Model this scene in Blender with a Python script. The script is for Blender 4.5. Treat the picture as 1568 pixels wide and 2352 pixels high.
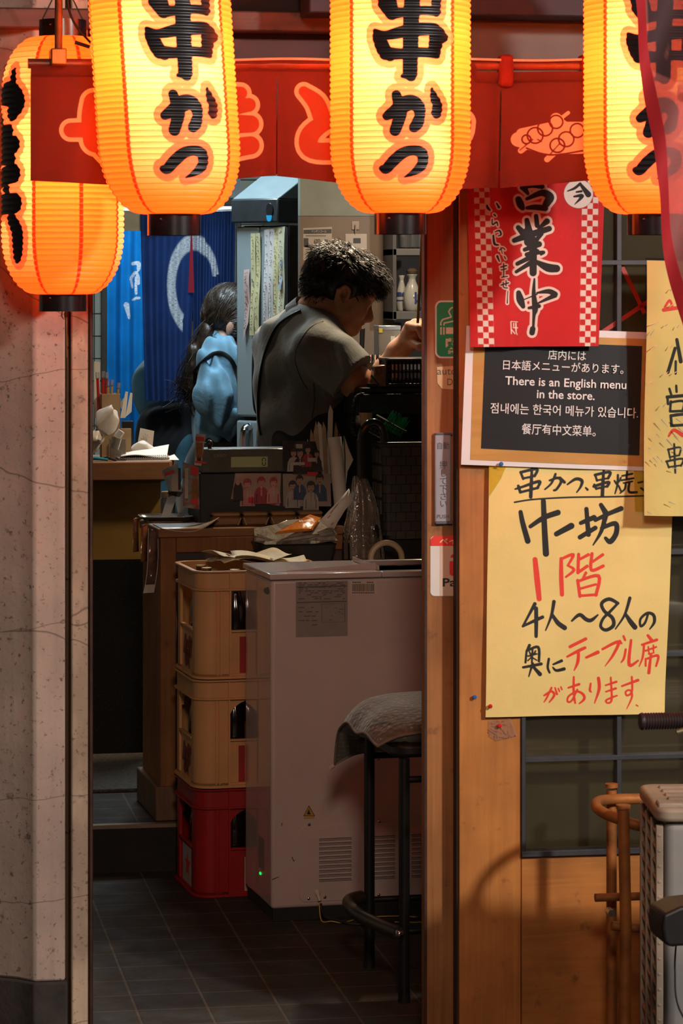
import bpy, math, random
import numpy as np
from mathutils import Vector, Matrix
from mathutils.bvhtree import BVHTree

random.seed(7)
RNG = np.random.default_rng(7)
for o in list(bpy.data.objects):
    bpy.data.objects.remove(o)
SC = bpy.context.scene
COL = SC.collection
PI = math.pi

# ------------------------------------------------------------------ camera
F = 6860.0                      # focal length in pixels of the 1568 x 2352 frame
HZ = 650.0                      # horizon row
PSI = math.radians(9.4)         # the lens looks a little to the right of the shop's own axis
CAM = Vector((0.0, -6.48, 1.69))
FWD = Vector((math.sin(PSI), math.cos(PSI), 0))
RGT = Vector((math.cos(PSI), -math.sin(PSI), 0))
UP = Vector((0, 0, 1))
cam = bpy.data.cameras.new('camera')
cam.sensor_fit = 'AUTO'; cam.sensor_width = 36; cam.sensor_height = 36
cam.lens = F / 2352 * 36
cam.shift_y = -(1176 - HZ) / 2352
cam.clip_end = 100
cam.dof.use_dof = True; cam.dof.focus_distance = 8.6; cam.dof.aperture_fstop = 18.0
camo = bpy.data.objects.new('camera', cam); COL.objects.link(camo)
camo.location = CAM; camo.rotation_euler = (PI / 2, 0, -PSI)
SC.camera = camo

# ------------------------------------------------------------------ colour management, world, lamps
SC.view_settings.view_transform = 'Standard'; SC.view_settings.look = 'None'
SC.view_settings.gamma = 1; SC.view_settings.use_curve_mapping = False
SC.view_settings.exposure = 0.0
w = bpy.data.worlds.new('night'); SC.world = w; w.use_nodes = True
w.node_tree.nodes['Background'].inputs[0].default_value = (0.55, 0.42, 0.36, 1)
w.node_tree.nodes['Background'].inputs[1].default_value = 0.035

def dirv(px, py):
    return FWD + RGT * ((px - 784) / F) + UP * (-(py - HZ) / F)
def atd(px, py, D):             # point at distance D along the optical axis
    return CAM + dirv(px, py) * D
def at(px, py, Y):              # point on the plane y = Y
    d = dirv(px, py); return CAM + d * ((Y - CAM.y) / d.y)
def atz(px, py, z):             # point on the level z
    d = dirv(px, py); return CAM + d * ((z - CAM.z) / d.z)
def onp(px, py, P, N):          # point on any plane
    d = dirv(px, py); return CAM + d * ((P - CAM).dot(N) / d.dot(N))

def area(name, loc, target, size, power, color, size_y=None, spread=None):
    l = bpy.data.lights.new(name, 'AREA'); l.energy = power; l.color = color
    l.shape = 'RECTANGLE' if size_y else 'DISK'; l.size = size
    if size_y: l.size_y = size_y
    if spread: l.spread = math.radians(spread)
    o = bpy.data.objects.new(name, l); COL.objects.link(o); o.location = loc
    o.rotation_euler = (Vector(target) - Vector(loc)).to_track_quat('-Z', 'Y').to_euler()
    return o
def point(name, loc, power, color, r=0.05):
    l = bpy.data.lights.new(name, 'POINT'); l.energy = power; l.color = color; l.shadow_soft_size = r
    o = bpy.data.objects.new(name, l); COL.objects.link(o); o.location = loc; return o
LAMP_STREET = 225
LAMP_FILL = 78
LAMP_KITCHEN = 36
LAMP_BACK = 34
LAMP_WARM = 26
LAMP_BAR = 4.0
BULB = 2.0
PAPER_GLOW = 0.28
area('street_lamp', (3.9, -4.6, 3.3), (1.5, 0, 1.0), 0.35, LAMP_STREET, (1.0, 0.91, 0.83))
KP = atd(440, 420, 10.7); area('kitchen_tube', (KP.x, KP.y, 2.66), (KP.x + .1, KP.y - .1, 0), 1.1, LAMP_KITCHEN, (0.72, 0.90, 1.0), 0.10)
WP = atd(1010, 600, 9.5); area('pendant_over_counter', (WP.x, WP.y, 2.45), (WP.x - .12, WP.y - .1, 1.4), 0.12, LAMP_WARM, (1.0, 0.78, 0.52))
BP = atd(330, 900, 9.7); area('bar_downlight', (BP.x, BP.y - .1, 2.6), (BP.x, BP.y, 1.1), 0.15, LAMP_BAR, (1.0, 0.84, 0.64))
area('front_fill_light', (0.35, -5.6, 3.1), (0.9, 0.6, 0.7), 0.6, LAMP_FILL, (1.0, 0.75, 0.58))  # added front fill for the dim interior, not a lamp of the street

# ------------------------------------------------------------------ object helpers
def tag(o, label=None, cat=None, group=None, kind=None):
    if label: o['label'] = label
    if cat: o['category'] = cat
    if group: o['group'] = group
    if kind: o['kind'] = kind
    return o
def thing(name, label, cat, loc=(0, 0, 0), rz=0.0, group=None):
    o = bpy.data.objects.new(name, None); COL.objects.link(o)
    o.empty_display_size = 0.05
    o.location = loc; o.rotation_euler = (0, 0, rz)
    return tag(o, label, cat, group)
def world_of(o):
    m = Matrix.Identity(4)
    while o is not None:
        m = (Matrix.Translation(o.location) @ o.rotation_euler.to_matrix().to_4x4()) @ m
        o = o.parent
    return m
def frame(o, rz=0.0):
    return Matrix.Translation(Vector(o)) @ Matrix.Rotation(rz, 4, 'Z')
def axes(o, ux, uy):            # matrix of a flat frame: x -> ux, y -> uy, z -> ux x uy
    ux = Vector(ux).normalized(); uy = Vector(uy); uy = (uy - ux * uy.dot(ux)).normalized(); n = ux.cross(uy)
    m = Matrix((ux, uy, n)).transposed().to_4x4(); m.translation = Vector(o); return m
def front(o):                   # flat frame on a wall that faces the street
    return axes(o, (1, 0, 0), (0, 0, 1))

_TXT = {}
def text_geo(body, size, weight=0.0, align='CENTER', space=1.0, line=1.0):
    key = (body, size, weight, align, space, line)
    if key in _TXT: return _TXT[key]
    c = bpy.data.curves.new('t', 'FONT'); c.body = body; c.size = size; c.offset = weight
    c.align_x = align; c.align_y = 'CENTER'; c.space_character = space; c.space_line = line; c.resolution_u = 3
    o = bpy.data.objects.new('t', c); COL.objects.link(o)
    bpy.context.view_layer.update()
    me = bpy.data.meshes.new_from_object(o.evaluated_get(bpy.context.evaluated_depsgraph_get()))
    V = [tuple(v.co) for v in me.vertices]; Fc = [tuple(p.vertices) for p in me.polygons]
    bpy.data.objects.remove(o); bpy.data.curves.remove(c); bpy.data.meshes.remove(me)
    _TXT[key] = (V, Fc); return V, Fc

class MB:
    """collects shapes into one mesh"""
    def __init__(self, T=None):
        self.V = []; self.Fc = []; self.MI = []; self.T = T; self.attr = {}
    def add(self, V, Fc, mi=0, T=None):
        n = len(self.V)
        A = np.array([tuple(v) for v in V], dtype=float).reshape(-1, 3)
        for m in (T, self.T):
            if m is not None:
                m = np.array(m); A = A @ m[:3, :3].T + m[:3, 3]
        self.V.extend(map(tuple, A.tolist()))
        self.Fc.extend([tuple(i + n for i in f) for f in Fc]); self.MI.extend([mi] * len(Fc))
        return self
    def bb(self, x0, x1, y0, y1, z0, z1, mi=0, T=None):
        V = [(x, y, z) for z in (z0, z1) for y in (y0, y1) for x in (x0, x1)]
        return self.add(V, [(0, 2, 3, 1), (4, 5, 7, 6), (0, 1, 5, 4), (2, 6, 7, 3), (0, 4, 6, 2), (1, 3, 7, 5)], mi, T)
    def tube(self, pts, r, n=10, closed=False, mi=0, T=None, caps=True, flat=1.0):
        P = [Vector(p) for p in pts]; m = len(P)
        R = [r] * m if not hasattr(r, '__len__') else list(r)
        V = []; Fc = []
        t0 = (P[1] - P[0]).normalized()
        ref = Vector((0, 0, 1)) if abs(t0.z) < 0.9 else Vector((0, 1, 0))
        nx = t0.cross(ref).normalized()
        for i in range(m):
            if closed: t = P[(i + 1) % m] - P[i - 1]
            else: t = P[min(i + 1, m - 1)] - P[max(i - 1, 0)]
            if t.length < 1e-9: t = t0
            t.normalize()
            nx = nx - t * nx.dot(t)
            nx = nx.normalized() if nx.length > 1e-6 else t.orthogonal().normalized()
            ny = t.cross(nx)
            for k in range(n):
                a = 2 * PI * k / n
                V.append(P[i] + nx * (math.cos(a) * R[i]) + ny * (math.sin(a) * R[i] * flat))
        for i in range(m if closed else m - 1):
            j = (i + 1) % m
            for k in range(n):
                l = (k + 1) % n
                Fc.append((i * n + k, i * n + l, j * n + l, j * n + k))
        if caps and not closed:
            Fc.append(tuple(range(n))[::-1]); Fc.append(tuple((m - 1) * n + k for k in range(n)))
        return self.add(V, Fc, mi, T)
    def cyl(self, p0, p1, r0, r1=None, n=16, mi=0, T=None):
        return self.tube([p0, p1], [r0, r0 if r1 is None else r1], n, False, mi, T)
    def lathe(self, prof, n=24, mi=0, T=None, caps=True):
        V = []; Fc = []; m = len(prof)
        for r, z in prof:
            for k in range(n):
                a = 2 * PI * k / n; V.append((r * math.cos(a), r * math.sin(a), z))
        for i in range(m - 1):
            for k in range(n):
                l = (k + 1) % n; Fc.append((i * n + k, i * n + l, (i + 1) * n + l, (i + 1) * n + k))
        if caps:
            Fc.append(tuple(range(n))[::-1]); Fc.append(tuple((m - 1) * n + k for k in range(n)))
        return self.add(V, Fc, mi, T)
    def prism(self, poly, z0, z1, mi=0, T=None):
        n = len(poly)
        if sum(poly[i][0] * poly[(i + 1) % n][1] - poly[(i + 1) % n][0] * poly[i][1] for i in range(n)) < 0: poly = poly[::-1]
        V = [(x, y, z0) for x, y in poly] + [(x, y, z1) for x, y in poly]
        Fc = [tuple(range(n))[::-1], tuple(range(n, 2 * n))]
        Fc += [(i, (i + 1) % n, n + (i + 1) % n, n + i) for i in range(n)]
        return self.add(V, Fc, mi, T)
    def ring(self, outer, inner, z0, z1, mi=0, T=None):
        n = len(outer); V = []
        for z in (z0, z1):
            V += [(x, y, z) for x, y in outer] + [(x, y, z) for x, y in inner]
        Fc = []
        for i in range(n):
            j = (i + 1) % n
            Fc += [(i, j, 2 * n + j, 2 * n + i), (n + j, n + i, 3 * n + i, 3 * n + j),
                   (2 * n + i, 2 * n + j, 3 * n + j, 3 * n + i), (j, i, n + i, n + j)]
        return self.add(V, Fc, mi, T)
    def grid(self, nx, ny, f, mi=0, T=None):
        V = [f(i / (nx - 1), j / (ny - 1)) for j in range(ny) for i in range(nx)]
        Fc = [(j * nx + i, j * nx + i + 1, (j + 1) * nx + i + 1, (j + 1) * nx + i) for j in range(ny - 1) for i in range(nx - 1)]
        return self.add(V, Fc, mi, T)
    def ell(self, c, r, T=None, nu=16, nv=10, mi=0):
        c = Vector(c); r = r if hasattr(r, '__len__') else (r, r, r)
        V = [(c.x, c.y, c.z - r[2])]; Fc = []
        for j in range(1, nv):
            b = -PI / 2 + PI * j / nv
            for i in range(nu):
                a = 2 * PI * i / nu
                V.append((c.x + r[0] * math.cos(b) * math.cos(a), c.y + r[1] * math.cos(b) * math.sin(a), c.z + r[2] * math.sin(b)))
        V.append((c.x, c.y, c.z + r[2])); L = len(V) - 1
        for i in range(nu):
            k = (i + 1) % nu
            Fc.append((0, 1 + k, 1 + i)); Fc.append((L, L - nu + i, L - nu + k))
            for j in range(nv - 2):
                a = 1 + j * nu
                Fc.append((a + i, a + k, a + nu + k, a + nu + i))
        return self.add(V, Fc, mi, T)
    def quad(self, p, mi=0, T=None):
        return self.add(p, [tuple(range(len(p)))], mi, T)
    def rect(self, w, h, z=0.0, cx=0.0, cy=0.0, mi=0, T=None):
        return self.quad([(cx - w / 2, cy - h / 2, z), (cx + w / 2, cy - h / 2, z), (cx + w / 2, cy + h / 2, z), (cx - w / 2, cy + h / 2, z)], mi, T)
    def text(self, body, size, T, weight=0.0, z=0.0008, align='CENTER', space=1.0, mi=0, sx=1.0, line=1.0):
        V, Fc = text_geo(body, size, weight, align, space, line)
        return self.add([(x * sx, y, z) for x, y, _ in V], Fc, mi, T)
    def build(self, name, mats, parent=None, smooth=35, bevel=0.0, seg=2, subsurf=0, solid=0.0):
        A = np.array(self.V, dtype=float).reshape(-1, 3)
        if parent is not None:
            m = np.array(world_of(parent).inverted()); A = A @ m[:3, :3].T + m[:3, 3]
        me = bpy.data.meshes.new(name)
        me.from_pydata(A.tolist(), [], self.Fc)
        if not hasattr(mats, '__len__'): mats = [mats]
        for x in mats: me.materials.append(x)
        if len(mats) > 1: me.polygons.foreach_set('material_index', self.MI)
        for k, v in self.attr.items():
            a = me.attributes.new(k, 'FLOAT', 'POINT'); a.data.foreach_set('value', np.asarray(v, dtype=np.float32))
        if smooth:
            me.polygons.foreach_set('use_smooth', [True] * len(me.polygons))
            if smooth < 180: me.set_sharp_from_angle(angle=math.radians(smooth))
        me.update()
        o = bpy.data.objects.new(name, me); COL.objects.link(o)
        if parent is not None: o.parent = parent
        if bevel:
            b = o.modifiers.new('bevel', 'BEVEL'); b.width = bevel; b.segments = seg; b.limit_method = 'ANGLE'; b.angle_limit = math.radians(40)
        if solid:
            b = o.modifiers.new('solid', 'SOLIDIFY'); b.thickness = solid; b.offset = 0
        if subsurf:
            b = o.modifiers.new('sub', 'SUBSURF'); b.levels = subsurf; b.render_levels = subsurf
        return o
def struct(name, mb, m, **k):
    o = mb.build(name, m, **k); o['kind'] = 'structure'; return o

def rrect(x0, x1, y0, y1, r, n=6):
    P = []
    for cx, cy, a0 in ((x1 - r, y1 - r, 0), (x0 + r, y1 - r, 90), (x0 + r, y0 + r, 180), (x1 - r, y0 + r, 270)):
        for k in range(n + 1):
            a = math.radians(a0 + 90 * k / n); P.append((cx + r * math.cos(a), cy + r * math.sin(a)))
    return P
def smooth_pts(P, n=6):          # Catmull-Rom through the points
    P = [Vector(p) for p in P]; out = []
    for i in range(len(P) - 1):
        p0 = P[max(i - 1, 0)]; p1 = P[i]; p2 = P[i + 1]; p3 = P[min(i + 2, len(P) - 1)]
        for k in range(n):
            t = k / n
            out.append(0.5 * ((2 * p1) + (p2 - p0) * t + (2 * p0 - 5 * p1 + 4 * p2 - p3) * t * t + (3 * p1 - p0 - 3 * p2 + p3) * t ** 3))
    out.append(P[-1]); return out

# ------------------------------------------------------------------ brush strokes -> signed distance
def segs(strokes, r=None):
    """strokes: list of (points, radius or radii); returns arrays of segments"""
    S = []
    for st in strokes:
        pts, rr = (st if isinstance(st, tuple) else (st, r))
        R = list(rr) if hasattr(rr, '__len__') else [rr] * len(pts)
        if len(R) != len(pts): R = list(np.interp(np.linspace(0, 1, len(pts)), np.linspace(0, 1, len(R)), R))
        if len(pts) > 2:
            q = smooth_pts([(p[0], p[1], R[i]) for i, p in enumerate(pts)], 5)
        else: q = [Vector((p[0], p[1], R[i])) for i, p in enumerate(pts)]
        for a, b in zip(q[:-1], q[1:]): S.append((a.x, a.y, a.z, b.x, b.y, b.z))
    return np.array(S)
def stroke_sdf(X, Y, S, big=1.0):
    out = np.full(X.shape, float(big))
    for x0, y0, r0, x1, y1, r1 in S:
        dx, dy = x1 - x0, y1 - y0; L = dx * dx + dy * dy + 1e-12
        t = np.clip(((X - x0) * dx + (Y - y0) * dy) / L, 0, 1)
        d = np.hypot(X - x0 - t * dx, Y - y0 - t * dy) - (r0 + (r1 - r0) * t)
        np.minimum(out, d, out=out)
    return out

# ------------------------------------------------------------------ soft solid forms (smooth union of tapered limbs) -> one skin
def cap(p0, p1, r0, r1=None, k=0.02): return ('c', np.array(p0, float), np.array(p1, float), r0, r0 if r1 is None else r1, k)
def elp(c, r, R=None, k=0.02): return ('e', np.array(c, float), np.array(r, float), np.eye(3) if R is None else np.array(R, float), 0, k)
def prim_d(pr, P):
    if pr[0] == 'c':
        _, a, b, r0, r1, k = pr
        ab = b - a; t = np.clip(((P - a) @ ab) / (ab @ ab + 1e-12), 0, 1)
        return np.linalg.norm(P - a - t[..., None] * ab, axis=-1) - (r0 + (r1 - r0) * t)
    _, c, r, R, _, k = pr
    q = (P - c) @ R
    k0 = np.linalg.norm(q / r, axis=-1); k1 = np.linalg.norm(q / (r * r), axis=-1) + 1e-9
    return k0 * (k0 - 1) / k1
def prim_box(pr):
    if pr[0] == 'c':
        r = max(pr[3], pr[4]); return np.minimum(pr[1], pr[2]) - r, np.maximum(pr[1], pr[2]) + r
    r = pr[2].max(); return pr[1] - r, pr[1] + r
def field_mesh(prims, h, post=None, pad=0.03, lo=None, hi=None, minus=()):
    B = [prim_box(p) for p in prims]
    l = np.min([b[0] for b in B], axis=0) - pad; u = np.max([b[1] for b in B], axis=0) + pad
    if lo is not None: l = np.maximum(l, lo)
    if hi is not None: u = np.minimum(u, hi)
    n = np.ceil((u - l) / h).astype(int) + 1
    ax = [l[i] + h * np.arange(n[i]) for i in range(3)]
    D = np.full(n, 0.2, dtype=np.float32)
    def sub(b, m):
        i0 = np.clip(np.floor((b[0] - m - l) / h).astype(int), 0, n - 1); i1 = np.clip(np.ceil((b[1] + m - l) / h).astype(int) + 1, 1, n)
        sl = tuple(slice(i0[i], i1[i]) for i in range(3))
        G = np.stack(np.meshgrid(*[ax[i][sl[i]] for i in range(3)], indexing='ij'), -1)
        return sl, G
    for p, b in zip(prims, B):
        k = p[5]; sl, G = sub(b, k + 0.05)
        if G.size == 0: continue
        d = prim_d(p, G); e = D[sl]
        hh = np.maximum(k - np.abs(e - d), 0) / k
        D[sl] = np.minimum(e, d) - hh * hh * k * 0.25
    for p in minus:
        k = p[5]; sl, G = sub(prim_box(p), k + 0.03)
        if G.size == 0: continue
        d = -prim_d(p, G); e = D[sl]
        hh = np.maximum(k - np.abs(e - d), 0) / k
        D[sl] = np.maximum(e, d) + hh * hh * k * 0.25
    if post is not None:
        G = np.stack(np.meshgrid(*ax, indexing='ij'), -1); D = post(D, G).astype(np.float32)
    D[0], D[-1] = np.maximum(D[0], .01), np.maximum(D[-1], .01)
    D[:, 0], D[:, -1] = np.maximum(D[:, 0], .01), np.maximum(D[:, -1], .01)
    D[:, :, 0], D[:, :, -1] = np.maximum(D[:, :, 0], .01), np.maximum(D[:, :, -1], .01)
    return surface_nets(D, l, h)
def surface_nets(D, l, h):
    ins = D < 0
    nx, ny, nz = D.shape
    acc = np.zeros((nx - 1, ny - 1, nz - 1, 3), np.float32); cnt = np.zeros((nx - 1, ny - 1, nz - 1), np.float32)
    offs = [(i, j, k) for i in (0, 1) for j in (0, 1) for k in (0, 1)]
    def S(o): return tuple(slice(o[i], D.shape[i] - 1 + o[i]) for i in range(3))
    for a in offs:
        for ax in range(3):
            if a[ax]: continue
            b = list(a); b[ax] = 1; b = tuple(b)
            da, db = D[S(a)], D[S(b)]
            m = (da < 0) != (db < 0)
            t = np.where(m, da / np.where(m, da - db, 1), 0)
            for i in range(3):
                acc[..., i] += np.where(m, a[i] + (t if i == ax else 0), 0)
            cnt += m
    act = cnt > 0
    idx = np.full(cnt.shape, -1, np.int64); idx[act] = np.arange(act.sum())
    base = np.stack(np.nonzero(act), -1)
    V = l + h * (base + acc[act] / cnt[act][:, None])
    Fc = []
    for ax in range(3):
        o1, o2 = [(1, 2), (2, 0), (0, 1)][ax]
        sl0 = [slice(None)] * 3; sl1 = [slice(None)] * 3
        sl0[ax] = slice(0, -1); sl1[ax] = slice(1, None)
        a, b = ins[tuple(sl0)], ins[tuple(sl1)]
        for flip in (False, True):
            m = (a & ~b) if not flip else (~a & b)
            c = np.stack(np.nonzero(m), -1)
            if not len(c): continue
            ok = (c[:, o1] > 0) & (c[:, o2] > 0) & (c[:, o1] < D.shape[o1] - 1) & (c[:, o2] < D.shape[o2] - 1)
            c = c[ok]
            q = []
            for d1, d2 in ((-1, -1), (0, -1), (0, 0), (-1, 0)):
                e = c.copy(); e[:, o1] += d1; e[:, o2] += d2; q.append(idx[e[:, 0], e[:, 1], e[:, 2]])
            q = np.stack(q, -1)
            if flip: q = q[:, ::-1]
            Fc.append(q[(q >= 0).all(1)])
    return V, np.concatenate(Fc).tolist() if Fc else []
# ------------------------------------------------------------------ materials
def lin(c):
    if isinstance(c, str):
        c = [int(c[i:i + 2], 16) / 255 for i in (1, 3, 5)]
        return tuple(x / 12.92 if x <= 0.04045 else ((x + 0.055) / 1.055) ** 2.4 for x in c)
    return tuple(c)
class NT:
    def __init__(self, name):
        self.m = bpy.data.materials.new(name); self.m.use_nodes = True
        self.t = self.m.node_tree; self.b = self.t.nodes['Principled BSDF']; self.out = self.t.nodes['Material Output']
    def n(self, typ, **kw):
        nd = self.t.nodes.new(typ)
        for k, v in kw.items():
            if k in nd.inputs: nd.inputs[k].default_value = v
            else: setattr(nd, k, v)
        return nd
    def l(self, a, b): self.t.links.new(a, b)
    def coord(self, scale=(1, 1, 1), kind='Object', rot=(0, 0, 0)):
        tc = self.n('ShaderNodeTexCoord'); mp = self.n('ShaderNodeMapping')
        mp.inputs['Scale'].default_value = scale; mp.inputs['Rotation'].default_value = rot
        self.l(tc.outputs[kind], mp.inputs['Vector']); return mp.outputs[0]
    def noise(self, vec, scale, detail=4, rough=0.55, dist=0.0):
        nd = self.n('ShaderNodeTexNoise'); nd.inputs['Scale'].default_value = scale; nd.inputs['Detail'].default_value = detail
        nd.inputs['Roughness'].default_value = rough; nd.inputs['Distortion'].default_value = dist
        self.l(vec, nd.inputs['Vector']); return nd.outputs['Fac']
    def ramp(self, fac, stops):
        r = self.n('ShaderNodeValToRGB'); e = r.color_ramp.elements
        while len(e) < len(stops): e.new(0.5)
        for x, (p, c) in zip(e, stops):
            x.position = p; x.color = (c if hasattr(c, '__len__') else (c, c, c)) [:3] + (1,) if hasattr(c, '__len__') else (c, c, c, 1)
        self.l(fac, r.inputs[0]); return r.outputs[0]
    def mix(self, fac, a, b, mode='MIX'):
        x = self.n('ShaderNodeMix', data_type='RGBA'); x.blend_type = mode
        for s, v in ((x.inputs[0], fac), (x.inputs[6], a), (x.inputs[7], b)):
            if hasattr(v, 'node'): self.l(v, s)
            elif hasattr(v, '__len__'): s.default_value = tuple(v)[:3] + (1,)
            else: s.default_value = v
        return x.outputs[2]
    def math(self, op, a, b=0.0, c=0.0):
        x = self.n('ShaderNodeMath', operation=op)
        for s, v in zip(x.inputs, (a, b, c)):
            if hasattr(v, 'node'): self.l(v, s)
            else: s.default_value = v
        return x.outputs[0]
    def attr(self, name):
        a = self.n('ShaderNodeAttribute'); a.attribute_name = name; return a.outputs['Fac']
    def step(self, v, edge, e):      # 1 below the edge, 0 above
        m = self.n('ShaderNodeMapRange', interpolation_type='SMOOTHSTEP')
        m.inputs['From Min'].default_value = edge - e; m.inputs['From Max'].default_value = edge + e
        m.inputs['To Min'].default_value = 1; m.inputs['To Max'].default_value = 0
        self.l(v, m.inputs['Value']); return m.outputs[0]
    def base(self, c):
        if hasattr(c, 'node'): self.l(c, self.b.inputs['Base Color'])
        else: self.b.inputs['Base Color'].default_value = tuple(c)[:3] + (1,)
    def bump(self, h, strength=0.3, dist=0.01):
        b = self.n('ShaderNodeBump'); b.inputs['Strength'].default_value = strength; b.inputs['Distance'].default_value = dist
        self.l(h, b.inputs['Height']); self.l(b.outputs[0], self.b.inputs['Normal']); return b
    def set(self, **kw):
        for k, v in kw.items(): self.b.inputs[k.replace('_', ' ')].default_value = v
        return self
_M = {}
def mat(name, c, rough=0.6, metal=0.0, var=0.12, scale=14, bump=0.0, bscale=60, coat=0.0, spec=None, rot=None, detail=4, sheen=0.0):
    """plain procedural surface: a colour that wavers a little, with optional fine relief"""
    if name in _M: return _M[name]
    N = NT(name); c = lin(c)
    v = N.coord()
    if var:
        f = N.noise(v, scale, detail)
        N.base(N.ramp(f, [(0.3, tuple(x * (1 - var) for x in c)), (0.7, tuple(min(1, x * (1 + var)) for x in c))]))
    else: N.base(c)
    N.set(Roughness=rough, Metallic=metal)
    if coat: N.set(Coat_Weight=coat, Coat_Roughness=0.12 if coat < .85 else 0.05)
    if spec is not None: N.b.inputs['Specular IOR Level'].default_value = spec
    if sheen: N.set(Sheen_Weight=sheen)
    if bump: N.bump(N.noise(v, bscale, 3), bump, 0.004)
    _M[name] = N.m; return N.m
def wood(name, c1, c2, grain=(60, 60, 3), rough=0.45, coat=0.0, mottle=0.25, bump=0.15, dirt=None):
    if name in _M: return _M[name]
    N = NT(name); c1, c2 = lin(c1), lin(c2)
    v = N.coord(grain); u = N.coord()
    f = N.noise(v, 1.0, 5, 0.6, 0.6)
    g = N.noise(u, 5, 3)
    col = N.ramp(f, [(0.28, c1), (0.72, c2)])
    col = N.mix(mottle, col, N.ramp(g, [(0.35, tuple(x * .55 for x in c1)), (0.65, tuple(min(1, x * 1.25) for x in c2))]))
    if dirt:
        col = N.mix(N.ramp(N.noise(u, 17, 5, 0.65), [(0.60, 0.0), (0.72, dirt)]), col, (0.02, 0.012, 0.008))
    N.base(col); N.set(Roughness=rough)
    if coat: N.set(Coat_Weight=coat, Coat_Roughness=0.2)
    N.bump(f, bump, 0.002)
    _M[name] = N.m; return N.m
def glow(name, c, s):
    N = NT(name); N.base((0, 0, 0)); c = lin(c)
    N.b.inputs['Emission Color'].default_value = c + (1,); N.b.inputs['Emission Strength'].default_value = s
    return N.m
def clear(name, tint=(1, 1, 1), refl=0.06, rough=0.02, bump=0.0, alpha=0.0, col=(0.8, 0.8, 0.8)):
    """thin clear sheet: lets light straight through, mirrors a little, may carry some milky body"""
    if name in _M: return _M[name]
    N = NT(name)
    tr = N.n('ShaderNodeBsdfTransparent'); tr.inputs[0].default_value = tuple(tint) + (1,)
    gl = N.n('ShaderNodeBsdfGlossy'); gl.inputs['Roughness'].default_value = rough
    fr = N.n('ShaderNodeFresnel'); fr.inputs['IOR'].default_value = 1.45
    if bump:
        b = N.n('ShaderNodeBump'); b.inputs['Strength'].default_value = bump; b.inputs['Distance'].default_value = 0.01
        N.l(N.noise(N.coord(), 45, 2, 0.5, 1.5), b.inputs['Height']); N.l(b.outputs[0], gl.inputs['Normal']); N.l(b.outputs[0], fr.inputs['Normal'])
    mx = N.n('ShaderNodeMixShader'); N.l(N.math('MULTIPLY', fr.outputs[0], refl / 0.04), mx.inputs[0])
    src = tr.outputs[0]
    if alpha:
        df = N.n('ShaderNodeBsdfDiffuse'); df.inputs[0].default_value = tuple(col) + (1,)
        m2 = N.n('ShaderNodeMixShader'); m2.inputs[0].default_value = alpha
        N.l(tr.outputs[0], m2.inputs[1]); N.l(df.outputs[0], m2.inputs[2]); src = m2.outputs[0]
    N.l(src, mx.inputs[1]); N.l(gl.outputs[0], mx.inputs[2]); N.l(mx.outputs[0], N.out.inputs[0])
    _M[name] = N.m; return N.m
def printed(name, base, inks, rough=0.6, e=0.0008, coat=0.0, sheet=0.0, weave=0.0, bumpn=0.0, var=0.05):
    """sheet with printed or brushed marks: inks = [(attribute, colour, edge), ...] laid one over another"""
    N = NT(name); v = N.coord()
    b = lin(base)
    col = N.ramp(N.noise(v, 9, 4), [(0.3, tuple(x * (1 - var) for x in b)), (0.7, tuple(min(1, x * (1 + var)) for x in b))])
    for at_, c, edge in inks:
        col = N.mix(N.step(N.attr(at_), edge, e), col, lin(c))
    N.base(col); N.set(Roughness=rough)
    if coat: N.set(Coat_Weight=coat, Coat_Roughness=0.08)
    if bumpn: N.bump(N.noise(v, 30, 3, 0.6, 1.0), bumpn, 0.01)
    if weave: N.bump(N.noise(N.coord((1, 1, 1)), 700, 2), weave, 0.001)
    if sheet:                       # thin enough for light to come through
        tr = N.n('ShaderNodeBsdfTranslucent'); N.l(col, tr.inputs[0])
        mx = N.n('ShaderNodeMixShader'); mx.inputs[0].default_value = sheet
        N.l(N.b.outputs[0], mx.inputs[1]); N.l(tr.outputs[0], mx.inputs[2]); N.l(mx.outputs[0], N.out.inputs[0])
    return N.m

INK = mat('black_ink', (0.012, 0.012, 0.014), 0.5, var=0)
INKSOFT = mat('grey_ink', (0.10, 0.085, 0.08), 0.6, var=0)
WHITEINK = mat('white_ink', (0.78, 0.78, 0.76), 0.5, var=0)
REDINK = mat('red_ink', (0.75, 0.03, 0.02), 0.5, var=0)
CREAMINK = mat('cream_ink', (0.85, 0.62, 0.36), 0.6, var=0)
BLACK = mat('black_plastic', (0.012, 0.011, 0.011), 0.38, var=0.2)
BLACKMATTE = mat('black_matte', (0.010, 0.009, 0.009), 0.7, var=0.2)
STEEL = mat('brushed_steel', (0.50, 0.52, 0.53), 0.3, 1.0, var=0.15, scale=30)
CHROME = mat('chrome', (0.7, 0.7, 0.72), 0.12, 1.0, var=0)
PAPER = mat('white_paper', (0.72, 0.68, 0.62), 0.7, var=0.06, bump=0.08, bscale=20)
CLEAR = clear('clear_film', refl=0.10, bump=0.25)
GLASS = clear('window_glass', (0.93, 0.95, 0.94), refl=0.05)
# ------------------------------------------------------------------ the setting
def X(px, Y, py=1200): return at(px, py, Y).x
def Z(py, Y, px=784): return at(px, py, Y).z

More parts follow.
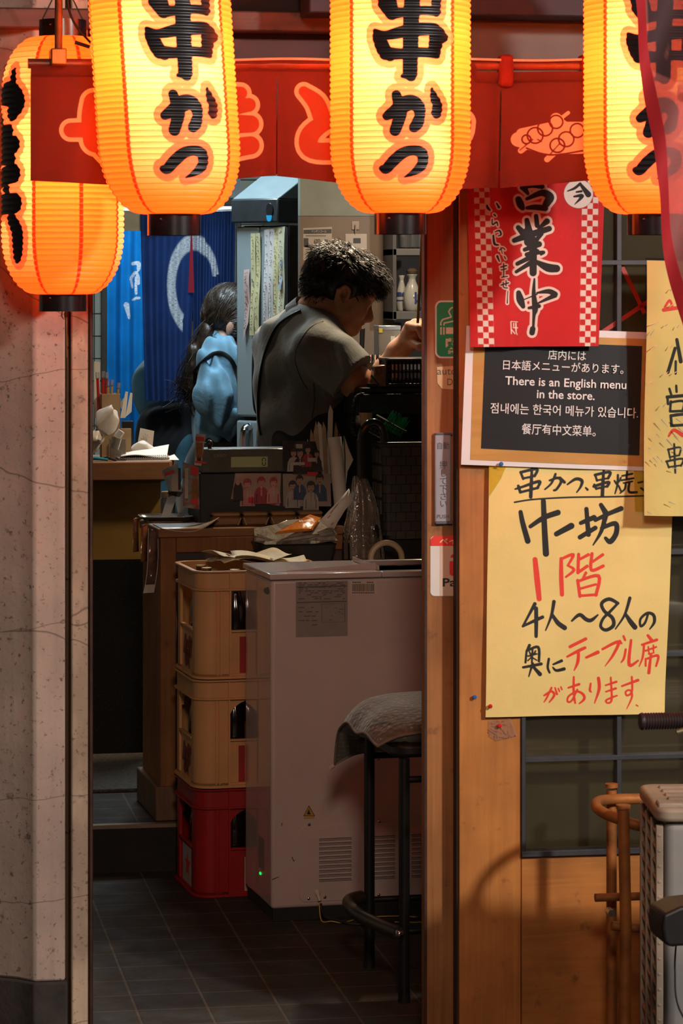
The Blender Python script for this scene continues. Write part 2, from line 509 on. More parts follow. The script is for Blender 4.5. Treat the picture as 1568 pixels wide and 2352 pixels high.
# weathered plaster: pale, with dark specks, streaks and cracks
def plaster(name, c, speck=0.75, patch=None):
    N = NT(name); u = N.coord(); c = lin(c)
    col = N.ramp(N.noise(u, 3.5, 5), [(0.3, tuple(x * .72 for x in c)), (0.7, tuple(min(1, x * 1.12) for x in c))])
    if patch:
        col = N.mix(N.ramp(N.noise(N.coord((1, 1, 0.35)), 9, 4, 0.6), [(0.44, 0.0), (0.56, 0.85)]), col, lin(patch))
    st = N.ramp(N.noise(N.coord((26, 26, 0.9)), 1, 4), [(0.52, 0.0), (0.8, 0.35)])
    col = N.mix(st, col, tuple(x * .4 for x in c))
    sp = N.ramp(N.noise(u, 75, 5, 0.7), [(0.58, 0.0), (0.66, speck)])
    sp2 = N.ramp(N.noise(u, 22, 6, 0.75), [(0.60, 0.0), (0.68, speck)])
    col = N.mix(sp, col, (0.05, 0.03, 0.02)); col = N.mix(sp2, col, (0.06, 0.035, 0.025))
    vo = N.n('ShaderNodeTexVoronoi', feature='DISTANCE_TO_EDGE'); vo.inputs['Scale'].default_value = 1.0
    cv = N.n('ShaderNodeMix', data_type='VECTOR'); cv.inputs[0].default_value = 0.12
    nz = N.n('ShaderNodeTexNoise'); nz.inputs['Scale'].default_value = 7; N.l(u, nz.inputs['Vector'])
    N.l(N.coord((1.2, 1.2, 3.4)), cv.inputs[4]); N.l(nz.outputs['Color'], cv.inputs[5]); N.l(cv.outputs[1], vo.inputs['Vector'])
    cr = N.ramp(vo.outputs['Distance'], [(0.0, 0.7), (0.003, 0.0)])
    col = N.mix(cr, col, (0.05, 0.03, 0.02))
    N.base(col); N.set(Roughness=0.85)
    N.bump(N.noise(u, 40, 6, 0.7), 0.25, 0.004)
    return N.m
PLASTER = plaster('weathered_plaster', (0.42, 0.325, 0.27))
POSTPAINT = plaster('flaking_cream_paint', (0.48, 0.36, 0.26), 0.6, patch=(0.28, 0.21, 0.15))
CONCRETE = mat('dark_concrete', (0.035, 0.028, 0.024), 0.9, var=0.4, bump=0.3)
JAMBWOOD = wood('dark_red_wood', (0.21, 0.080, 0.024), (0.42, 0.180, 0.055), (75, 75, 2.0), 0.4, coat=0.25, dirt=0.4)
PANELWOOD = wood('orange_plywood', (0.38, 0.132, 0.024), (0.55, 0.215, 0.045), (60, 60, 3.0), 0.5, coat=0.12, mottle=0.35, dirt=0.5)
PANELWOOD2 = wood('orange_plywood_crosswise', (0.33, 0.112, 0.020), (0.50, 0.190, 0.040), (5, 60, 70), 0.5, coat=0.12, mottle=0.4, dirt=0.6)
BEAMWOOD = wood('old_beam_wood', (0.05, 0.020, 0.012), (0.11, 0.045, 0.026), (3, 60, 60), 0.6, dirt=0.8)
LINTEL = mat('purple_brown_board', (0.035, 0.018, 0.020), 0.7, var=0.2, bump=0.1)
FASCIA = mat('grey_brown_board', (0.12, 0.105, 0.095), 0.8, var=0.2, scale=6, bump=0.15)
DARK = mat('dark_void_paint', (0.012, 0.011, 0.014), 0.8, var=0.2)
NAVY = mat('navy_awning', (0.012, 0.014, 0.028), 0.7, var=0.2)
IRONGREY = mat('blue_grey_steel', (0.050, 0.054, 0.064), 0.45, 0.2, var=0.2, bump=0.05)

def tiles():
    N = NT('dark_floor_tiles'); v = N.coord(rot=(0, 0, 0))
    br = N.n('ShaderNodeTexBrick', offset=0.0, squash=1.0)
    br.inputs['Scale'].default_value = 1.0; br.inputs['Mortar Size'].default_value = 0.004; br.inputs['Mortar Smooth'].default_value = 0.4
    br.inputs['Brick Width'].default_value = 0.166; br.inputs['Row Height'].default_value = 0.148
    br.inputs['Color1'].default_value = (0.025, 0.018, 0.0135, 1); br.inputs['Color2'].default_value = (0.038, 0.028, 0.020, 1)
    br.inputs['Mortar'].default_value = (0.125, 0.092, 0.060, 1)
    N.l(v, br.inputs['Vector'])
    g = N.noise(v, 9, 5, 0.65); s = N.noise(v, 160, 3, 0.6)
    col = N.mix(N.ramp(g, [(0.35, 0.15), (0.7, 0.65)]), br.outputs['Color'], (0.046, 0.034, 0.025))
    col = N.mix(N.ramp(s, [(0.62, 0.0), (0.72, 0.45)]), col, (0.16, 0.13, 0.10))
    N.base(col); N.l(N.ramp(g, [(0.3, 0.62), (0.7, 0.9)]), N.b.inputs['Roughness']); N.b.inputs['Specular IOR Level'].default_value = 0.25
    N.bump(N.math('ADD', N.math('MULTIPLY', br.outputs['Fac'], -0.6), N.math('MULTIPLY', s, 0.25)), 0.5, 0.004)
    return N.m
TILES = tiles()

# ground of the alley, floor of the shop, raised floor behind
YSTEP = at(300, 1893, 2.0).y
e0 = atz(213, 1902, 0.136); e1 = atz(345, 1887, 0.136)
YSTEP = (e0.y + e1.y) / 2
b = MB(); b.bb(-3.5, 5.0, -9.0, -0.05, -0.12, -0.02)
struct('ground', b, mat('wet_asphalt', (0.03, 0.028, 0.027), 0.6, var=0.4, bump=0.3))
b = MB(); b.bb(-1.2, 4.2, -0.05, YSTEP + 0.02, -0.1, 0.0)
struct('floor', b, TILES)
b = MB(); b.bb(-1.2, 4.2, YSTEP, 6.8, -0.1, 0.132)
struct('floor_raised', b, TILES)
b = MB(); b.bb(-1.2, 4.2, YSTEP - .004, YSTEP, 0.0, 0.126); struct('trim_11', b, mat('dark_step_riser', (.012, .009, .008), .8, var=.3))
b = MB(); b.bb(-1.2, 4.2, YSTEP - 0.006, YSTEP + 0.022, 0.126, 0.137)
struct('trim_1', b, mat('worn_metal_edge', (0.30, 0.22, 0.15), 0.4, 0.8))

# left pillar, door post with metal edge
XL0, XL1 = X(150, 0), X(78, 0)
b = MB()
b.prism([(XL0, 0), (XL1, 0), (X(40, .03), 0.035), (X(-120, .1), 0.12), (X(-120, .1), 1.1), (XL0, 1.1)], 0.178, 3.1)
struct('wall_left', b, PLASTER, bevel=0.006)
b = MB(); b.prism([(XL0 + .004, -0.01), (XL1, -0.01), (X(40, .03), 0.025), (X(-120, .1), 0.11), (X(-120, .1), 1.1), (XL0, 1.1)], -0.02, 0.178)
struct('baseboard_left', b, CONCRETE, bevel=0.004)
b = MB(); b.bb(XL0, X(166, .05), 0.035, 0.3, -0.02, 3.1)
struct('trim_2', b, mat('dark_gap_fill', (0.035, 0.02, 0.012), 0.8))
b = MB(); b.bb(X(163, .0), X(203, .0), -0.004, 0.12, -0.02, 3.1)
struct('door_frame_left', b, POSTPAINT, bevel=0.004)
b = MB(); b.bb(X(203.5, .0), X(213, .0), -0.008, 0.125, -0.02, 3.1)
struct('trim_3', b, mat('rusty_dark_edge', (0.055, 0.022, 0.014), 0.5, 0.3, var=0.4, bump=0.2), bevel=0.003)
t = thing('conduit_pipe', 'thin dark conduit pipe running down the gap beside the plaster pillar', 'pipe', (X(156, .02), 0.015, 0))
b = MB(); b.cyl((X(154, .015), 0.015, 0), (X(156, .015), 0.015, 2.6), 0.0045, n=10)
b.build('pipe', mat('dark_brass', (0.12, 0.07, 0.03), 0.4, 0.5), t)
b = MB()
for z in (0.5, 1.05, 1.55): b.tube([(X(151, .012), 0.02, z), (X(155, .008), 0.004, z), (X(159, .012), 0.02, z)], 0.003)
b.build('pipe_clip', mat('dark_brass', 0), t)

# sliding door leaf on the right: stile, rails, glass (slides behind the fixed front)
YD = 0.05
XJ0, XJ1 = X(974, YD), X(1066, YD)
ZT = Z(418, YD, 1000)
b = MB()
b.bb(XJ0, XJ1, YD, YD + 0.035, 0.015, 2.02)
b.bb(XJ1, XJ0 + 0.86, YD, YD + 0.035, 0.015, 0.20); b.bb(XJ1, XJ0 + 0.86, YD, YD + 0.035, 1.92, 2.02); b.bb(XJ0 + 0.79, XJ0 + 0.86, YD, YD + 0.035, 0.2, 1.92)
d = struct('door_1', b, JAMBWOOD, bevel=0.003)
b = MB(); b.bb(XJ1, XJ0 + 0.79, YD + 0.014, YD + 0.019, 0.2, 1.92); b.build('door_glass', GLASS, d)
b = MB(); b.bb(XJ0, XJ0 + 0.006, YD - 0.003, YD + 0.0, 0.02, 2.0); b.build('edge_strip', mat('rusty_dark_edge', 0), d)
b = MB(); b.bb(X(960, .1), XJ0 + 1.0, 0.09, 0.13, -0.0, 0.006); struct('trim_4', b, mat('worn_metal_edge', 0))

# fixed front on the right: stile, lower panels, window
XF0, XW0 = X(1054, 0), X(1196, 0)
XR = X(1196, 0) + 0.78
ZS = Z(1968, 0, 1200)
b = MB(); b.bb(XF0, XW0, 0.0, 0.04, 0.0, 2.6)
struct('wall_right', b, PANELWOOD, bevel=0.002)
b = MB(); b.bb(XF0 - 0.004, XF0 + 0.003, 0.006, 0.045, 0.0, 2.6); struct('gap_shade_strip', b, mat('dark_gap_fill', 0))  # dark strip standing for the shadow in the gap beside the stile
b = MB(); b.bb(XW0 + 0.002, XR, 0.003, 0.04, 0.0, ZS)
struct('wall_right_panel', b, PANELWOOD2, bevel=0.002)
b = MB(); b.bb(XR, XR + 0.4, 0.0, 0.04, 0.0, 2.6); struct('wall_right_end', b, PANELWOOD)
ZWT = 1.93
b = MB()
wd = X(1206, 0) - XW0
for a, c, z0, z1, y0 in ((XW0, XW0 + wd, ZS, ZWT, -0.006), (XR - wd, XR, ZS, ZWT, -0.006), (XW0, XR, ZS, ZS + 0.013, -0.008), (XW0, XR, ZWT - .015, ZWT, -0.006)):
    b.bb(a, c, y0, 0.03, z0, z1)
fr = struct('window_1', b, IRONGREY, bevel=0.0015)
b = MB()
for xx in (X(1421, 0), X(1650, 0)): b.bb(xx - .0055, xx + .0055, -0.003, 0.028, ZS, ZWT)
for yy in (1740, 1505, 1270, 1035, 800, 603): zz = Z(yy, 0, 1400); b.bb(XW0, XR, -0.0035, 0.028, zz - .0055, zz + .0055)
b.build('window_bars', IRONGREY, fr, bevel=0.001)
b = MB(); b.bb(XW0, XR, 0.010, 0.014, ZS, ZWT); b.build('window_pane', clear('dusty_glass', (0.85, 0.83, 0.76), refl=0.05, rough=0.08, alpha=0.035, col=(0.5, 0.45, 0.35)), fr)
b = MB(); b.bb(XW0 - .0, XR, 0.12, 0.13, 0.2, 2.1)
struct('dark_room_board', b, mat('olive_board', (0.10, 0.082, 0.05), 0.8, var=0.35, scale=5))  # added olive board in place of the dark room behind the glass
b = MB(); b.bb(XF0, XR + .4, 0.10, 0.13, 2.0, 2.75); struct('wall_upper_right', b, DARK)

# timber above the doorway
b = MB(); b.bb(X(-200, 0), XR + .4, -0.02, 0.04, Z(76, 0), Z(30, 0)); struct('trim_6', b, BEAMWOOD, bevel=0.004)
b = MB(); b.bb(X(205, 0), X(1075, 0), 0.03, 0.06, Z(400, 0.03), Z(92, 0.03)); struct('trim_7', b, LINTEL, bevel=0.003)
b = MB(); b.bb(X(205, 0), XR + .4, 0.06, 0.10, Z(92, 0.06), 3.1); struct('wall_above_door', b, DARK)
b = MB(); b.bb(X(1080, -.03), XR + .4, -0.035, -0.021, Z(412, -.03), Z(46, -.03)); struct('trim_8', b, FASCIA, bevel=0.003)
b = MB(); b.bb(X(700, -.1), XR + .4, -0.16, -0.03, Z(36, -.1), 3.1); struct('trim_9', b, NAVY, bevel=0.004)
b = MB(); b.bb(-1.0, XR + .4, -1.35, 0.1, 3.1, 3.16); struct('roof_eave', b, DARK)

# the room
CREAMW = mat('greasy_cream_wall', (0.30, 0.27, 0.22), 0.7, var=0.15)
b = MB(); b.bb(-1.25, 4.2, 0.1, 7.0, 2.75, 2.82); struct('ceiling', b, mat('dim_ceiling', (0.25, 0.23, 0.20), 0.9))
b = MB(); b.bb(-1.25, -1.2, 0.9, 7.0, 0, 2.75); struct('wall_room_left', b, CREAMW)
b = MB(); b.bb(3.2, 3.25, 0.13, 7.0, 0, 2.75); struct('wall_room_right', b, mat('dark_brown_wall', (0.05, 0.035, 0.025), 0.8))
# ------------------------------------------------------------------ paper lanterns
def lantern_mat():
    N = NT('lantern_paper')
    th, vv, ink, rib = N.attr('angle'), N.attr('height'), N.attr('ink'), N.attr('rib')
    panel = N.math('ABSOLUTE', th)
    white, orange = (1.0, 0.60, 0.20), (1.0, 0.26, 0.028)
    col = N.mix(N.math('ADD', N.step(panel, 0.785, 0.01), N.math('SUBTRACT', 1.0, N.step(panel, 2.356, 0.01))), orange, white)
    # both ends painted deeper orange, as the bulb's glow fades there
    ends = N.math('ABSOLUTE', N.math('SUBTRACT', vv, 0.52))
    col = N.mix(N.math('SUBTRACT', 1.0, N.step(ends, 0.40, 0.09)), col, (1.0, 0.21, 0.018))
    fib = N.noise(N.coord((40, 40, 6)), 6, 4)
    col = N.mix(N.ramp(fib, [(0.4, 0.0), (0.8, 0.18)]), col, (0.9, 0.25, 0.05))
    # red seams between the panels, thin dark hoops
    s = N.math('PINGPONG', N.math('ADD', panel, 0.3927), 0.3927)      # distance pattern, seam where it comes back to .3927
    seam = N.math('SUBTRACT', 0.3927, s)
    seam = N.math('MAXIMUM', N.step(seam, 0.033, 0.010), 0.0)
    seam = N.math('MULTIPLY', seam, N.math('SUBTRACT', 1.0, N.step(panel, 0.4, 0.02)))
    col = N.mix(N.math('MULTIPLY', seam, 0.95), col, (0.36, 0.016, 0.003))
    col = N.mix(N.step(rib, 0.10, 0.10), col, (0.62, 0.15, 0.02))
    col = N.mix(N.math('MULTIPLY', N.step(ink, 0.0135, 0.0012), 0.92), col, (0.60, 0.13, 0.048))
    blk = N.step(ink, 0.0, 0.0009)
    lit = N.mix(blk, col, (0.004, 0.003, 0.004))
    N.base(lit); N.set(Roughness=0.5)
    N.l(lit, N.b.inputs['Emission Color']); N.b.inputs['Emission Strength'].default_value = PAPER_GLOW
    tr = N.n('ShaderNodeBsdfTranslucent'); N.l(lit, tr.inputs[0])
    ad = N.n('ShaderNodeAddShader'); N.l(N.b.outputs[0], ad.inputs[0]); N.l(tr.outputs[0], ad.inputs[1])
    mx = N.n('ShaderNodeMixShader'); N.l(blk, mx.inputs[0])
    bk = N.n('ShaderNodeBsdfPrincipled'); bk.inputs['Base Color'].default_value = (0.012, 0.010, 0.012, 1); bk.inputs['Roughness'].default_value = 0.38
    N.l(ad.outputs[0], mx.inputs[1]); N.l(bk.outputs[0], mx.inputs[2]); N.l(mx.outputs[0], N.out.inputs[0])
    return N.m
LPAPER = lantern_mat()
LRING = mat('lantern_ring_black', (0.007, 0.006, 0.008), 0.25, var=0.1, coat=0.4)
BULBM = glow('bulb_glow', '#ffc890', 12)

def prof(v):      # radius over height, 0 bottom .. 1 top (fraction of full radius)
    e = 0.24
    d = min(v, 1 - v)
    if d >= e: return 1.0
    q = 1 - d / e
    return 0.43 + 0.57 * math.sqrt(max(0, 1 - q ** 2.1))
def lantern(name, label, base, R, H, strokes, turn, tilt=(0, 0), ringh=0.042, ringr=0.37, ribs=52, group='red paper lanterns over the shop front'):
    """base: centre of the paper's lower edge; strokes in metres: u along the surface from the panel's middle, v above the lower edge;
    turn: how far the printed panel is turned from the street"""
    t = thing(name, label, 'lantern', base, 0, group)
    nu, nv = 320, ribs * 6
    jj = np.linspace(0, 1, nv + 1)
    ph = (jj * ribs) % 1.0
    rib = np.minimum(ph, 1 - ph)                                 # 0 on a hoop
    pr = np.array([prof(v) for v in jj])
    rr = R * pr - 0.0032 * (1 - np.sin(PI * ph)) * np.where(pr > 0.62, 1, .4)
    th = np.linspace(-PI, PI, nu, endpoint=False)
    A, J = np.meshgrid(th, np.arange(nv + 1))
    Rr = rr[J]; Zz = jj[J] * H
    ang = A + turn - PI / 2                                      # panel middle faces -Y turned by 'turn'
    Xc = Rr * np.cos(ang) + Zz * tilt[0]; Yc = Rr * np.sin(ang) + Zz * tilt[1]
    V = np.stack([Xc, Yc, Zz], -1).reshape(-1, 3) + np.array(base)
    k = np.arange(nv)[:, None] * nu; i = np.arange(nu)[None]; i2 = (i + 1) % nu
    Fc = np.stack([k + i, k + i2, k + nu + i2, k + nu + i], -1).reshape(-1, 4)
    b = MB(); b.V = V.tolist(); b.Fc = Fc.tolist(); b.MI = [0] * len(b.Fc)
    S = segs(strokes)
    U = (A * R); ink = stroke_sdf(U, Zz, S, 0.1)
    b.attr = {'angle': A.ravel(), 'height': (Zz / H).ravel(), 'rib': (rib[J] * 2).ravel(), 'ink': ink.ravel()}
    b.build('paper_shade', LPAPER, t, smooth=180)
    m = Matrix.Translation(Vector(base))
    r = R * ringr * 1.0
    for nm, z0, z1 in (('bottom_ring', -ringh, 0.003), ('top_ring', H - 0.003, H + ringh)):
        b = MB(); off = Vector((tilt[0] * (z0 + z1) / 2, tilt[1] * (z0 + z1) / 2, 0))
        o = [(r * math.cos(2 * PI * q / 48), r * math.sin(2 * PI * q / 48)) for q in range(48)]
        inn = [(x * .965, y * .965) for x, y in o]
        mm = Matrix.Translation(Vector(base) + off)
        b.ring(o, inn, z0, z1, 0, mm)
        for q in (-0.62, 2.4, 4.0): b.ell((0, 0, 0), .003, mm @ Matrix.Translation((r * math.sin(q), -r * math.cos(q), (z0 + z1) / 2 + .008)), 8, 6)
        b.build(nm, LRING, t, smooth=40)
    hz = H * 0.52
    b = MB(); c = Vector(base) + Vector((tilt[0] * hz, tilt[1] * hz, hz)); b.ell(c, (.022, .022, .03))
    b.cyl(c + Vector((0, 0, .03)), c + Vector((0, 0, .30)), 0.004, n=8)
    b.build('bulb', BULBM, t)
    l = point('lantern_light', (0, 0, 0), BULB * (0.5 if ribs < 50 else 1), (1.0, 0.80, 0.52), 0.03); l.parent = t; l.location = (tilt[0] * hz, tilt[1] * hz - 0.03, hz)
    b = MB(); tp = Vector(base) + Vector((tilt[0] * (H + ringh), tilt[1] * (H + ringh), H + ringh))
    pts = [tp + Vector((r * math.sin(a) * .95, 0, -0.01)) for a in (PI / 2,)] + [tp + Vector((0, 0, .09))] + [tp + Vector((-r * .95, 0, -0.01))]
    b.tube(pts, 0.002); b.tube([tp + Vector((0, 0, .09)), Vector((tp.x, tp.y, 3.1))], 0.0025)
    b.build('hanging_cord', BLACKMATTE, t)
    return t

# brush lettering of the front lanterns, traced in pixels of an enlarged view of the left one
K = 4.522
KUSHI = [([(485, -150), (490, 250), (505, 600), (515, 800)], (75, 76, 72, 70)), ([(505, 800), (525, 830)], (60, 52)), ([(500, 820), (440, 832)], (50, 18)),
         ([(150, -60), (235, 60), (290, 190)], (60, 82, 60)), ([(200, 90), (290, 195)], (60, 60)), ([(290, 190), (420, 180), (600, 160), (730, 165)], (58, 45, 42, 46)),
         ([(715, -60), (722, 165)], (58, 50)), ([(230, -40), (480, -60), (730, -40)], (50, 55, 55)),
         ([(125, 372), (240, 415), (420, 378), (560, 355), (720, 350), (800, 405)], (26, 42, 58, 62, 58, 46)),
         ([(165, 430), (230, 560), (300, 625)], (62, 68, 52)), ([(250, 600), (430, 605), (600, 588), (755, 598)], (62, 50, 46, 46)),
         ([(750, 410), (735, 570)], (86, 66)), ([(790, 400), (845, 430), (800, 470)], (40, 12, 20))]
KA = [([(390, 1025), (425, 1130), (440, 1200), (432, 1280), (402, 1385)], (45, 56, 66, 58, 54)), ([(305, 1238), (400, 1180), (480, 1120), (560, 1102), (625, 1155), (638, 1235), (622, 1310), (590, 1355)], (42, 64, 76, 70, 62, 52, 58, 48)),
      ([(735, 955), (765, 1050), (800, 1130), (795, 1200)], (12, 44, 54, 56))]
TSU = [([(285, 1775), (330, 1775), (400, 1700), (500, 1615), (600, 1590), (680, 1615), (705, 1680), (692, 1750), (620, 1815), (530, 1862)], (34, 48, 54, 52, 46, 56, 54, 52, 30, 5))]
def front_strokes(bottom, shift=0.0):
    out = []
    for pts, r in KUSHI + KA + TSU:
        P = []
        for x, y in pts:
            px, py = 310 + x / K, y / K
            cx = 365 + 33 * (py / 500)
            u = 162 * math.asin(max(-1, min(1, (px - cx) / 162)))
            P.append(((u - 31 + shift) * SCL, (490 - py) * SCL))
        rr = [q / K * SCL * 1.10 for q in (r if hasattr(r, '__len__') else (r,))]
        out.append((P, rr))
    return out
YL = -0.62
def lant_at(px, py, Y): return at(px, py, Y)
pA = at(398, 492, YL); SCL = (at(500, 492, YL) - at(400, 492, YL)).length / 100
RA = 163 * SCL; HA = 683 * SCL
lantern('paper_lantern', 'tall glowing lantern with black brush letters, hanging left of the doorway and tilted', pA, RA, HA, front_strokes(492), 0.085, tilt=(-0.065, 0))
pB = at(919, 490, YL)
lantern('paper_lantern', 'tall glowing lantern with black brush letters, hanging straight above the sliding door stile', pB, RA, HA, front_strokes(490), -0.15, tilt=(0, 0))
pC = at(1499, 492, YL)
lantern('paper_lantern', 'glowing lantern half hidden behind the sheer red flag', pC, RA, HA, front_strokes(492), -0.225, tilt=(0, 0))
# the left one hangs behind the shop curtain, its lettering turned to the alley
YD_ = -0.165
pD = at(144, 676, YD_); sD = (at(244, 676, YD_) - at(144, 676, YD_)).length / 100
KD = 3.267
SD = [([(75, 555), (80, 640)], (20, 30)), ([(-20, 730), (60, 720), (115, 780), (80, 855)], (40, 62, 55, 45)), ([(-10, 880), (5, 930)], 30), ([(-20, 1000), (60, 995)], (35, 34)),
      ([(-20, 1105), (95, 1095)], 42), ([(-20, 1195), (75, 1200)], (30, 34)), ([(-20, 1345), (95, 1310)], 46), ([(20, 1400), (40, 1430)], 30), ([(-20, 1540), (100, 1530)], 50),
      ([(70, 1640), (115, 1740), (112, 1880), (95, 1940)], (34, 40, 36, 24))]
RD = 141
DS = []
for pts, r in SD:
    P = []
    for x, y in pts:
        px, py = x / KD, y / KD
        u = RD * math.asin(max(-.999, min(.999, (px - 140) / RD)))
        P.append(((u + RD * 1.27) * sD, (675 - py) * sD))
    DS.append((P, [q / KD * sD * 1.55 for q in (r if hasattr(r, '__len__') else (r,))]))
lantern('paper_lantern', 'all orange glowing lantern by the plaster pillar, partly covered by the red shop curtain', pD, RD * sD, 590 * sD, DS, -1.34, ringh=0.036, ringr=0.385, ribs=46)

# ------------------------------------------------------------------ red shop curtain on its pole
YN = -0.34
def npt(px, py): p = at(px, py, YN); return p
# outline band: cream between the letter's edge and 11 mm outside it
t = thing('shop_curtain', 'short dark red cloth curtain with orange letters across the top of the doorway', 'curtain', npt(700, 150))
nx, ny = 620, 140
Lc = [(70, 152, 415), (240, 152, 424), (420, 140, 424), (530, 139, 412), (634, 139, 402), (640, 139, 404), (780, 139, 420), (900, 140, 430), (1000, 141, 436), (1086, 143, 433), (1092, 166, 432), (1148, 167, 431), (1154, 167, 431), (1250, 165, 424), (1345, 164, 415), (1500, 164, 412)]
xs = np.linspace(70, 1500, nx); top = np.interp(xs, [q[0] for q in Lc], [q[1] for q in Lc]); bot = np.interp(xs, [q[0] for q in Lc], [q[2] for q in Lc])
PX = np.repeat(xs[None], ny, 0); fr_ = np.linspace(0, 1, ny)[:, None]; PY = top[None] + (bot - top)[None] * fr_
VX = np.empty((ny, nx, 3))
for j in range(ny):
    for i in range(nx): VX[j, i] = at(PX[j, i], PY[j, i], YN)
slit = np.exp(-((PX - 637) / 26) ** 2) + np.exp(-((PX - 1151) / 22) ** 2) + 0.4 * np.exp(-((PX - 420) / 30) ** 2)
VX[..., 1] -= 0.013 * np.clip(1 - fr_ / .09, 0, 1) ** .5
VX[..., 1] += 0.020 * slit * fr_ ** 0.8 + 0.006 * np.sin(PX / 37.0 + 0.6) * fr_ + 0.004 * np.sin(PX / 15.0 + PY / 60) * fr_ * 0.6
S1 = [([(430, 470), (425, 540), (440, 640)], (46, 52, 60)), ([(325, 598), (430, 596)], (34, 36)), ([(440, 620), (520, 700), (590, 740)], (56, 60, 60)), ([(480, 480), (700, 470), (780, 560), (700, 640)], 46)]
S1 += [([(800, 440), (1000, 430), (1105, 428)], (34, 36, 30)), ([(800, 520), (1000, 500), (1142, 482)], (40, 42, 32)), ([(1000, 570), (1150, 570)], (48, 40)), ([(880, 560), (960, 680), (1150, 668)], (46, 50, 42)), ([(1000, 430), (1030, 650)], 46)]
S1 += [([(1395, 420), (1450, 470), (1475, 530)], (24, 38, 40)), ([(1600, 520), (1480, 570), (1420, 630), (1440, 690), (1600, 690), (2000, 660), (2100, 620), (2125, 560)], (30, 38, 44, 40, 42, 42, 46, 40))]
fill = stroke_sdf(PX, PY, segs([([(x / 2, y / 2) for x, y in p], [q / 2 for q in (r if hasattr(r, '__len__') else (r,))]) for p, r in S1]), 60) * SCL
d2 = lambda L: [([(784 + x / 2, y / 2) for x, y in p], [q / 2 for q in (r if hasattr(r, '__len__') else (r,))]) for p, r in L]
dish = stroke_sdf(PX, PY, segs(d2([([(815, 640), (950, 660), (1150, 665)], (34, 46, 40)), ([(830, 615), (920, 600), (1010, 580)], (26, 30, 30)), ([(825, 692), (880, 650)], 13), ([(945, 732), (990, 690)], 13), ([(1012, 540), (1040, 518)], 8), ([(1000, 600), (1150, 600)], 40), ([(985, 545), (995, 555)], 26)])), 60)
knob = []
for x, y, r in ((890, 622, 36), (935, 590, 34), (985, 560, 30), (990, 668, 32), (1030, 640, 34), (1080, 600, 32), (850, 640, 20)):
    knob.append(np.abs(np.hypot(PX - (784 + x / 2), PY - y / 2) - r / 2) - 2.0)
knob.append(stroke_sdf(PX, PY, segs(d2([([(850, 680), (960, 712), (1120, 690)], 4), ([(820, 690), (880, 640)], 3), ([(955, 712), (1000, 660)], 3), ([(900, 640), (920, 650)], 3)])), 60))
lines = np.min(knob, axis=0)
b = MB(); b.V = VX.reshape(-1, 3).tolist()
k = np.arange(ny - 1)[:, None] * nx; i = np.arange(nx - 1)[None]
b.Fc = np.stack([k + i, k + nx + i, k + nx + i + 1, k + i + 1], -1).reshape(-1, 4).tolist()
cut = set()
b.MI = [0] * len(b.Fc)
outline = np.where(fill < 0.0105, np.maximum(-fill, fill - 0.0105), 0.02)
b.attr = {'fill': (fill + 0.0).ravel(), 'outline': np.maximum(-fill, fill - 0.0085).ravel(), 'dish': (dish * SCL).ravel(), 'lines': np.where(dish < 4, lines, 20).ravel() * SCL}
# slits: drop the faces along them in the lower part
Fa = np.array(b.Fc); cxs = PX.ravel()[Fa].mean(1); fy = np.repeat(fr_, nx, 1).ravel()[Fa].mean(1)
keep = ~((np.abs(cxs - 637) < 1.8) & (fy > 0.16)) & ~((np.abs(cxs - 1151) < 1.8) & (fy > 0.16))
b.Fc = Fa[keep].tolist(); b.MI = [0] * len(b.Fc)
NOREN2 = printed('noren_cloth_printed', (0.125, 0.026, 0.020), [('fill', (0.34, 0.080, 0.040), 0.0), ('outline', (0.92, 0.72, 0.48), 0.0), ('dish', (0.88, 0.66, 0.42), 0.0), ('lines', (0.14, 0.024, 0.018), 0.0)], rough=0.85, e=0.0007, sheet=0.22, weave=0.3)
b.build('cloth', NOREN2, t, smooth=180)
for px in (1160, 1345):
    b = MB()
    p0 = at(px - 16, 128, YN); p1 = at(px + 16, 200 if px == 1160 else 166, YN)
    b.bb(p0.x, p1.x, YN - 0.021, YN + 0.021, p1.z, p0.z + 0.002)
    b.build('hanging_loop', mat('noren_loop_cloth', (0.17, 0.015, 0.010), 0.9, var=0.15), t, bevel=0.008)
t = thing('curtain_pole', 'reddish round pole carrying the red shop curtain', 'pole', at(700, 148, YN))
b = MB(); b.cyl(at(64, 146, YN), at(1520, 152, YN), 0.0105, n=14); b.build('pole', mat('red_lacquer_pole', (0.20, 0.05, 0.018), 0.4, var=0.3, coat=0.2), t)
b = MB(); b.tube(smooth_pts([at(px, 137 + 2 * math.sin(px / 60), YN - .016) for px in range(520, 1420, 60)], 4), 0.0027); b.build('white_string', mat('dirty_string', (0.70, 0.60, 0.52), 0.9), t)
t = thing('pole_hanger', 'rusty vertical rod with a square clamp holding up the left end of the curtain pole', 'bracket', at(135, 130, YN - .03))
b = MB(); p = at(134, 132, YN - .03)
b.cyl(p, p + Vector((0.006, 0, 1.0)), 0.008, n=12); b.build('rod', mat('rusty_iron', (0.24, 0.10, 0.03), 0.6, 0.4, var=0.5, bump=0.3), t)
b = MB(); q = at(133, 133, YN - .02); b.bb(q.x - .016, q.x + .016, YN - .05, YN + .016, q.z - .016, q.z + .018)
b.build('clamp', mat('brass_clamp', (0.35, 0.17, 0.04), 0.45, 0.6, var=0.3), t, bevel=0.003)
t = thing('lantern_wire', 'thin dark wire curling over the top of the orange lantern', 'wire', at(160, 20, -.3))
b = MB(); b.tube(smooth_pts([at(150, -40, -.3), at(158, 20, -.3), at(175, 60, -.3), at(205, 95, -.3), at(235, 130, -.32), at(250, 160, -.32)], 6), 0.0026)
b.cyl(at(172, 97, -.3), at(206, 108, -.3), 0.004); b.build('wire', BLACKMATTE, t)
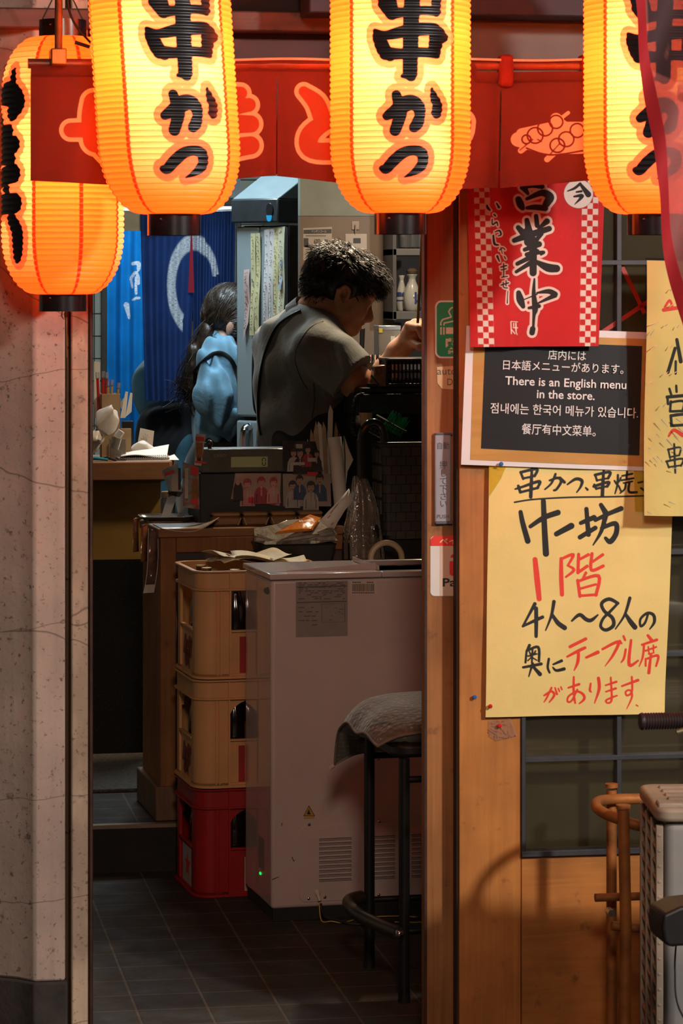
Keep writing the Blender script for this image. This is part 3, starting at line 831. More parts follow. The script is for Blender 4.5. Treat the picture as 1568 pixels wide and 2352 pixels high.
t = thing('hook_cord', 'cord with a small hook hanging below the orange lantern', 'cord', at(150, 715, -.16))
b = MB(); p = at(144, 712, -.165); b.tube(smooth_pts([p, p + Vector((-.002, 0, -.012)), p + Vector((.004, 0, -.02)), p + Vector((.004, 0, -.004))], 4), 0.0012)
b.cyl(p + Vector((.008, 0, 0)), p + Vector((.0085, 0, -0.10)), 0.0012, n=8); b.build('cord', mat('rusty_iron', 0), t)
# ------------------------------------------------------------------ paper and cloth signs on the right-hand front
def bil(c, u, v):        # corners TL TR BR BL
    return c[0] * (1 - u) * (1 - v) + c[1] * u * (1 - v) + c[2] * u * v + c[3] * (1 - u) * v
def sheet(corners_px, Y, nx, ny, bulge=None):
    """a sheet hung on the plane y = Y; returns MB plus the pixel rows/columns of its vertices as drawn on it"""
    c = [np.array(q, float) for q in corners_px]
    u, v = np.meshgrid(np.linspace(0, 1, nx), np.linspace(0, 1, ny))
    P = bil(c, u[..., None], v[..., None])
    W = [np.array(at(q[0], q[1], Y)) for q in c]
    V = bil(W, u[..., None], v[..., None])
    if bulge is not None: V[..., 1] -= bulge(u, v)
    b = MB(); b.V = V.reshape(-1, 3).tolist()
    k = np.arange(ny - 1)[:, None] * nx; i = np.arange(nx - 1)[None]
    b.Fc = np.stack([k + i, k + nx + i, k + nx + i + 1, k + i + 1], -1).reshape(-1, 4).tolist(); b.MI = [0] * len(b.Fc)
    return b, P[..., 0], P[..., 1]
def tr(L, s, ox, oy):    # strokes traced in an enlarged crop -> photograph pixels
    return segs([([(ox + x / s, oy + y / s) for x, y in p], [q / s for q in (r if hasattr(r, '__len__') else (r,))]) for p, r in L])
PXM = (at(1300, 1000, -.02) - at(1200, 1000, -.02)).length / 100     # metres per pixel on the front

# -- yellow hand-painted poster
S_, OX, OY = 3.409, 1100, 1060
BK = []
for x0, dx in ((0, 0),):
    BK += [([(318, 82), (338, 135)], 9), ([(318, 84), (445, 58), (428, 112)], 10), ([(336, 132), (432, 112)], 8), ([(300, 190), (315, 240)], 10), ([(275, 215), (330, 198), (465, 155), (448, 208)], (6, 9, 11, 9)),
           ([(315, 240), (455, 205)], 9), ([(407, 46), (402, 160), (397, 275)], (8, 12, 13))]
BK += [([(545, 148), (612, 128), (636, 158), (602, 215), (580, 226)], (7, 10, 10, 9, 8)), ([(592, 98), (560, 170), (508, 218)], (9, 8, 6)), ([(628, 125), (662, 162)], (8, 11)),
       ([(685, 180), (750, 137), (798, 150), (790, 195), (758, 242)], (6, 11, 12, 9, 5)), ([(828, 205), (842, 220)], (6, 9)),
       ([(902, 105), (915, 150)], 8), ([(900, 105), (1015, 82), (1002, 130)], 10), ([(914, 148), (1003, 130)], 7), ([(895, 180), (910, 215)], 8), ([(890, 195), (1005, 160), (995, 195)], 10), ([(910, 213), (1000, 192)], 8),
       ([(968, 62), (962, 160), (958, 268)], (8, 12, 13)),
       ([(1078, 105), (1075, 180), (1056, 252)], (8, 8, 5)), ([(1052, 150), (1064, 172)], 7), ([(1102, 125), (1088, 158)], 6), ([(1085, 190), (1105, 235)], 7), ([(1112, 112), (1192, 95)], 7), ([(1150, 78), (1146, 130)], 7),
       ([(1105, 147), (1202, 130)], 7), ([(1122, 168), (1194, 155)], 6), ([(1140, 165), (1132, 215), (1096, 248)], (7, 7, 5)), ([(1170, 160), (1166, 235), (1228, 240)], (8, 9, 9)),
       ([(1240, 165), (1275, 158)], 7), ([(1262, 208), (1292, 228)], 8), ([(270, 318), (420, 296), (700, 281), (1000, 276), (1298, 268)], 6)]
BK += [([(318, 395), (335, 480), (376, 622)], (15, 18, 20)), ([(396, 508), (500, 440), (612, 400)], (14, 18, 20)), ([(497, 312), (506, 500), (520, 722)], (18, 20, 22)), ([(602, 568), (718, 505)], (18, 22)),
       ([(792, 482), (895, 438)], (14, 18)), ([(835, 372), (852, 572)], (15, 17)), ([(786, 594), (905, 520)], (16, 16)), ([(948, 340), (985, 402)], (15, 20)), ([(905, 460), (1000, 412), (1105, 368)], (13, 15, 18)),
       ([(985, 425), (950, 550), (888, 655)], (18, 13, 5)), ([(955, 522), (1060, 485), (1068, 560), (1022, 628), (985, 600)], (13, 17, 18, 18, 12))]
BK += [([(432, 1115), (380, 1210), (336, 1290)], (13, 9, 8)), ([(336, 1290), (420, 1250), (492, 1218)], (8, 11, 12)), ([(442, 1150), (442, 1260), (440, 1368)], (14, 14, 12)), ([(582, 1098), (560, 1210), (515, 1322)], (13, 10, 5)),
       ([(566, 1195), (610, 1262), (664, 1302)], (10, 16, 17)), ([(720, 1248), (780, 1200), (830, 1235), (870, 1242), (922, 1200)], (7, 13, 14, 13, 6)),
       ([(1078, 1108), (1010, 1076), (952, 1110), (972, 1170), (1034, 1222), (1042, 1282), (985, 1318), (944, 1290), (962, 1230), (1020, 1170), (1075, 1112)], (11, 13, 12, 12, 13, 13, 12, 11, 10, 10, 9)),
       ([(1172, 1068), (1130, 1200), (1058, 1310)], (12, 9, 5)), ([(1136, 1190), (1175, 1250), (1212, 1296)], (10, 17, 18)), ([(1316, 1195), (1292, 1262), (1258, 1288), (1256, 1232), (1310, 1186), (1360, 1202), (1366, 1258), (1330, 1312)], (8, 9, 9, 9, 10, 12, 11, 5))]
BK += [([(388, 1438), (365, 1482)], (11, 7)), ([(365, 1480), (356, 1572)], 8), ([(366, 1482), (456, 1452), (462, 1562)], (8, 10, 9)), ([(378, 1522), (445, 1505)], 6), ([(412, 1470), (406, 1572)], 7), ([(388, 1490), (396, 1510)], 6), ([(435, 1482), (425, 1505)], 6),
       ([(402, 1530), (375, 1558)], 5), ([(412, 1535), (445, 1555)], 5), ([(338, 1610), (480, 1584)], (9, 11)), ([(412, 1580), (382, 1682)], (10, 5)), ([(412, 1600), (470, 1664)], (9, 15)),
       ([(540, 1545), (531, 1610), (546, 1652)], (9, 9, 8)), ([(575, 1588), (640, 1560)], (7, 11)), ([(572, 1612), (600, 1636), (660, 1624)], (6, 10, 12))]
RD_ = [([(434, 768), (450, 920), (466, 1076)], (20, 23, 20)), ([(640, 762), (640, 900), (645, 1042)], (14, 18, 17)), ([(640, 765), (734, 730), (692, 815)], (11, 13, 9)), ([(690, 815), (740, 850), (676, 905)], (9, 12, 9)), ([(776, 728), (770, 872)], 13), ([(770, 775), (852, 730)], (10, 13)),
       ([(770, 872), (842, 820)], (12, 13)), ([(880, 722), (874, 850), (966, 818)], (13, 13, 13)), ([(886, 785), (962, 730)], (10, 13)), ([(832, 872), (800, 932)], (12, 8)), ([(768, 932), (784, 1056)], 13), ([(768, 940), (930, 896), (908, 1046)], (11, 14, 13)), ([(788, 996), (908, 962)], 10), ([(784, 1052), (914, 1042)], 11)]
RD_ += [([(706, 1450), (828, 1388)], (13, 13)), ([(684, 1528), (770, 1482), (822, 1458)], (9, 13, 12)), ([(772, 1490), (766, 1570), (738, 1636)], (12, 13, 5)), ([(832, 1534), (922, 1492)], (10, 15)), ([(958, 1468), (1082, 1410), (1042, 1512), (978, 1602)], (10, 13, 11, 4)), ([(1094, 1402), (1106, 1422)], 9), ([(1122, 1366), (1134, 1396)], 10),
        ([(1140, 1470), (1126, 1540), (1104, 1572)], (10, 10, 6)), ([(1182, 1398), (1168, 1590), (1240, 1558)], (11, 14, 8)), ([(1316, 1362), (1344, 1396)], (12, 14)), ([(1268, 1434), (1388, 1396)], (9, 12)), ([(1286, 1430), (1276, 1530), (1248, 1604)], (10, 9, 5)), ([(1298, 1482), (1384, 1452)], 8), ([(1320, 1450), (1326, 1502)], 7), ([(1360, 1438), (1362, 1490)], 7),
        ([(1322, 1508), (1366, 1498)], 6), ([(1300, 1545), (1300, 1600)], 9), ([(1300, 1548), (1398, 1520), (1384, 1602)], (8, 11, 9)), ([(1342, 1510), (1326, 1654)], (10, 14))]
RD_ += [([(504, 1832), (560, 1800), (584, 1830), (545, 1886)], (8, 9, 11, 6)), ([(562, 1772), (525, 1850), (503, 1884)], (9, 8, 5)), ([(590, 1772), (606, 1822)], (7, 9)), ([(616, 1778), (624, 1800)], 7), ([(636, 1766), (644, 1786)], 7), ([(694, 1772), (778, 1744)], (8, 11)), ([(736, 1688), (736, 1800), (748, 1892)], (9, 10, 8)),
        ([(764, 1786), (722, 1872), (690, 1882), (696, 1840), (760, 1802), (808, 1822), (818, 1860), (780, 1896)], (8, 8, 8, 8, 9, 11, 11, 6)), ([(868, 1738), (862, 1790), (874, 1806)], (8, 10, 5)), ([(928, 1696), (934, 1780), (898, 1892)], (13, 13, 5)), ([(984, 1752), (1068, 1724)], (7, 10)), ([(986, 1802), (1064, 1776)], (7, 10)),
        ([(1024, 1690), (1032, 1860), (1002, 1890), (986, 1872), (1020, 1852), (1074, 1832)], (8, 9, 8, 8, 8, 7)), ([(1112, 1758), (1240, 1712)], (8, 12)), ([(1190, 1686), (1192, 1800), (1152, 1832), (1142, 1802), (1176, 1790), (1192, 1840), (1148, 1938)], (9, 9, 8, 8, 8, 9, 4)), ([(1224, 1906), (1238, 1914)], 6)]
t = thing('yellow_poster', 'large yellow hand-painted poster in black and red pinned below the blackboard notice', 'poster', at(1320, 1640, -.012))
b, PX, PY = sheet([(1122, 1066), (1549, 1062), (1525, 1639), (1114, 1647)], -.010, 240, 340, lambda u, v: 0.004 * np.sin(u * 5 + 1) ** 2 + 0.006 * np.clip(v - .9, 0, 1) * 10 * (u - .2) ** 2 + .002 * np.sin(v * 9 + u * 3))
b.attr = {'black': stroke_sdf(PX, PY, tr([(p, [q * 1.14 for q in (r if hasattr(r, '__len__') else (r,))]) for p, r in BK], S_, OX, OY), 30).ravel() * PXM, 'red': stroke_sdf(PX, PY, tr(RD_, S_, OX, OY), 30).ravel() * PXM}
YPAP = printed('yellow_paper', (0.84, 0.655, 0.235), [('red', (0.80, 0.045, 0.02), 0), ('black', (0.008, 0.007, 0.007), 0)], rough=0.6, e=0.0006, sheet=0.0, bumpn=0.06)
b.build('sheet', YPAP, t, smooth=180)
TAPE = clear('sticky_tape', (0.93, 0.80, 0.45), refl=0.09, bump=0.15)
for c in ([(1455, 1075), (1484, 1080), (1480, 1175), (1458, 1175)], [(1122, 1070), (1162, 1072), (1150, 1100), (1124, 1140)]):
    b = MB(); b.quad([at(x, y, -.017) for x, y in c][::-1]); b.build('tape', TAPE, t)

# -- blackboard notice in four languages
t = thing('blackboard_notice', 'printed blackboard notice in four languages with a wooden border and white edge', 'notice', at(1280, 1070, -.02))
YB = -.018
W4 = [(1071, 748), (1508, 764), (1494, 1082), (1058, 1067)]
def q4(c, Y): return [at(x, y, Y) for x, y in c][::-1]
b, _, _ = sheet(W4, YB, 24, 18, lambda u, v: .003 * np.sin(u * 4) + .002 * v * v)
b.build('white_sheet', mat('laminated_white', (0.80, 0.80, 0.82), 0.25, var=0.02, coat=0.4), t, smooth=180)
b, _, _ = sheet([(1088, 765), (1494, 779), (1482, 1072), (1079, 1056)], YB - .0012, 24, 18, lambda u, v: .003 * np.sin(u * 4) + .002 * v * v)
b.build('wooden_border', wood('printed_tan_wood', (0.50, 0.27, 0.075), (0.62, 0.36, 0.11), (4, 40, 40), 0.25, coat=0.4, mottle=0.1, bump=0), t, smooth=180)
b, _, _ = sheet([(1114, 781), (1475, 795), (1468, 1046), (1104, 1030)], YB - .0024, 24, 18, lambda u, v: .003 * np.sin(u * 4) + .002 * v * v)
bf_ = b.build('black_field', mat('printed_blackboard', (0.022, 0.023, 0.027), 0.28, var=0.15, scale=3, coat=0.5), t, smooth=180)
b = MB(); ux = at(1470, 955, YB) - at(1130, 943, YB)
def line(bd, body, cx, cy, wpx, hgt, weight=.005, mi=0, Y=None, u=None, fit=True):
    p = at(cx, cy, (YB - .0068) if Y is None else Y); uu = u or ux
    T = axes(p, uu, (0, 0, 1))
    V, _ = text_geo(body, 1.0, weight, 'CENTER', 1.0, 1.0)
    wd = max(v[0] for v in V) - min(v[0] for v in V)
    s = hgt * PXM; sx = wpx * PXM / (wd * s) if fit else 1
    bd.text(body, 1.0, T @ Matrix.Scale(s, 4), weight, 0.0, mi=mi, sx=sx)
line(b, '店内には', 1302, 818, 87, 24); line(b, '日本語メニューがあります。', 1299, 845, 277, 24)
line(b, 'There is an English menu', 1300, 880, 279, 27, .012); line(b, 'in the store.', 1299, 908, 133, 27, .012)
line(b, '점내에는 한국어 메뉴가 있습니다.', 1296, 945, 340, 26); line(b, '餐厅有中文菜单。', 1290, 990, 170, 26)
b.build('lettering', WHITEINK, bf_, smooth=0)

# -- red open-for-business cloth
S6, O6, P6 = 4.612, 1060, 400
GL = [([(600, 268), (622, 320), (645, 362)], (34, 40, 24)), ([(690, 262), (850, 198), (932, 240), (905, 300), (872, 352)], (18, 34, 44, 40, 30)), ([(690, 358), (780, 350), (885, 362)], (18, 30, 30)), ([(662, 150), (700, 205)], (34, 18)), ([(715, 245), (808, 212)], (14, 24)), ([(640, 142), (740, 120), (850, 132)], (26, 26, 26)), ([(620, 20), (860, -10)], 30),
      ([(690, 488), (712, 600)], (26, 40)), ([(788, 445), (800, 545)], (24, 26)), ([(902, 500), (815, 575)], (32, 14)), ([(598, 566), (650, 622)], (26, 38)), ([(555, 702), (700, 650), (925, 578)], (26, 36, 30)), ([(702, 600), (704, 720)], 44), ([(842, 632), (800, 690), (762, 755)], (26, 22, 22)),
      ([(668, 800), (820, 742)], (22, 32)), ([(690, 852), (800, 815)], 24), ([(800, 835), (868, 828), (840, 852)], (20, 18, 12)), ([(758, 700), (758, 1045)], (42, 38)), ([(588, 950), (730, 880)], (22, 26)), ([(576, 1035), (730, 940)], (18, 26)), ([(795, 930), (912, 990), (1000, 1000)], (22, 44, 40)),
      ([(602, 1258), (620, 1330), (652, 1402)], (28, 42, 24)), ([(655, 1332), (800, 1272)], (6, 8)), ([(800, 1258), (920, 1242), (985, 1272)], (10, 26, 30)), ([(985, 1285), (900, 1325), (800, 1372)], (26, 18, 8)), ([(715, 1418), (820, 1398)], (16, 22)), ([(772, 1110), (765, 1260), (780, 1420), (768, 1500), (760, 1640)], (10, 22, 32, 18, 14)), ([(755, 1640), (748, 1680)], (30, 30))]
SM = [([(263, 335), (275, 362), (300, 385)], (12, 14, 6)), ([(365, 308), (390, 352)], (8, 14)), ([(338, 428), (352, 442)], 9), ([(318, 478), (322, 535), (365, 508), (378, 548)], (7, 7, 9, 6)), ([(346, 612), (395, 598), (412, 640), (380, 655)], (5, 9, 9, 5)), ([(330, 650), (342, 738), (385, 750)], (10, 13, 8)),
      ([(396, 805), (430, 780), (455, 800)], 6), ([(410, 775), (425, 842)], 5), ([(372, 870), (395, 925)], (13, 7)), ([(448, 872), (462, 898)], 6), ([(408, 985), (472, 968)], 7), ([(412, 1015), (470, 1002)], 6), ([(440, 948), (440, 1075), (418, 1092), (482, 1082)], (7, 6, 6, 6)), ([(412, 1175), (492, 1152)], 7), ([(436, 1145), (440, 1198), (482, 1206)], 6), ([(466, 1128), (466, 1185)], 6), ([(485, 1240), (480, 1300), (478, 1366)], (5, 5, 7))]
IMA = [([(1250, 100), (1190, 150), (1115, 180)], (14, 14, 6)), ([(1250, 105), (1335, 215)], (14, 32)), ([(1210, 190), (1262, 182)], (10, 13)), ([(1185, 238), (1270, 232), (1190, 322)], (10, 20, 4))]
SEAL = [([(515, 1565), (520, 1690)], 6), ([(515, 1560), (590, 1565)], 4), ([(545, 1580), (545, 1610)], 6), ([(570, 1580), (572, 1660)], 8), ([(540, 1625), (590, 1628)], 6), ([(525, 1650), (560, 1690)], 6), ([(570, 1665), (585, 1700)], 5)]
t = thing('open_banner', 'red cloth banner with big black brush characters and checkered white edges', 'banner', at(1230, 795, -.05))
b, PX, PY = sheet([(1072, 395), (1390, 385), (1374, 795), (1079, 797)], -.050, 250, 320, lambda u, v: 0.006 * np.sin(u * 8.5 + .6) * (0.4 + .6 * v) + .010 * np.exp(-((u - .33) / .05) ** 2) * np.clip(v - .45, 0, 1))
gl = stroke_sdf(PX, PY, tr(GL, S6, O6, P6), 40); sm = stroke_sdf(PX, PY, tr(SM, S6, O6, P6), 40); im = stroke_sdf(PX, PY, tr(IMA, S6, O6, P6), 40)
circ = np.hypot(PX - (O6 + 1232 / S6), PY - (P6 + 208 / S6)) - 33.5
def checker(xa, xb, x2a, x2b, y0, y1, rows):
    tt = (PY - y0) / (y1 - y0); L = xa + (x2a - xa) * tt; Rr = xb + (x2b - xb) * tt
    cu = (PX - L) / (Rr - L) * 3; cv = tt * rows
    f = np.sin(PI * cu) * np.sin(PI * cv) * 4.5
    out = np.maximum(-cu, cu - 3) * 14
    return np.maximum(-f, out)
cw = np.minimum(checker(O6 + 124 / S6, O6 + 290 / S6, O6 + 168 / S6, O6 + 338 / S6, P6 + 126 / S6, P6 + 1800 / S6, 27), checker(O6 + 1270 / S6, O6 + 1445 / S6, O6 + 1238 / S6, O6 + 1415 / S6, P6 + 245 / S6, P6 + 1785 / S6, 25))
whi = np.minimum.reduce([gl - 5.6, sm - 3.0, stroke_sdf(PX, PY, tr(SEAL, S6, O6, P6), 40), cw])
blk = np.minimum.reduce([gl, sm, im])
b.attr = {'white': whi.ravel() * PXM, 'black': blk.ravel() * PXM, 'disc': circ.ravel() * PXM, 'dring': (np.abs(circ) - .5).ravel() * PXM}
b.build('cloth', printed('red_banner_cloth', (0.50, 0.012, 0.014), [('white', (0.72, 0.62, 0.54), 0), ('disc', (0.74, 0.68, 0.62), 0), ('dring', (0.02, 0.015, 0.015), 0), ('black', (0.016, 0.015, 0.016), 0)], rough=0.8, e=0.0006, weave=0.3), t, smooth=180)

# -- plastic-wrapped yellow poster at the right edge
t = thing('wrapped_poster', 'yellow poster wrapped in shiny clear film at the right edge of the shop front', 'poster', at(1530, 1180, -.07))
YW = -.075
b, PX, PY = sheet([(1485, 598), (1720, 604), (1712, 1188), (1478, 1184)], YW, 130, 260, lambda u, v: .006 * np.sin(v * 7) * (1 - u) + .004 * np.sin(u * 9))
CW = 324 / 168
BW = [([(1548, 800), (1532, 855)], 4), ([(1552, 780), (1562, 830)], (4, 5)), ([(1550, 830), (1550, 858)], 3), ([(1536, 893), (1540, 905)], 3), ([(1552, 886), (1553, 900)], 3), ([(1532, 915), (1533, 928)], 3), ([(1531, 912), (1580, 908)], 4), ([(1540, 922), (1538, 945)], 3), ([(1540, 924), (1570, 922), (1568, 944)], 3), ([(1540, 945), (1568, 944)], 3), ([(1540, 955), (1542, 978)], 3.4), ([(1540, 955), (1578, 953), (1576, 976)], 3.6), ([(1541, 978), (1577, 976)], 3.4),
      ([(1534, 1032), (1538, 1052)], 2.4), ([(1533, 1033), (1562, 1028), (1560, 1046)], 2.4), ([(1537, 1050), (1560, 1046)], 2.2), ([(1530, 1060), (1535, 1074)], 2.4), ([(1529, 1060), (1568, 1054), (1564, 1070)], 2.6), ([(1534, 1073), (1564, 1069)], 2.2), ([(1548, 1020), (1550, 1086)], 2.6)]
RW = [([(1524, 705), (1535, 690), (1542, 708)], 3), ([(1521, 712), (1560, 706)], 4.5), ([(1535, 1002), (1547, 988), (1568, 1000)], (2.5, 4, 5))]
b.attr = {'black': stroke_sdf(PX, PY, segs(BW), 30).ravel() * PXM, 'red': stroke_sdf(PX, PY, segs(RW), 30).ravel() * PXM}
b.build('sheet', YPAP, t, smooth=180)
rr = np.random.default_rng(3)
b, PX, PY = sheet([(1482, 592), (1724, 598), (1716, 1200), (1474, 1196)], YW - .020, 70, 170)
A = np.array(b.V); A[:, 1] -= 0.0003 * np.abs(np.sin(PX.ravel() / 17 + PY.ravel() / 31 + 1.5 * np.sin(PY.ravel() / 40))) + 0.0002 * np.abs(np.sin(PX.ravel() / 7 - PY.ravel() / 13)) + 0; b.V = A.tolist()
b.build('clear_wrap', clear('crinkled_wrap', (0.97, 0.97, 0.96), refl=0.10, rough=0.05, bump=0.07), t, smooth=180)
b = MB()
for q in range(26):
    x, y = rr.uniform(1486, 1560), rr.uniform(640, 1190); a = rr.uniform(.2, 1.1) * (1 if y > 950 else -1); L_ = rr.uniform(6, 24)
    b.tube([at(x, y, YW - .0205), at(x + L_ * math.cos(a), y + L_ * math.sin(a), YW - .021)], [.0013, .0004], 6)
b.build('film_fold_sparkle', clear('film_sparkle_white', refl=0.5, rough=0.1, alpha=.65, col=(.95, .95, .95)), t)  # white streaks modelled for the sparkle along the film folds

# -- sheer red flag hanging nearest the street, far right
t = thing('sheer_flag', 'sheer red flag with a dark print hanging at the far right edge, nearest the street', 'flag', at(1568, 780, -1.15))
YF = -1.15
edge = [(1438, -80), (1462, 60), (1481, 180), (1493, 300), (1500, 400), (1520, 520), (1538, 620), (1556, 720), (1570, 790)]
nx, ny = 60, 150
ys = np.linspace(-80, 790, ny); ex = np.interp(ys, [q[1] for q in edge], [q[0] for q in edge])
us = np.linspace(0, 1, nx) ** 1.3
PX = ex[:, None] + us[None] * (1800 - ex[:, None]); PY = np.repeat(ys[:, None], nx, 1)
b = MB(); V = []
for j in range(ny):
    for i in range(nx):
        p = at(PX[j, i], PY[j, i], YF); p.y += .025 * math.sin(PX[j, i] / 34 + PY[j, i] / 90) ; V.append(tuple(p))
b.V = V
k = np.arange(ny - 1)[:, None] * nx; i = np.arange(nx - 1)[None]
b.Fc = np.stack([k + i, k + nx + i, k + nx + i + 1, k + i + 1], -1).reshape(-1, 4).tolist(); b.MI = [0] * len(b.Fc)
hem = PX - ex[:, None] - 26
bl = stroke_sdf(PX, PY, segs([([(1500, -40), (1520, 60), (1510, 130), (1545, 170)], (25, 28, 22, 14)), ([(1560, 0), (1570, 100), (1560, 160)], 30), ([(1560, 225), (1600, 230)], 12)]), 60)
b.attr = {'hem': hem.ravel(), 'blob': bl.ravel()}
N = NT('sheer_red_cloth')
c = N.mix(N.step(N.attr('blob'), 0, 4), (0.26, 0.085, 0.08), (0.045, 0.018, 0.022)); c = N.mix(N.step(N.attr('hem'), 0, 1.5), c, (0.34, 0.006, 0.012))
N.base(c); N.set(Roughness=.8)
tl = N.n('ShaderNodeBsdfTranslucent'); N.l(c, tl.inputs[0]); m1 = N.n('ShaderNodeMixShader'); m1.inputs[0].default_value = .12
N.l(N.b.outputs[0], m1.inputs[1]); N.l(tl.outputs[0], m1.inputs[2])
tp = N.n('ShaderNodeBsdfTransparent'); tp.inputs[0].default_value = (1, .75, .72, 1); m2 = N.n('ShaderNodeMixShader')
N.l(N.math('MULTIPLY', N.math('SUBTRACT', 1.0, N.step(N.attr('hem'), 0, 1.5)), 0.07), m2.inputs[0]); N.l(m1.outputs[0], m2.inputs[1]); N.l(tp.outputs[0], m2.inputs[2]); N.l(m2.outputs[0], N.out.inputs[0])
b.build('cloth', N.m, t, smooth=180)
b = MB(); b.cyl(at(1425, -88, YF), at(1810, -88, YF), .008); b.cyl(at(1620, -88, YF), at(1620, -88, YF) + Vector((0, 0, .9)), .006); b.build('flag_rod', BLACK, t)

# -- stickers and push plate on the sliding door stile
YS = YD - .0015
t = thing('smoking_sticker', 'green smoking sign sticker with a white cigarette on the door stile', 'sticker', at(1040, 820, YS))
def rr_px(x0, y0, x1, y1, r, Y, n=6): return [at(x, y, Y) for x, y in rrect(x0, x1, y0, y1, r, n)][::-1]
b = MB(); b.quad(rr_px(999, 690, 1090, 823, 14, YS)); b.build('white_border', mat('sticker_white', (.72, .72, .68), .35, var=.03, coat=.3), t)
b = MB(); b.quad(rr_px(1002.5, 694, 1086, 819, 12, YS - .0006)); b.build('green_field', mat('sticker_green', (.012, .30, .12), .35, var=.1, coat=.3), t)
b = MB(); YS2 = YS - .0012
def pbar(pts, r, Y, bd, mi=0):
    for a, c in zip(pts[:-1], pts[1:]):
        d = Vector((c[0] - a[0], c[1] - a[1])); nrm = Vector((-d.y, d.x)).normalized() * r; e = d.normalized() * r * .4
        bd.quad([at(x, y, Y) for x, y in ((a[0] - e.x + nrm.x, a[1] - e.y + nrm.y), (c[0] + e.x + nrm.x, c[1] + e.y + nrm.y), (c[0] + e.x - nrm.x, c[1] + e.y - nrm.y), (a[0] - e.x - nrm.x, a[1] - e.y - nrm.y))], mi)
b.quad([at(x, y, YS2) for x, y in ((1024, 752), (1082, 752), (1082, 767), (1024, 767))][::-1])
pbar([(1012.5, 752), (1012.5, 768)], 1.7, YS2, b); pbar([(1019, 752), (1019, 768)], 1.7, YS2, b)
pbar([(1012, 747), (1012, 741), (1016, 734), (1026, 731), (1036, 728), (1033, 722), (1030, 716), (1034, 709), (1039, 706)], 1.7, YS2, b)
pbar([(1019, 747), (1020, 742), (1030, 740), (1044, 737), (1043, 730), (1044, 724), (1054, 723)], 1.7, YS2, b)
line(b, '喫煙可', 1055, 791, 64, 26, .03, Y=YS2, u=Vector((1, 0, 0))); line(b, 'SMOKING OK', 1057, 809, 58, 10, .04, Y=YS2, u=Vector((1, 0, 0)))
b.build('pictogram', mat('sticker_cream', (.70, .62, .45), .4, var=0), t, smooth=0)
t = thing('tape_label', 'torn tan paper label with handwriting, taped to the door stile under the green sticker', 'label', at(1030, 890, YS))
b = MB(); b.quad([at(x, y, YS) for x, y in ((1003, 843), (1080, 838), (1080, 897), (1015, 893), (1004, 880))][::-1]); b.build('paper', mat('tan_paper', (.56, .40, .20), .6, var=.12), t)
b = MB(); line(b, 'auto', 1026, 853, 44, 24, .0, Y=YS - .0008, u=Vector((1, 0, 0))); line(b, 'Door', 1048, 878, 44, 22, .0, Y=YS - .0008, u=Vector((1, 0, 0))); b.build('handwriting', INKSOFT, t, smooth=0)
t = thing('push_plate', 'grey vertical touch plate with dark characters on the sliding door stile', 'touch plate', at(1017, 1200, YD - .01))
p0, p1 = at(998, 994, YD - .012), at(1036, 1203, YD - .012)
b = MB(); b.bb(p0.x, p1.x, YD - .012, YD + .0, p1.z, p0.z); pl_ = b.build('plate', mat('grey_plastic', (.30, .32, .36), .4, var=.06), t, bevel=.004, seg=3)
for a, c in ((994, 999), (1196, 1203)): b = MB(); q0, q1 = at(997.5, a, YD), at(1036.5, c, YD); b.bb(q0.x - .0005, q1.x + .0005, YD - .0135, YD - .001, q1.z, q0.z); b.build('end_cap', mat('dark_grey_plastic', (.10, .11, .13), .4), t, bevel=.002)
b = MB(); Yp = YD - .0128; U1 = Vector((1, 0, 0))
line(b, '自動', 1017, 1025, 27, 17, .0, Y=Yp, u=U1)
for ch, y in zip('押して下さい', (1069, 1088, 1106, 1124, 1141, 1158)): line(b, ch, 1018, y, 17, 19, .0, Y=Yp, u=U1, fit=False)
line(b, 'PUSH', 1017, 1187, 27, 12, .0, Y=Yp, u=U1)
b.build('lettering', mat('plate_print', (.06, .065, .08), .6, var=0), pl_, smooth=0)
t = thing('payment_sticker', 'white payment sticker with a red top band, low on the door stile', 'sticker', at(1030, 1366, YS))
b = MB(); b.quad(rr_px(988, 1231, 1104, 1369, 10, YS)); b.build('white_field', mat('sticker_white', 0), t)
b = MB(); b.quad([at(x, y, YS - .0005) for x, y in ((988, 1254), (1104, 1254), (1104, 1239), (1098, 1231), (996, 1231), (988, 1239))]); rb_ = b.build('red_band', REDINK, t)
b = MB(); b.quad([at(x, y, YS - .0006) for x, y in ((1010, 1369), (1104, 1369), (1104, 1254), (1010, 1254))]); b.build('tint_field', mat('sticker_beige', (.66, .50, .38), .35, var=.03), t)
b = MB(); line(b, 'ペイペイ', 1050, 1244, 80, 17, .02, Y=YS - .0011, u=U1); b.build('band_lettering', CREAMINK, rb_, smooth=0)
b = MB()
b.quad([at(x, y, YS - .0011) for x, y in ((1034, 1281), (1036, 1275), (1042, 1272), (1086, 1272), (1086, 1281))]); b.quad([at(x, y, YS - .0011) for x, y in ((1032, 1289), (1075, 1287), (1064, 1322), (1037, 1323), (1032, 1318))])
b.build('mark', REDINK, t, smooth=0)
b = MB(); line(b, 'PayPay', 1062, 1338, 94, 26, .02, Y=YS - .0011, u=U1); b.build('lettering', INK, t, smooth=0)

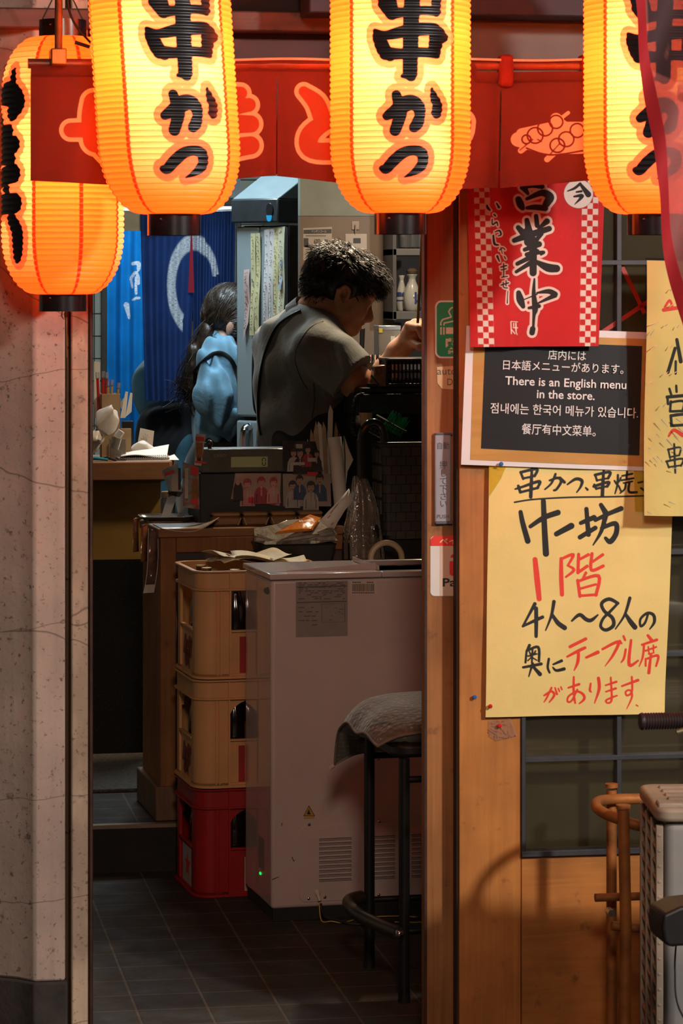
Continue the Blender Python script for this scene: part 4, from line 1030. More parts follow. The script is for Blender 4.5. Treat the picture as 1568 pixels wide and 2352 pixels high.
# -- thumb tacks
def pin(label, px, py, Y, m):
    t = thing('push_pin', label, 'push pin', at(px, py, Y), 0, 'thumb tacks in the shop front')
    p = at(px, py, Y); T = Matrix.Translation(p) @ Matrix.Rotation(PI / 2, 4, 'X')
    b = MB(); b.lathe([(.0026, 0), (.0026, .001), (.0016, .002), (.0017, .005), (.0044, .0062), (.0048, .0085), (.0036, .0098), (.001, .0102)], 14, 0, T); b.build('head', m, t)
    b = MB(); b.cyl((0, 0, -.006), (0, 0, .001), .0005, n=6, T=T); b.build('needle', STEEL, t)
PB, PR = mat('blue_pin', (.02, .13, .42), .3, var=0), mat('red_pin', (.62, .012, .015), .3, var=0)
pin('blue thumb tack through the white lower edge of the blackboard notice', 1149, 1065, YB - .006, PB)
pin('blue thumb tack in the bare wood left of the yellow poster', 1088, 1600, -.001, PB)
pin('red thumb tack in the lower left corner of the yellow poster', 1124, 1621, -.016, PR)
pin('red thumb tack in the wood just below the yellow poster', 1145, 1666, -.001, PR)
t = thing('film_scrap', 'scrap of clear film pinned to the wood below the yellow poster', 'film', at(1150, 1690, -.004))
b = MB(); b.quad([at(x, y, -.004) for x, y in ((1122, 1655), (1172, 1650), (1188, 1690), (1140, 1702), (1122, 1690))][::-1]); b.build('film', clear('milky_film', (.95, .9, .9), refl=.08, bump=.3, alpha=.12, col=(.7, .6, .55)), t)
# red tape cross inside the window
t = thing('tape_cross', 'red tape strips crossed behind the window right of the red banner', 'tape', at(1450, 750, .06))
b = MB(); MT = mat('red_tape', (.42, .03, .02), .5, var=.1)
for (x0, y0, x1, y1, r) in ((1422, 600, 1480, 720, 5), (1380, 765, 1492, 690, 5)):
    d = Vector((x1 - x0, y1 - y0)).normalized(); nn = Vector((-d.y, d.x)) * r
    b.quad([at(x, y, .009) for x, y in ((x0 + nn.x, y0 + nn.y), (x1 + nn.x, y1 + nn.y), (x1 - nn.x, y1 - nn.y), (x0 - nn.x, y0 - nn.y))])
b.build('strip', MT, t)
# ------------------------------------------------------------------ outdoor unit, rusty rail, bicycle
ACM = mat('dirty_cream_metal', (0.30, 0.235, 0.175), 0.55, var=0.25, scale=7, bump=0.1)
ACF = mat('grey_cream_front', (0.26, 0.25, 0.24), 0.5, var=0.2, scale=5, bump=0.05)
YA = -0.80
pf = at(1512, 2352, YA)                       # front left edge of the unit
XA = pf.x; DA = 0.27; WA = 0.62; ZA = Z(1862, YA, 1512)
RA_ = math.radians(-8.0); XA_, YA_ = XA, YA; TAC = frame((XA, YA, 0), RA_)
t = thing('outdoor_unit', 'dirty cream air conditioner unit with a slatted side grille standing before the shop window', 'air conditioner', (XA_, YA_, 0), RA_)
b = MB(TAC); b.bb(0 + .012, 0 + WA, 0, 0 + DA, 0.06, ZA - .02)
b.build('casing', ACF, t, bevel=.02, seg=4)
b = MB(TAC); b.prism(rrect(0 - .006, 0 + WA + .01, 0 - .012, 0 + DA + .012, .03), ZA - .022, ZA + .006)
b.build('lid', ACM, t, bevel=.008, seg=3)
b = MB(TAC)
for k_ in range(5):
    yy = 0 + .04 + k_ * .045; b.bb(0 + .03, 0 + WA - .03, yy, yy + .02, ZA + .002, ZA + .0105)
b.bb(0 + .0, 0 + .05, 0 + .005, 0 + .05, ZA - .01, ZA + .014)
b.build('lid_ridges', ACM, t, bevel=.004, seg=2)
b = MB(TAC)
for yy in np.linspace(0 + .012, 0 + DA - .008, 4): b.bb(0 - .004, 0 + .010, yy - .006, yy + .006, .07, ZA - .03)
for k_ in range(18):
    zz = .09 + k_ * (ZA - .14) / 17; b.bb(0 - .001, 0 + .006, 0 + .005, 0 + DA - .002, zz - .003, zz + .003)
b.build('side_grille', ACM, t, bevel=.0015)
b = MB(TAC); b.bb(0 + .0118, 0 + .0125, 0 + .01, 0 + DA - .01, .07, ZA - .03); b.build('cooling_fins', mat('dark_fins', (.02, .017, .014), .7, var=.3), t)
b = MB(TAC)
for k_ in range(16): 
    zz = .12 + k_ * .03; b.bb(0 + .10, 0 + WA - .06, 0 - .006, 0 + .0, zz, zz + .006)
b.build('front_grille', ACF, t)
b = MB(TAC)
for xx in (0 + .06, 0 + WA - .1): b.bb(xx, xx + .05, 0 + .0, 0 + DA, -.02, .06)
b.build('foot', CONCRETE, t)

RUST = mat('rusty_pipe', (0.30, 0.105, 0.022), 0.6, 0.25, var=0.55, scale=9, bump=0.35, bscale=45)
YP = -0.42
t = thing('rusty_pipe_rail', 'rusty bent pipe rail with two posts between the wooden panel and the outdoor unit', 'rail', at(1430, 2352, YP))
b = MB()
p1 = at(1431, 1866, YP); p2 = at(1404, 1836, YP + .22)
g1, g2 = Vector((p1.x, p1.y, -.02)), Vector((p2.x, p2.y, -.02))
g1.x = at(1411, 2352, YP).x + .02; 
b.tube([g1, Vector((g1.x + .004, p1.y, .35)), p1 + Vector((0, 0, .012))], .0125, 14); b.build('post', RUST, t)
b = MB(); b.tube([p1 + Vector((0, 0, .008)), p1 + Vector((0, 0, .016))], .0155, 14); b.build('post_cap', RUST, t)
b = MB(); b.tube([g2 + Vector((.0, 0, 0)), p2 + Vector((0, 0, .02))], .0115, 14); b.build('post', RUST, t)
b = MB(); b.tube([p2 + Vector((0, 0, .026)), p2 + Vector((0, 0, .034))], .014, 14); b.build('post_cap', RUST, t)
b = MB(); zt = p1.z - .022
b.tube(smooth_pts([Vector((p1.x + .30, p1.y + .02, zt - .03)), Vector((p1.x + .08, p1.y + .0, zt - .015)), Vector((p1.x - .005, p1.y + .03, zt + .004)), Vector((p1.x - .03, p1.y + .10, zt + .014)), Vector((p1.x - .0, p1.y + .18, zt + .016)), Vector((p1.x + .10, p1.y + .21, zt + .012)), Vector((p1.x + .32, p1.y + .2, zt + .006))], 8), .0115, 14)
b.build('top_rail', RUST, t)
b = MB(); zl = Z(2130, YP, 1430)
b.tube([Vector((p1.x - .02, p1.y + .02, zl)), Vector((p1.x + .32, p1.y + .02, zl - .04))], .010, 12); b.tube([Vector((p1.x - .02, p1.y + .16, zl + .03)), Vector((p1.x + .32, p1.y + .16, zl + .03))], .009, 12)
b.build('lower_rail', RUST, t)
b = MB(); b.cyl(Vector((p1.x - .025, p1.y + .0, zl + .03)), Vector((p1.x - .025, p1.y + .03, zl + .03)), .008, n=6); b.build('bolt', STEEL, t)

# bicycle, mostly outside the picture: grip, brake lever and a pedal reach into view
YBk = -1.12
t = thing('bicycle', 'bicycle leaning in from the right edge, its ribbed black handlebar grip and pedal in view', 'bicycle', at(1700, 2500, YBk))
gp = at(1469, 1657, YBk); ge = at(1600, 1661, YBk)
bx = ge.x + .18
b = MB(); pts = [gp, gp + Vector((.004, 0, 0))]; rr_ = [.0145, .0165]
n_ = 26
for k_ in range(n_):
    x = gp.x + .006 + k_ * .0052; pts += [Vector((x, YBk, gp.z)), Vector((x + .0026, YBk, gp.z))]; rr_ += [.0160, .0144]
b.tube(pts, rr_, 16); b.build('handlebar_grip', mat('dark_maroon_rubber', (.022, .011, .012), .5, var=.2), t, smooth=60)
b = MB(); b.tube(smooth_pts([Vector((gp.x + .14, YBk, gp.z)), Vector((bx, YBk - .02, gp.z + .01)), Vector((bx + .08, YBk - .10, gp.z - .02)), Vector((bx + .08, YBk - .16, gp.z - .06))], 6), .011, 12); b.build('handlebar', STEEL, t)
lv = at(1553, 1682, YBk - .02)
b = MB(); b.tube(smooth_pts([lv, lv + Vector((.05, -.0, .012)), lv + Vector((.12, .02, .02))], 5), [.0055] * 11, 10); b.build('brake_lever', mat('olive_brass', (.16, .13, .07), .4, .6), t)
wz = .24; wx0, wx1 = bx + .10, bx + .75
b = MB()
for wx in (wx0, wx1):
    Tm = Matrix.Translation((wx, YBk - .12, wz)) @ Matrix.Rotation(PI / 2, 4, 'X')
    b.tube([(.22 * math.cos(a), .22 * math.sin(a), 0) for a in np.linspace(0, 2 * PI, 40, endpoint=False)], .02, 10, True, 0, Tm)
b.build('tyre', BLACKMATTE, t)
b = MB()
for wx in (wx0, wx1):
    for k_ in range(16): 
        a = 2 * PI * k_ / 16; b.cyl((wx, YBk - .12, wz), (wx + .21 * math.cos(a), YBk - .12, wz + .21 * math.sin(a)), .001, n=5)
b.build('spokes', STEEL, t)
b = MB(); c0 = Vector((bx + .36, YBk - .12, .27))
for a, c in (((wx0, YBk - .12, wz), (bx + .08, YBk - .14, gp.z - .05)), ((bx + .09, YBk - .13, .6), c0), (c0, (bx + .42, YBk - .12, .78)), (c0, (wx1, YBk - .12, wz)), ((bx + .40, YBk - .12, .6), (wx1, YBk - .12, wz))): b.cyl(a, c, .014)
b.build('frame', mat('dark_bike_paint', (.02, .02, .025), .35, coat=.4), t)
b = MB(); b.ell((bx + .42, YBk - .12, .80), (.12, .06, .03)); b.build('saddle', BLACK, t)
pp = at(1506, 2130, YBk - .05)
b = MB(); q = [at(x, y, YBk - .06) for x, y in ((1503, 2118), (1507, 2088), (1545, 2070), (1620, 2062), (1640, 2150), (1580, 2158), (1520, 2162), (1508, 2152))]
b.prism([(v.x, v.z) for v in q], -.05, .05, 0, Matrix.Translation((0, YBk - .06, 0)) @ Matrix.Rotation(PI / 2, 4, 'X')); b.build('pedal', mat('black_rubber', (.010, .010, .011), .45, var=.2), t, bevel=.006, seg=3)
b = MB(); pc = at(1630, 2110, YBk - .06); b.cyl(pc, c0, .010); b.build('crank', STEEL, t)
b = MB(); l0 = at(1552, 2168, YBk - .03); b.tube(smooth_pts([l0, l0 + Vector((-.002, 0, -.05)), l0 + Vector((.006, 0, -.12)), l0 + Vector((.06, 0, -.2))], 6), .0018, 6); b.cyl(l0 + Vector((-.008, 0, .0)), l0 + Vector((.04, 0, .01)), .005); b.build('brake_cable', BLACKMATTE, t)
# ------------------------------------------------------------------ crates and freezer
CR = math.radians(4.8)
CREAMCR = mat('cream_crate_plastic', (0.56, 0.29, 0.115), 0.42, var=0.12, scale=6, bump=0.04)
REDCR = mat('red_crate_plastic', (0.30, 0.005, 0.006), 0.40, var=0.15, scale=6, bump=0.04)
BOT = mat('brown_bottle_glass', (0.012, 0.006, 0.004), 0.08, var=0, coat=.6)
CW_, CD_, CH_ = 0.37, 0.32, 0.299
o_cr = atz(452, 2064, 0.0)
def ring_path(x0, x1, y0, y1, r): return rrect(x0, x1, y0, y1, r, 6)
def crate(label, z, m, arch, dx=0.0, prints=()):
    T = frame((o_cr.x, o_cr.y, z), CR) @ Matrix.Translation((dx, 0, 0))
    t = thing('beer_crate', label, 'crate', T.translation, CR, 'beer crates stacked beside the freezer')
    r = .045
    b = MB(T)
    def band(z0, z1, out, th=.006): b.ring(ring_path(-out, CW_ + out, -out, CD_ + out, r + out), ring_path(th - out * 0, CW_ - th, th, CD_ - th, r - th), z0, z1)
    band(CH_ - .055, CH_ - .002, 0.0); band(.002, .014, 0.0)
    b.bb(.03, CW_ - .03, .01, CD_ - .01, .003, .008)
    # rounded corner pillars
    for cx, cy, a0, sx, sy in ((r, r, 180, 1, 1), (CW_ - r, r, 270, -1, 1), (CW_ - r, CD_ - r, 0, -1, -1), (r, CD_ - r, 90, 1, -1)):
        arc = [(cx + r * math.cos(math.radians(a0 + 90 * k / 6)), cy + r * math.sin(math.radians(a0 + 90 * k / 6))) for k in range(7)]
        arci = [(cx + (r - .008) * math.cos(math.radians(a0 + 90 * k / 6)), cy + (r - .008) * math.sin(math.radians(a0 + 90 * k / 6))) for k in range(7)]
        b.prism(arc + arci[::-1], .005, CH_ - .05)
        xa = sorted((cx, cx + sx * .045)); ya = (0, .008) if sy > 0 else (CD_ - .008, CD_); b.bb(xa[0], xa[1], ya[0], ya[1], .005, CH_ - .05)
        ya = sorted((cy, cy + sy * .028)); xa = (0, .008) if sx > 0 else (CW_ - .008, CW_); b.bb(xa[0], xa[1], ya[0], ya[1], .005, CH_ - .05)
        for gx in (.010, .020): xg = cx + sx * gx; b.bb(xg - .0022, xg + .0022, *((-.0035, .004) if sy > 0 else (CD_ - .004, CD_ + .0035)), .010, CH_ - .057)
        xr = cx + sx * .046; yo = (-.006, .008) if sy > 0 else (CD_ - .008, CD_ + .006); b.bb(xr - .0025, xr + .0025, yo[0], yo[1], .005, CH_ - .004)
    x0, x1, zt, zb = r + .047, CW_ - r - .047, CH_ - .055, .128
    y0, y1 = r + .03, CD_ - r - .03
    for Y0 in (.006, CD_ - .014):              # long walls: low panel and spandrels of the opening
        b.bb(x0, x1, Y0, Y0 + .008, .005, zb)
        if arch:
            n = 10; R = .06
            for sgn, xe in ((1, x0), (-1, x1)):
                P = [(xe, zt + .002), (xe, zt - R)] + [(xe + sgn * R * 1.35 * (1 - math.cos(PI / 2 * k / n)), zt - R + R * math.sin(PI / 2 * k / n)) for k in range(n + 1)]
                b.prism([(x, -z_) for x, z_ in P], 0, .008, 0, Matrix.Translation((0, Y0, 0)) @ Matrix.Rotation(-PI / 2, 4, 'X'))
    for X0 in (.006, CW_ - .014):
        b.bb(X0, X0 + .008, y0, y1, .005, zb)
        if arch:
            R = .045; n = 8
            for sgn, ye in ((1, y0), (-1, y1)):
                P = [(ye, zt + .002), (ye, zt - R)] + [(ye + sgn * R * (1 - math.cos(PI / 2 * k / n)), zt - R + R * math.sin(PI / 2 * k / n)) for k in range(n + 1)]
                b.prism(P, 0, .008, 0, Matrix.Translation((X0, 0, 0)) @ Matrix(((0, 0, 1, 0), (1, 0, 0, 0), (0, 1, 0, 0), (0, 0, 0, 1))))
    for k in range(2, 5): b.bb(CW_ * k / 5 - .0015, CW_ * k / 5 + .0015, .014, CD_ - .014, .008, .11)
    for k in range(1, 4): b.bb(.014, CW_ - .014, CD_ * k / 4 - .0015, CD_ * k / 4 + .0015, .008, .11)
    b.build('body', m, t, smooth=40)
    b = MB(T)
    for z0, z1, out in ((CH_ - .006, CH_ - .001, .009), (CH_ - .056, CH_ - .050, .008), (.0005, .008, .008)):
        b.ring(ring_path(-out, CW_ + out, -out, CD_ + out, r + out), ring_path(.004, CW_ - .004, .004, CD_ - .004, r - .004), z0, z1)
    for Y0 in (-.002, CD_ - .01): b.bb(x0, x1, Y0, Y0 + .012, zb, zb + .006)
    for X0 in (-.002, CW_ - .01): b.bb(X0, X0 + .012, y0, y1, zb, zb + .006)
    b.build('rim', m, t, smooth=40, bevel=.0012, seg=1)
    return t, T
tA, TA = crate('red beer crate with a star print at the bottom of the stack', 0.0, REDCR, True)
tB, TB = crate('cream beer crate with an arched opening, in the middle of the stack', CH_ + .001, CREAMCR, True, -.001)
tC, TC = crate('cream beer crate with square openings and bottles, topmost of the stack', 2 * (CH_ + .001), CREAMCR, False, .002)
def side(T, z, y):      # flat frame on the crate's left side, x toward the street
    return T @ axes((-.0012 + .006, y, z), (0, -1, 0), (0, 0, 1))
b = MB(); b.rect(.125, .105, .0005, T=side(TA, .065, CD_ / 2)); lb_ = b.build('label', mat('grey_print', (.42, .34, .33), .5, var=.15), tA, smooth=0)
b = MB(); T_ = side(TA, .065, CD_ / 2 - .01); b.quad([(.040 * (1 if k % 2 == 0 else .42) * math.sin(PI * k / 5), .040 * (1 if k % 2 == 0 else .42) * math.cos(PI * k / 5), .001) for k in range(10)][::-1], T=T_); b.build('star', REDINK, lb_, smooth=0)
b = MB(); b.rect(.10, .095, .0005, cx=CW_ / 2, cy=.06, T=TA @ axes((0, .0055, 0), (1, 0, 0), (0, 0, 1))); b.build('front_label', mat('grey_print', 0), tA, smooth=0)
for T, tt in ((TB, tB), (TC, tC)):
    b = MB(); b.text('Asahi', .052, side(T, .075, CD_ / 2 - .0), .01, .0006, sx=.9)
    b.text('ビール', .026, side(T, .035, CD_ / 2), .01, .0006); b.build('side_print', mat('red_brown_print', (.22, .035, .02), .6, var=.2), tt, smooth=0)
    b = MB(); Tf = T @ axes((0, .0055, 0), (1, 0, 0), (0, 0, 1)); b.rect(.018, .10, .0006, cx=.128, cy=.065, T=Tf)
    b.rect(.13, .03, .0006, cx=.21, cy=.095, T=Tf); b.text('Asahi', .05, Tf @ Matrix.Translation((.21, .05, 0)), .01); b.build('front_print', mat('red_print', (.30, .008, .008), .5, var=.2), tt, smooth=0)
def bottle(T, x, y, label):
    t = thing('beer_bottle', label, 'bottle', (T @ Vector((x, y, .009))), 0, 'brown bottles in the crates')
    b = MB(); b.lathe([(.027, 0), (.030, .006), (.0305, .165), (.029, .185), (.020, .215), (.0135, .245), (.0135, .272), (.0145, .273), (.0145, .283), (.012, .284)], 20, 0, Matrix.Translation(T @ Vector((x, y, .009)))); b.build('glass', BOT, t)
    b = MB(); b.cyl(T @ Vector((x, y, .2925)), T @ Vector((x, y, .2975 - .001)), .0145, n=16); b.build('cap', mat('gold_cap', (.4, .28, .1), .4, .7), t)
for T, nm in ((TC, 'top cream crate'), (TB, 'middle cream crate'), (TA, 'red crate')):
    for (x, y, w_) in ((CW_ * .31, CD_ * .155, 'behind the front opening of'), (CW_ * .5, CD_ * .155, 'second along the front row of'), (CW_ * .135, CD_ * .385, 'at the side opening of'), (CW_ * .135, CD_ * .62, 'further back at the side of')):
        bottle(T, x, y, 'dark brown beer bottle %s the %s' % (w_, nm))
t = thing('flyers', 'loose stack of creased cream flyers lying on the top crate beside the freezer', 'flyers', TC @ Vector((.12, .15, CH_)))
FLY = mat('flyer_paper', (.62, .52, .34), .6, var=.2, scale=18)
for n_, (dx, dy, rz, zz) in enumerate(((.10, .12, .15, .004), (.13, .10, -.1, .010), (.11, .13, .3, .016))):
    b = MB(TC @ Matrix.Translation((dx, dy, CH_ + zz)) @ Matrix.Rotation(rz, 4, 'Z'))
    b.grid(14, 10, lambda u, v, q=n_: (u * .21, v * .15, .012 * math.sin(u * 5 + q) + .006 * math.sin(v * 6 + q * 2) + .004))
    b.build('flyer', FLY, t, smooth=180, solid=.0006)
b = MB(TC @ Matrix.Translation((.11, .13, CH_ + .0185)) @ Matrix.Rotation(.3, 4, 'Z'))
for (u, v, du, dv) in ((.15, .2, .25, .25), (.5, .1, .06, .12), (.6, .1, .06, .12), (.7, .1, .06, .12), (.2, .65, .5, .05), (.2, .75, .4, .05)):
    f = lambda a, c: (a * .21, c * .15, .012 * math.sin(a * 5 + 2) + .006 * math.sin(c * 6 + 4) + .004)
    b.quad([f(u, v), f(u + du, v), f(u + du, v + dv), f(u, v + dv)])
b.build('print', mat('brown_print', (.12, .06, .03), .6, var=.4), t, smooth=0)

# chest freezer
o_fr = atz(623, 2117, 0.0)
TF = frame(o_fr, CR); FD, FW, FH = 0.325, 0.95, Z(1332, o_fr.y, 640)
FRM = mat('mauve_white_enamel', (0.55, 0.44, 0.42), 0.30, var=0.06, scale=4, coat=0.9)
t = thing('chest_freezer', 'tall mauve white chest freezer with a vented service panel, standing behind the bar stool', 'freezer', o_fr, CR)
b = MB(TF); b.bb(0, FW, 0, FD, .032, FH); b.build('body', FRM, t, bevel=.010, seg=4)
b = MB(TF); b.bb(.006, FW - .006, .006, FD - .006, 0, .034); b.build('base', BLACKMATTE, t)
ZL = Z(1319, o_fr.y - .01, 640)
b = MB(TF); b.bb(-.006, .30, -.012, FD + .004, FH + .001, ZL); b.bb(.30, FW + .006, -.012, .03, FH + .001, ZL); b.bb(.30, FW + .006, FD - .02, FD + .004, FH + .001, ZL); b.build('lid_frame', FRM, t, bevel=.003, seg=2)
b = MB(TF); b.bb(.30, FW, .03, FD - .02, FH - .006, FH); b.build('glass_lid', mat('dark_lid_glass', (.16, .17, .165), .04, var=.05, coat=.6), t)
b = MB(TF); b.prism([(.02, -.0), (.30, .0), (.30, .018)], 0, .004, 0, Matrix.Translation((0, .06, ZL + .0)) @ Matrix.Rotation(PI / 2, 4, 'X')); b.bb(.30, .303, .03, FD - .02, ZL, ZL + .012); b.build('lid_handle', FRM, t)
NF = TF.to_3x3() @ Vector((0, -1, 0)); P0 = TF.translation
TFi = TF.inverted()
def fl(px, py): p = TFi @ onp(px, py, P0, NF); return p.x, p.z
def fq(x0, y0, x1, y1, d, mi, bd):
    a, c = fl(x0, y1); e, f = fl(x1, y0); bd.quad([(a, -d, c), (e, -d, c), (e, -d, f), (a, -d, f)], mi)
b = MB(TF); fq(679, 1334, 798, 1464, .0006, 0, b); rpl = b.build('rating_plate', mat('grey_foil', (.27, .23, .215), .4, .1, var=.08), t, smooth=0)
b = MB(TF); rp = random.Random(4)
for ro in range(15):
    y = 1338 + ro * 4.5 if ro < 9 else 1384 + (ro - 9) * 10; x = 685
    if 1381 < y < 1386: continue
    while x < (792 if ro < 9 else 728):
        wv = rp.uniform(4, 16); 
        if rp.random() < .72: fq(x, y, min(x + wv, 792), y + 2.3, .0012, 0, b)
        x += wv + rp.uniform(2, 9)
for k in range(10):
    x = 742 + rp.uniform(0, 44); y = 1392 + rp.uniform(0, 36); fq(x, y, x + rp.uniform(2, 8), y + 1.4, .0012, 0, b)
for y in (1347, 1382): fq(681, y, 796, y + .8, .0012, 0, b)
for x0, y0, x1, y1 in ((738, 1386, 792, 1387), (738, 1428, 792, 1429), (738, 1386, 739, 1429), (791, 1386, 792, 1429)): fq(x0, y0, x1, y1, .0012, 0, b)
b.build('plate_print', INKSOFT, rpl, smooth=0)
b = MB(TF); fq(804, 1334, 865, 1366, .0006, 0, b); bcl = b.build('barcode_label', mat('pale_label', (.60, .48, .40), .5, var=.05), t, smooth=0)
b = MB(TF); x = 808
while x < 858: wv = rp.choice((.8, 1.2, 1.8)); fq(x, 1341, x + wv, 1358, .0012, 0, b); x += wv + rp.choice((.8, 1.3))
for x in range(809, 826, 4): fq(x, 1336, x + 3, 1339, .0012, 0, b)
for x in range(842, 856, 4): fq(x, 1336, x + 3, 1339, .0012, 0, b)
for x in range(808, 858, 4): fq(x, 1360, x + 3, 1363, .0012, 0, b)
b.build('barcode_print', INKSOFT, bcl, smooth=0)
b = MB(TF); c3 = [fl(709, 1851), fl(697, 1874), fl(722, 1874)]; b.quad([(x, -.0006, z) for x, z in (c3[1], c3[2], c3[0])]); fq(697, 1876, 722, 1881, .0006, 0, b); wl_ = b.build('warning_label', mat('warning_orange', (.55, .25, .03), .5, var=.05), t, smooth=0)
b = MB(TF); c = [fl(709, 1858), fl(704, 1870), fl(713, 1871)]; b.quad([(x, -.0012, z) for x, z in (c[1], c[2], c[0])])
for a_, c_ in ((c3[0], c3[1]), (c3[1], c3[2]), (c3[2], c3[0])): b.tube([(a_[0], -.001, a_[1]), (c_[0], -.001, c_[1])], .0007, 4)
b.build('warning_print', INK, wl_, smooth=0)
b = MB(TF); a0, c0 = fl(686, 2073); a1, c1 = fl(1010, 1884)
o_ = rrect(a0, a1 + .1, c0, c1, .02); i_ = rrect(a0 + .002, a1 + .098, c0 + .002, c1 - .002, .018)
b.prism(o_, 0, .0022, 0, TF.inverted() @ TF @ Matrix.Rotation(PI / 2, 4, 'X')); spn = b.build('service_panel', FRM, t, bevel=.0015, seg=2)
b = MB(TF)
for xa, xb in ((731, 807), (836, 907), (943, 1010)):
    for k in range(10):
        y = 1929 + k * 10.4 - (xa - 731) * .045
        l0, z0 = fl(xa, y); l1, z1 = fl(xb, y - 3)
        b.add([(l0, -.0022, z0 - .004), (l1, -.0022, z0 - .004), (l1 - .002, -.0075, z0 + .001), (l0 + .002, -.0075, z0 + .001), (l0, -.0022, z0 + .002), (l1, -.0022, z0 + .002)],
              [(0, 1, 2, 3), (3, 2, 5, 4), (0, 3, 4), (1, 5, 2)])
b.build('louvres', FRM, spn, smooth=0)
b = MB(TF)
for xa, xb in ((731, 807), (836, 907), (943, 1010)):
    for k in range(10):
        y = 1929 + k * 10.4 - (xa - 731) * .045
        l0, z0 = fl(xa, y); l1, z1 = fl(xb, y); b.quad([(l0 + .001, -.0024, z0 + .0012), (l1 - .001, -.0024, z0 + .0012), (l1 - .001, -.0024, z0 + .0034), (l0 + .001, -.0024, z0 + .0034)])
b.build('louvre_slots', DARK, spn, smooth=0)
for px, py in ((709, 1893), (870, 1886), (869, 2055), (708, 2063), (745, 2060)):
    x, z = fl(px, py); b = MB(TF); b.ell((x, -.0035, z), (.0045, .003, .0045), nu=12, nv=8); b.build('screw', CHROME, spn)
b = MB(TF); x, z = fl(728, 2050); b.ell((x, -.003, z), (.008, .006, .009)); b.cyl((x, -.004, z), (x + .004, -.014, z - .02), .004); b.build('cable_gland', mat('pale_label', 0), t)
NL = TF.to_3x3() @ Vector((-1, 0, 0))
def fside(px, py): p = TFi @ onp(px, py, P0, NL); return p.y, p.z
b = MB(TF)
for x0, y0, x1, y1 in ((594, 1918, 606, 2000),): 
    a, c = fside(x0, y0); e, f = fside(x1, y1); b.quad([(-.0006, a, f), (-.0006, e, f), (-.0006, e, c), (-.0006, a, c)])
b.build('control_strip', mat('grey_foil', 0), t, smooth=0)
b = MB(TF); a, c = fside(598, 2006); b.ell((-.001, a, c), (.002, .008, .004)); b.build('power_light', glow('green_led', '#10ff60', 1.2), t)
b = MB(TF); b.quad([(-.0006, *fside(x, y)) for x, y in ((606, 1352), (616, 1348), (619, 1362), (614, 1366), (606, 1360))]); b.build('torn_sticker', mat('torn_green_grey', (.16, .17, .13), .6), t, smooth=0)
b = MB(TF)
for pts in (((648, 1890), (646, 1897)), ((670, 1968), (674, 1978), (677, 1976)), ((624, 2020), (640, 2014)), ((866, 1746), (872, 1744))):
    b.tube([(fl(x, y)[0], -.0006, fl(x, y)[1]) for x, y in pts], .0009, 5)
b.build('scratches', BLACKMATTE, t)
t = thing('power_cord', 'black power cord running from the freezer panel to the floor', 'cord', TF @ Vector((.12, -.05, 0)))
x, z = fl(730, 2056)
b = MB(TF); b.tube(smooth_pts([(x + .004, -.014, z - .02), (x + .01, -.04, z - .05), (x + .03, -.07, .012), (x + .07, -.10, .005), (x + .14, -.11, .005), (x + .3, -.06, .005)], 6), .0035, 8); b.build('cable', BLACK, t)
t = thing('earth_wire', 'thin yellow earth wire looping over the floor under the stool', 'wire', TF @ Vector((.12, -.05, 0)))
b = MB(TF); b.tube(smooth_pts([(x, -.014, z - .02), (x + .0, -.04, z - .06), (x + .02, -.07, .008), (x + .05, -.075, .004), (x + .12, -.03, .004), (x + .22, -.035, .004), (x + .28, -.09, .004), (x + .25, -.12, .004), (x + .18, -.10, .004), (x + .10, -.06, .004)], 6), .0016, 6); b.build('cable', mat('yellow_wire', (.55, .36, .04), .5, var=0), t)

# bar stool with cushion
DS_ = 7.02
f1 = atz(928, 2302, 0); f2 = atz(848, 2222, 0)
sx_ = f1.x; 
t = thing('bar_stool', 'tall black steel bar stool with a curved footrest just inside the doorway', 'stool', (f1.x + .11, f1.y + .11, 0))
SM_ = mat('black_tube_steel', (.012, .012, .013), .38, .2, var=.15)
zs = Z(1742, f1.y, 928)
d12 = f2 - f1; 
nrm = Vector((-d12.y, d12.x, 0)); nrm = -nrm if nrm.x < 0 else nrm
f3, f4 = f1 + nrm.normalized() * .30, f2 + nrm.normalized() * .30
for fpt in (f1, f2, f3, f4):
    b = MB(); b.tube([fpt + Vector((0, 0, .002)), fpt + Vector((0, 0, zs))], .0132, 14); L_ = b.build('leg', SM_, t)
    b = MB(); b.tube([fpt, fpt + Vector((0, 0, .02))], .0145, 14); b.build('foot_cap', BLACK, L_)
b = MB()
c4 = (f1 + f2 + f3 + f4) / 4
b.prism(rrect(-.175, .175, -.175, .175, .05), zs, zs + .03, 0, Matrix.Translation((c4.x, c4.y, 0)) @ Matrix.Rotation(math.atan2(d12.y, d12.x), 4, 'Z')); b.build('seat', BLACK, t, bevel=.008)
zf = Z(2140, f1.y, 900)
b = MB()
fa = f1 + Vector((-.012, -.03, zf)); fb_ = f2 + Vector((-.012, 0, zf + .02))
out = -nrm.normalized()
b.tube(smooth_pts([f1 + Vector((0, 0, zf)) - FWD * .026 - RGT * .012, f1 * .75 + f2 * .25 + out * .045 + Vector((0, 0, zf)), f1 * .45 + f2 * .55 + out * .07 + Vector((0, 0, zf + .004)), f1 * .1 + f2 * .9 + out * .06 + Vector((0, 0, zf + .006)), f2 + out * .02 + Vector((0, 0, zf + .008))], 8), .0165, 14); b.build('footrest', mat('worn_brown_rubber', (.030, .022, .016), .35, var=.3), t)
for a, c, z_ in ((f1, f3, zf), (f2, f4, zf), (f3, f4, zf), (f1, f3, zs - .05), (f2, f4, zs - .05)): b = MB(); b.cyl(a + Vector((0, 0, z_)), c + Vector((0, 0, z_)), .008); b.build('stretcher', SM_, t)
b = MB(); q_ = f1 + Vector((0, 0, zf)) - FWD * .026 - RGT * .012; b.ell(q_, (.012, .012, .012)); b.build('footrest_cap', CHROME, t)
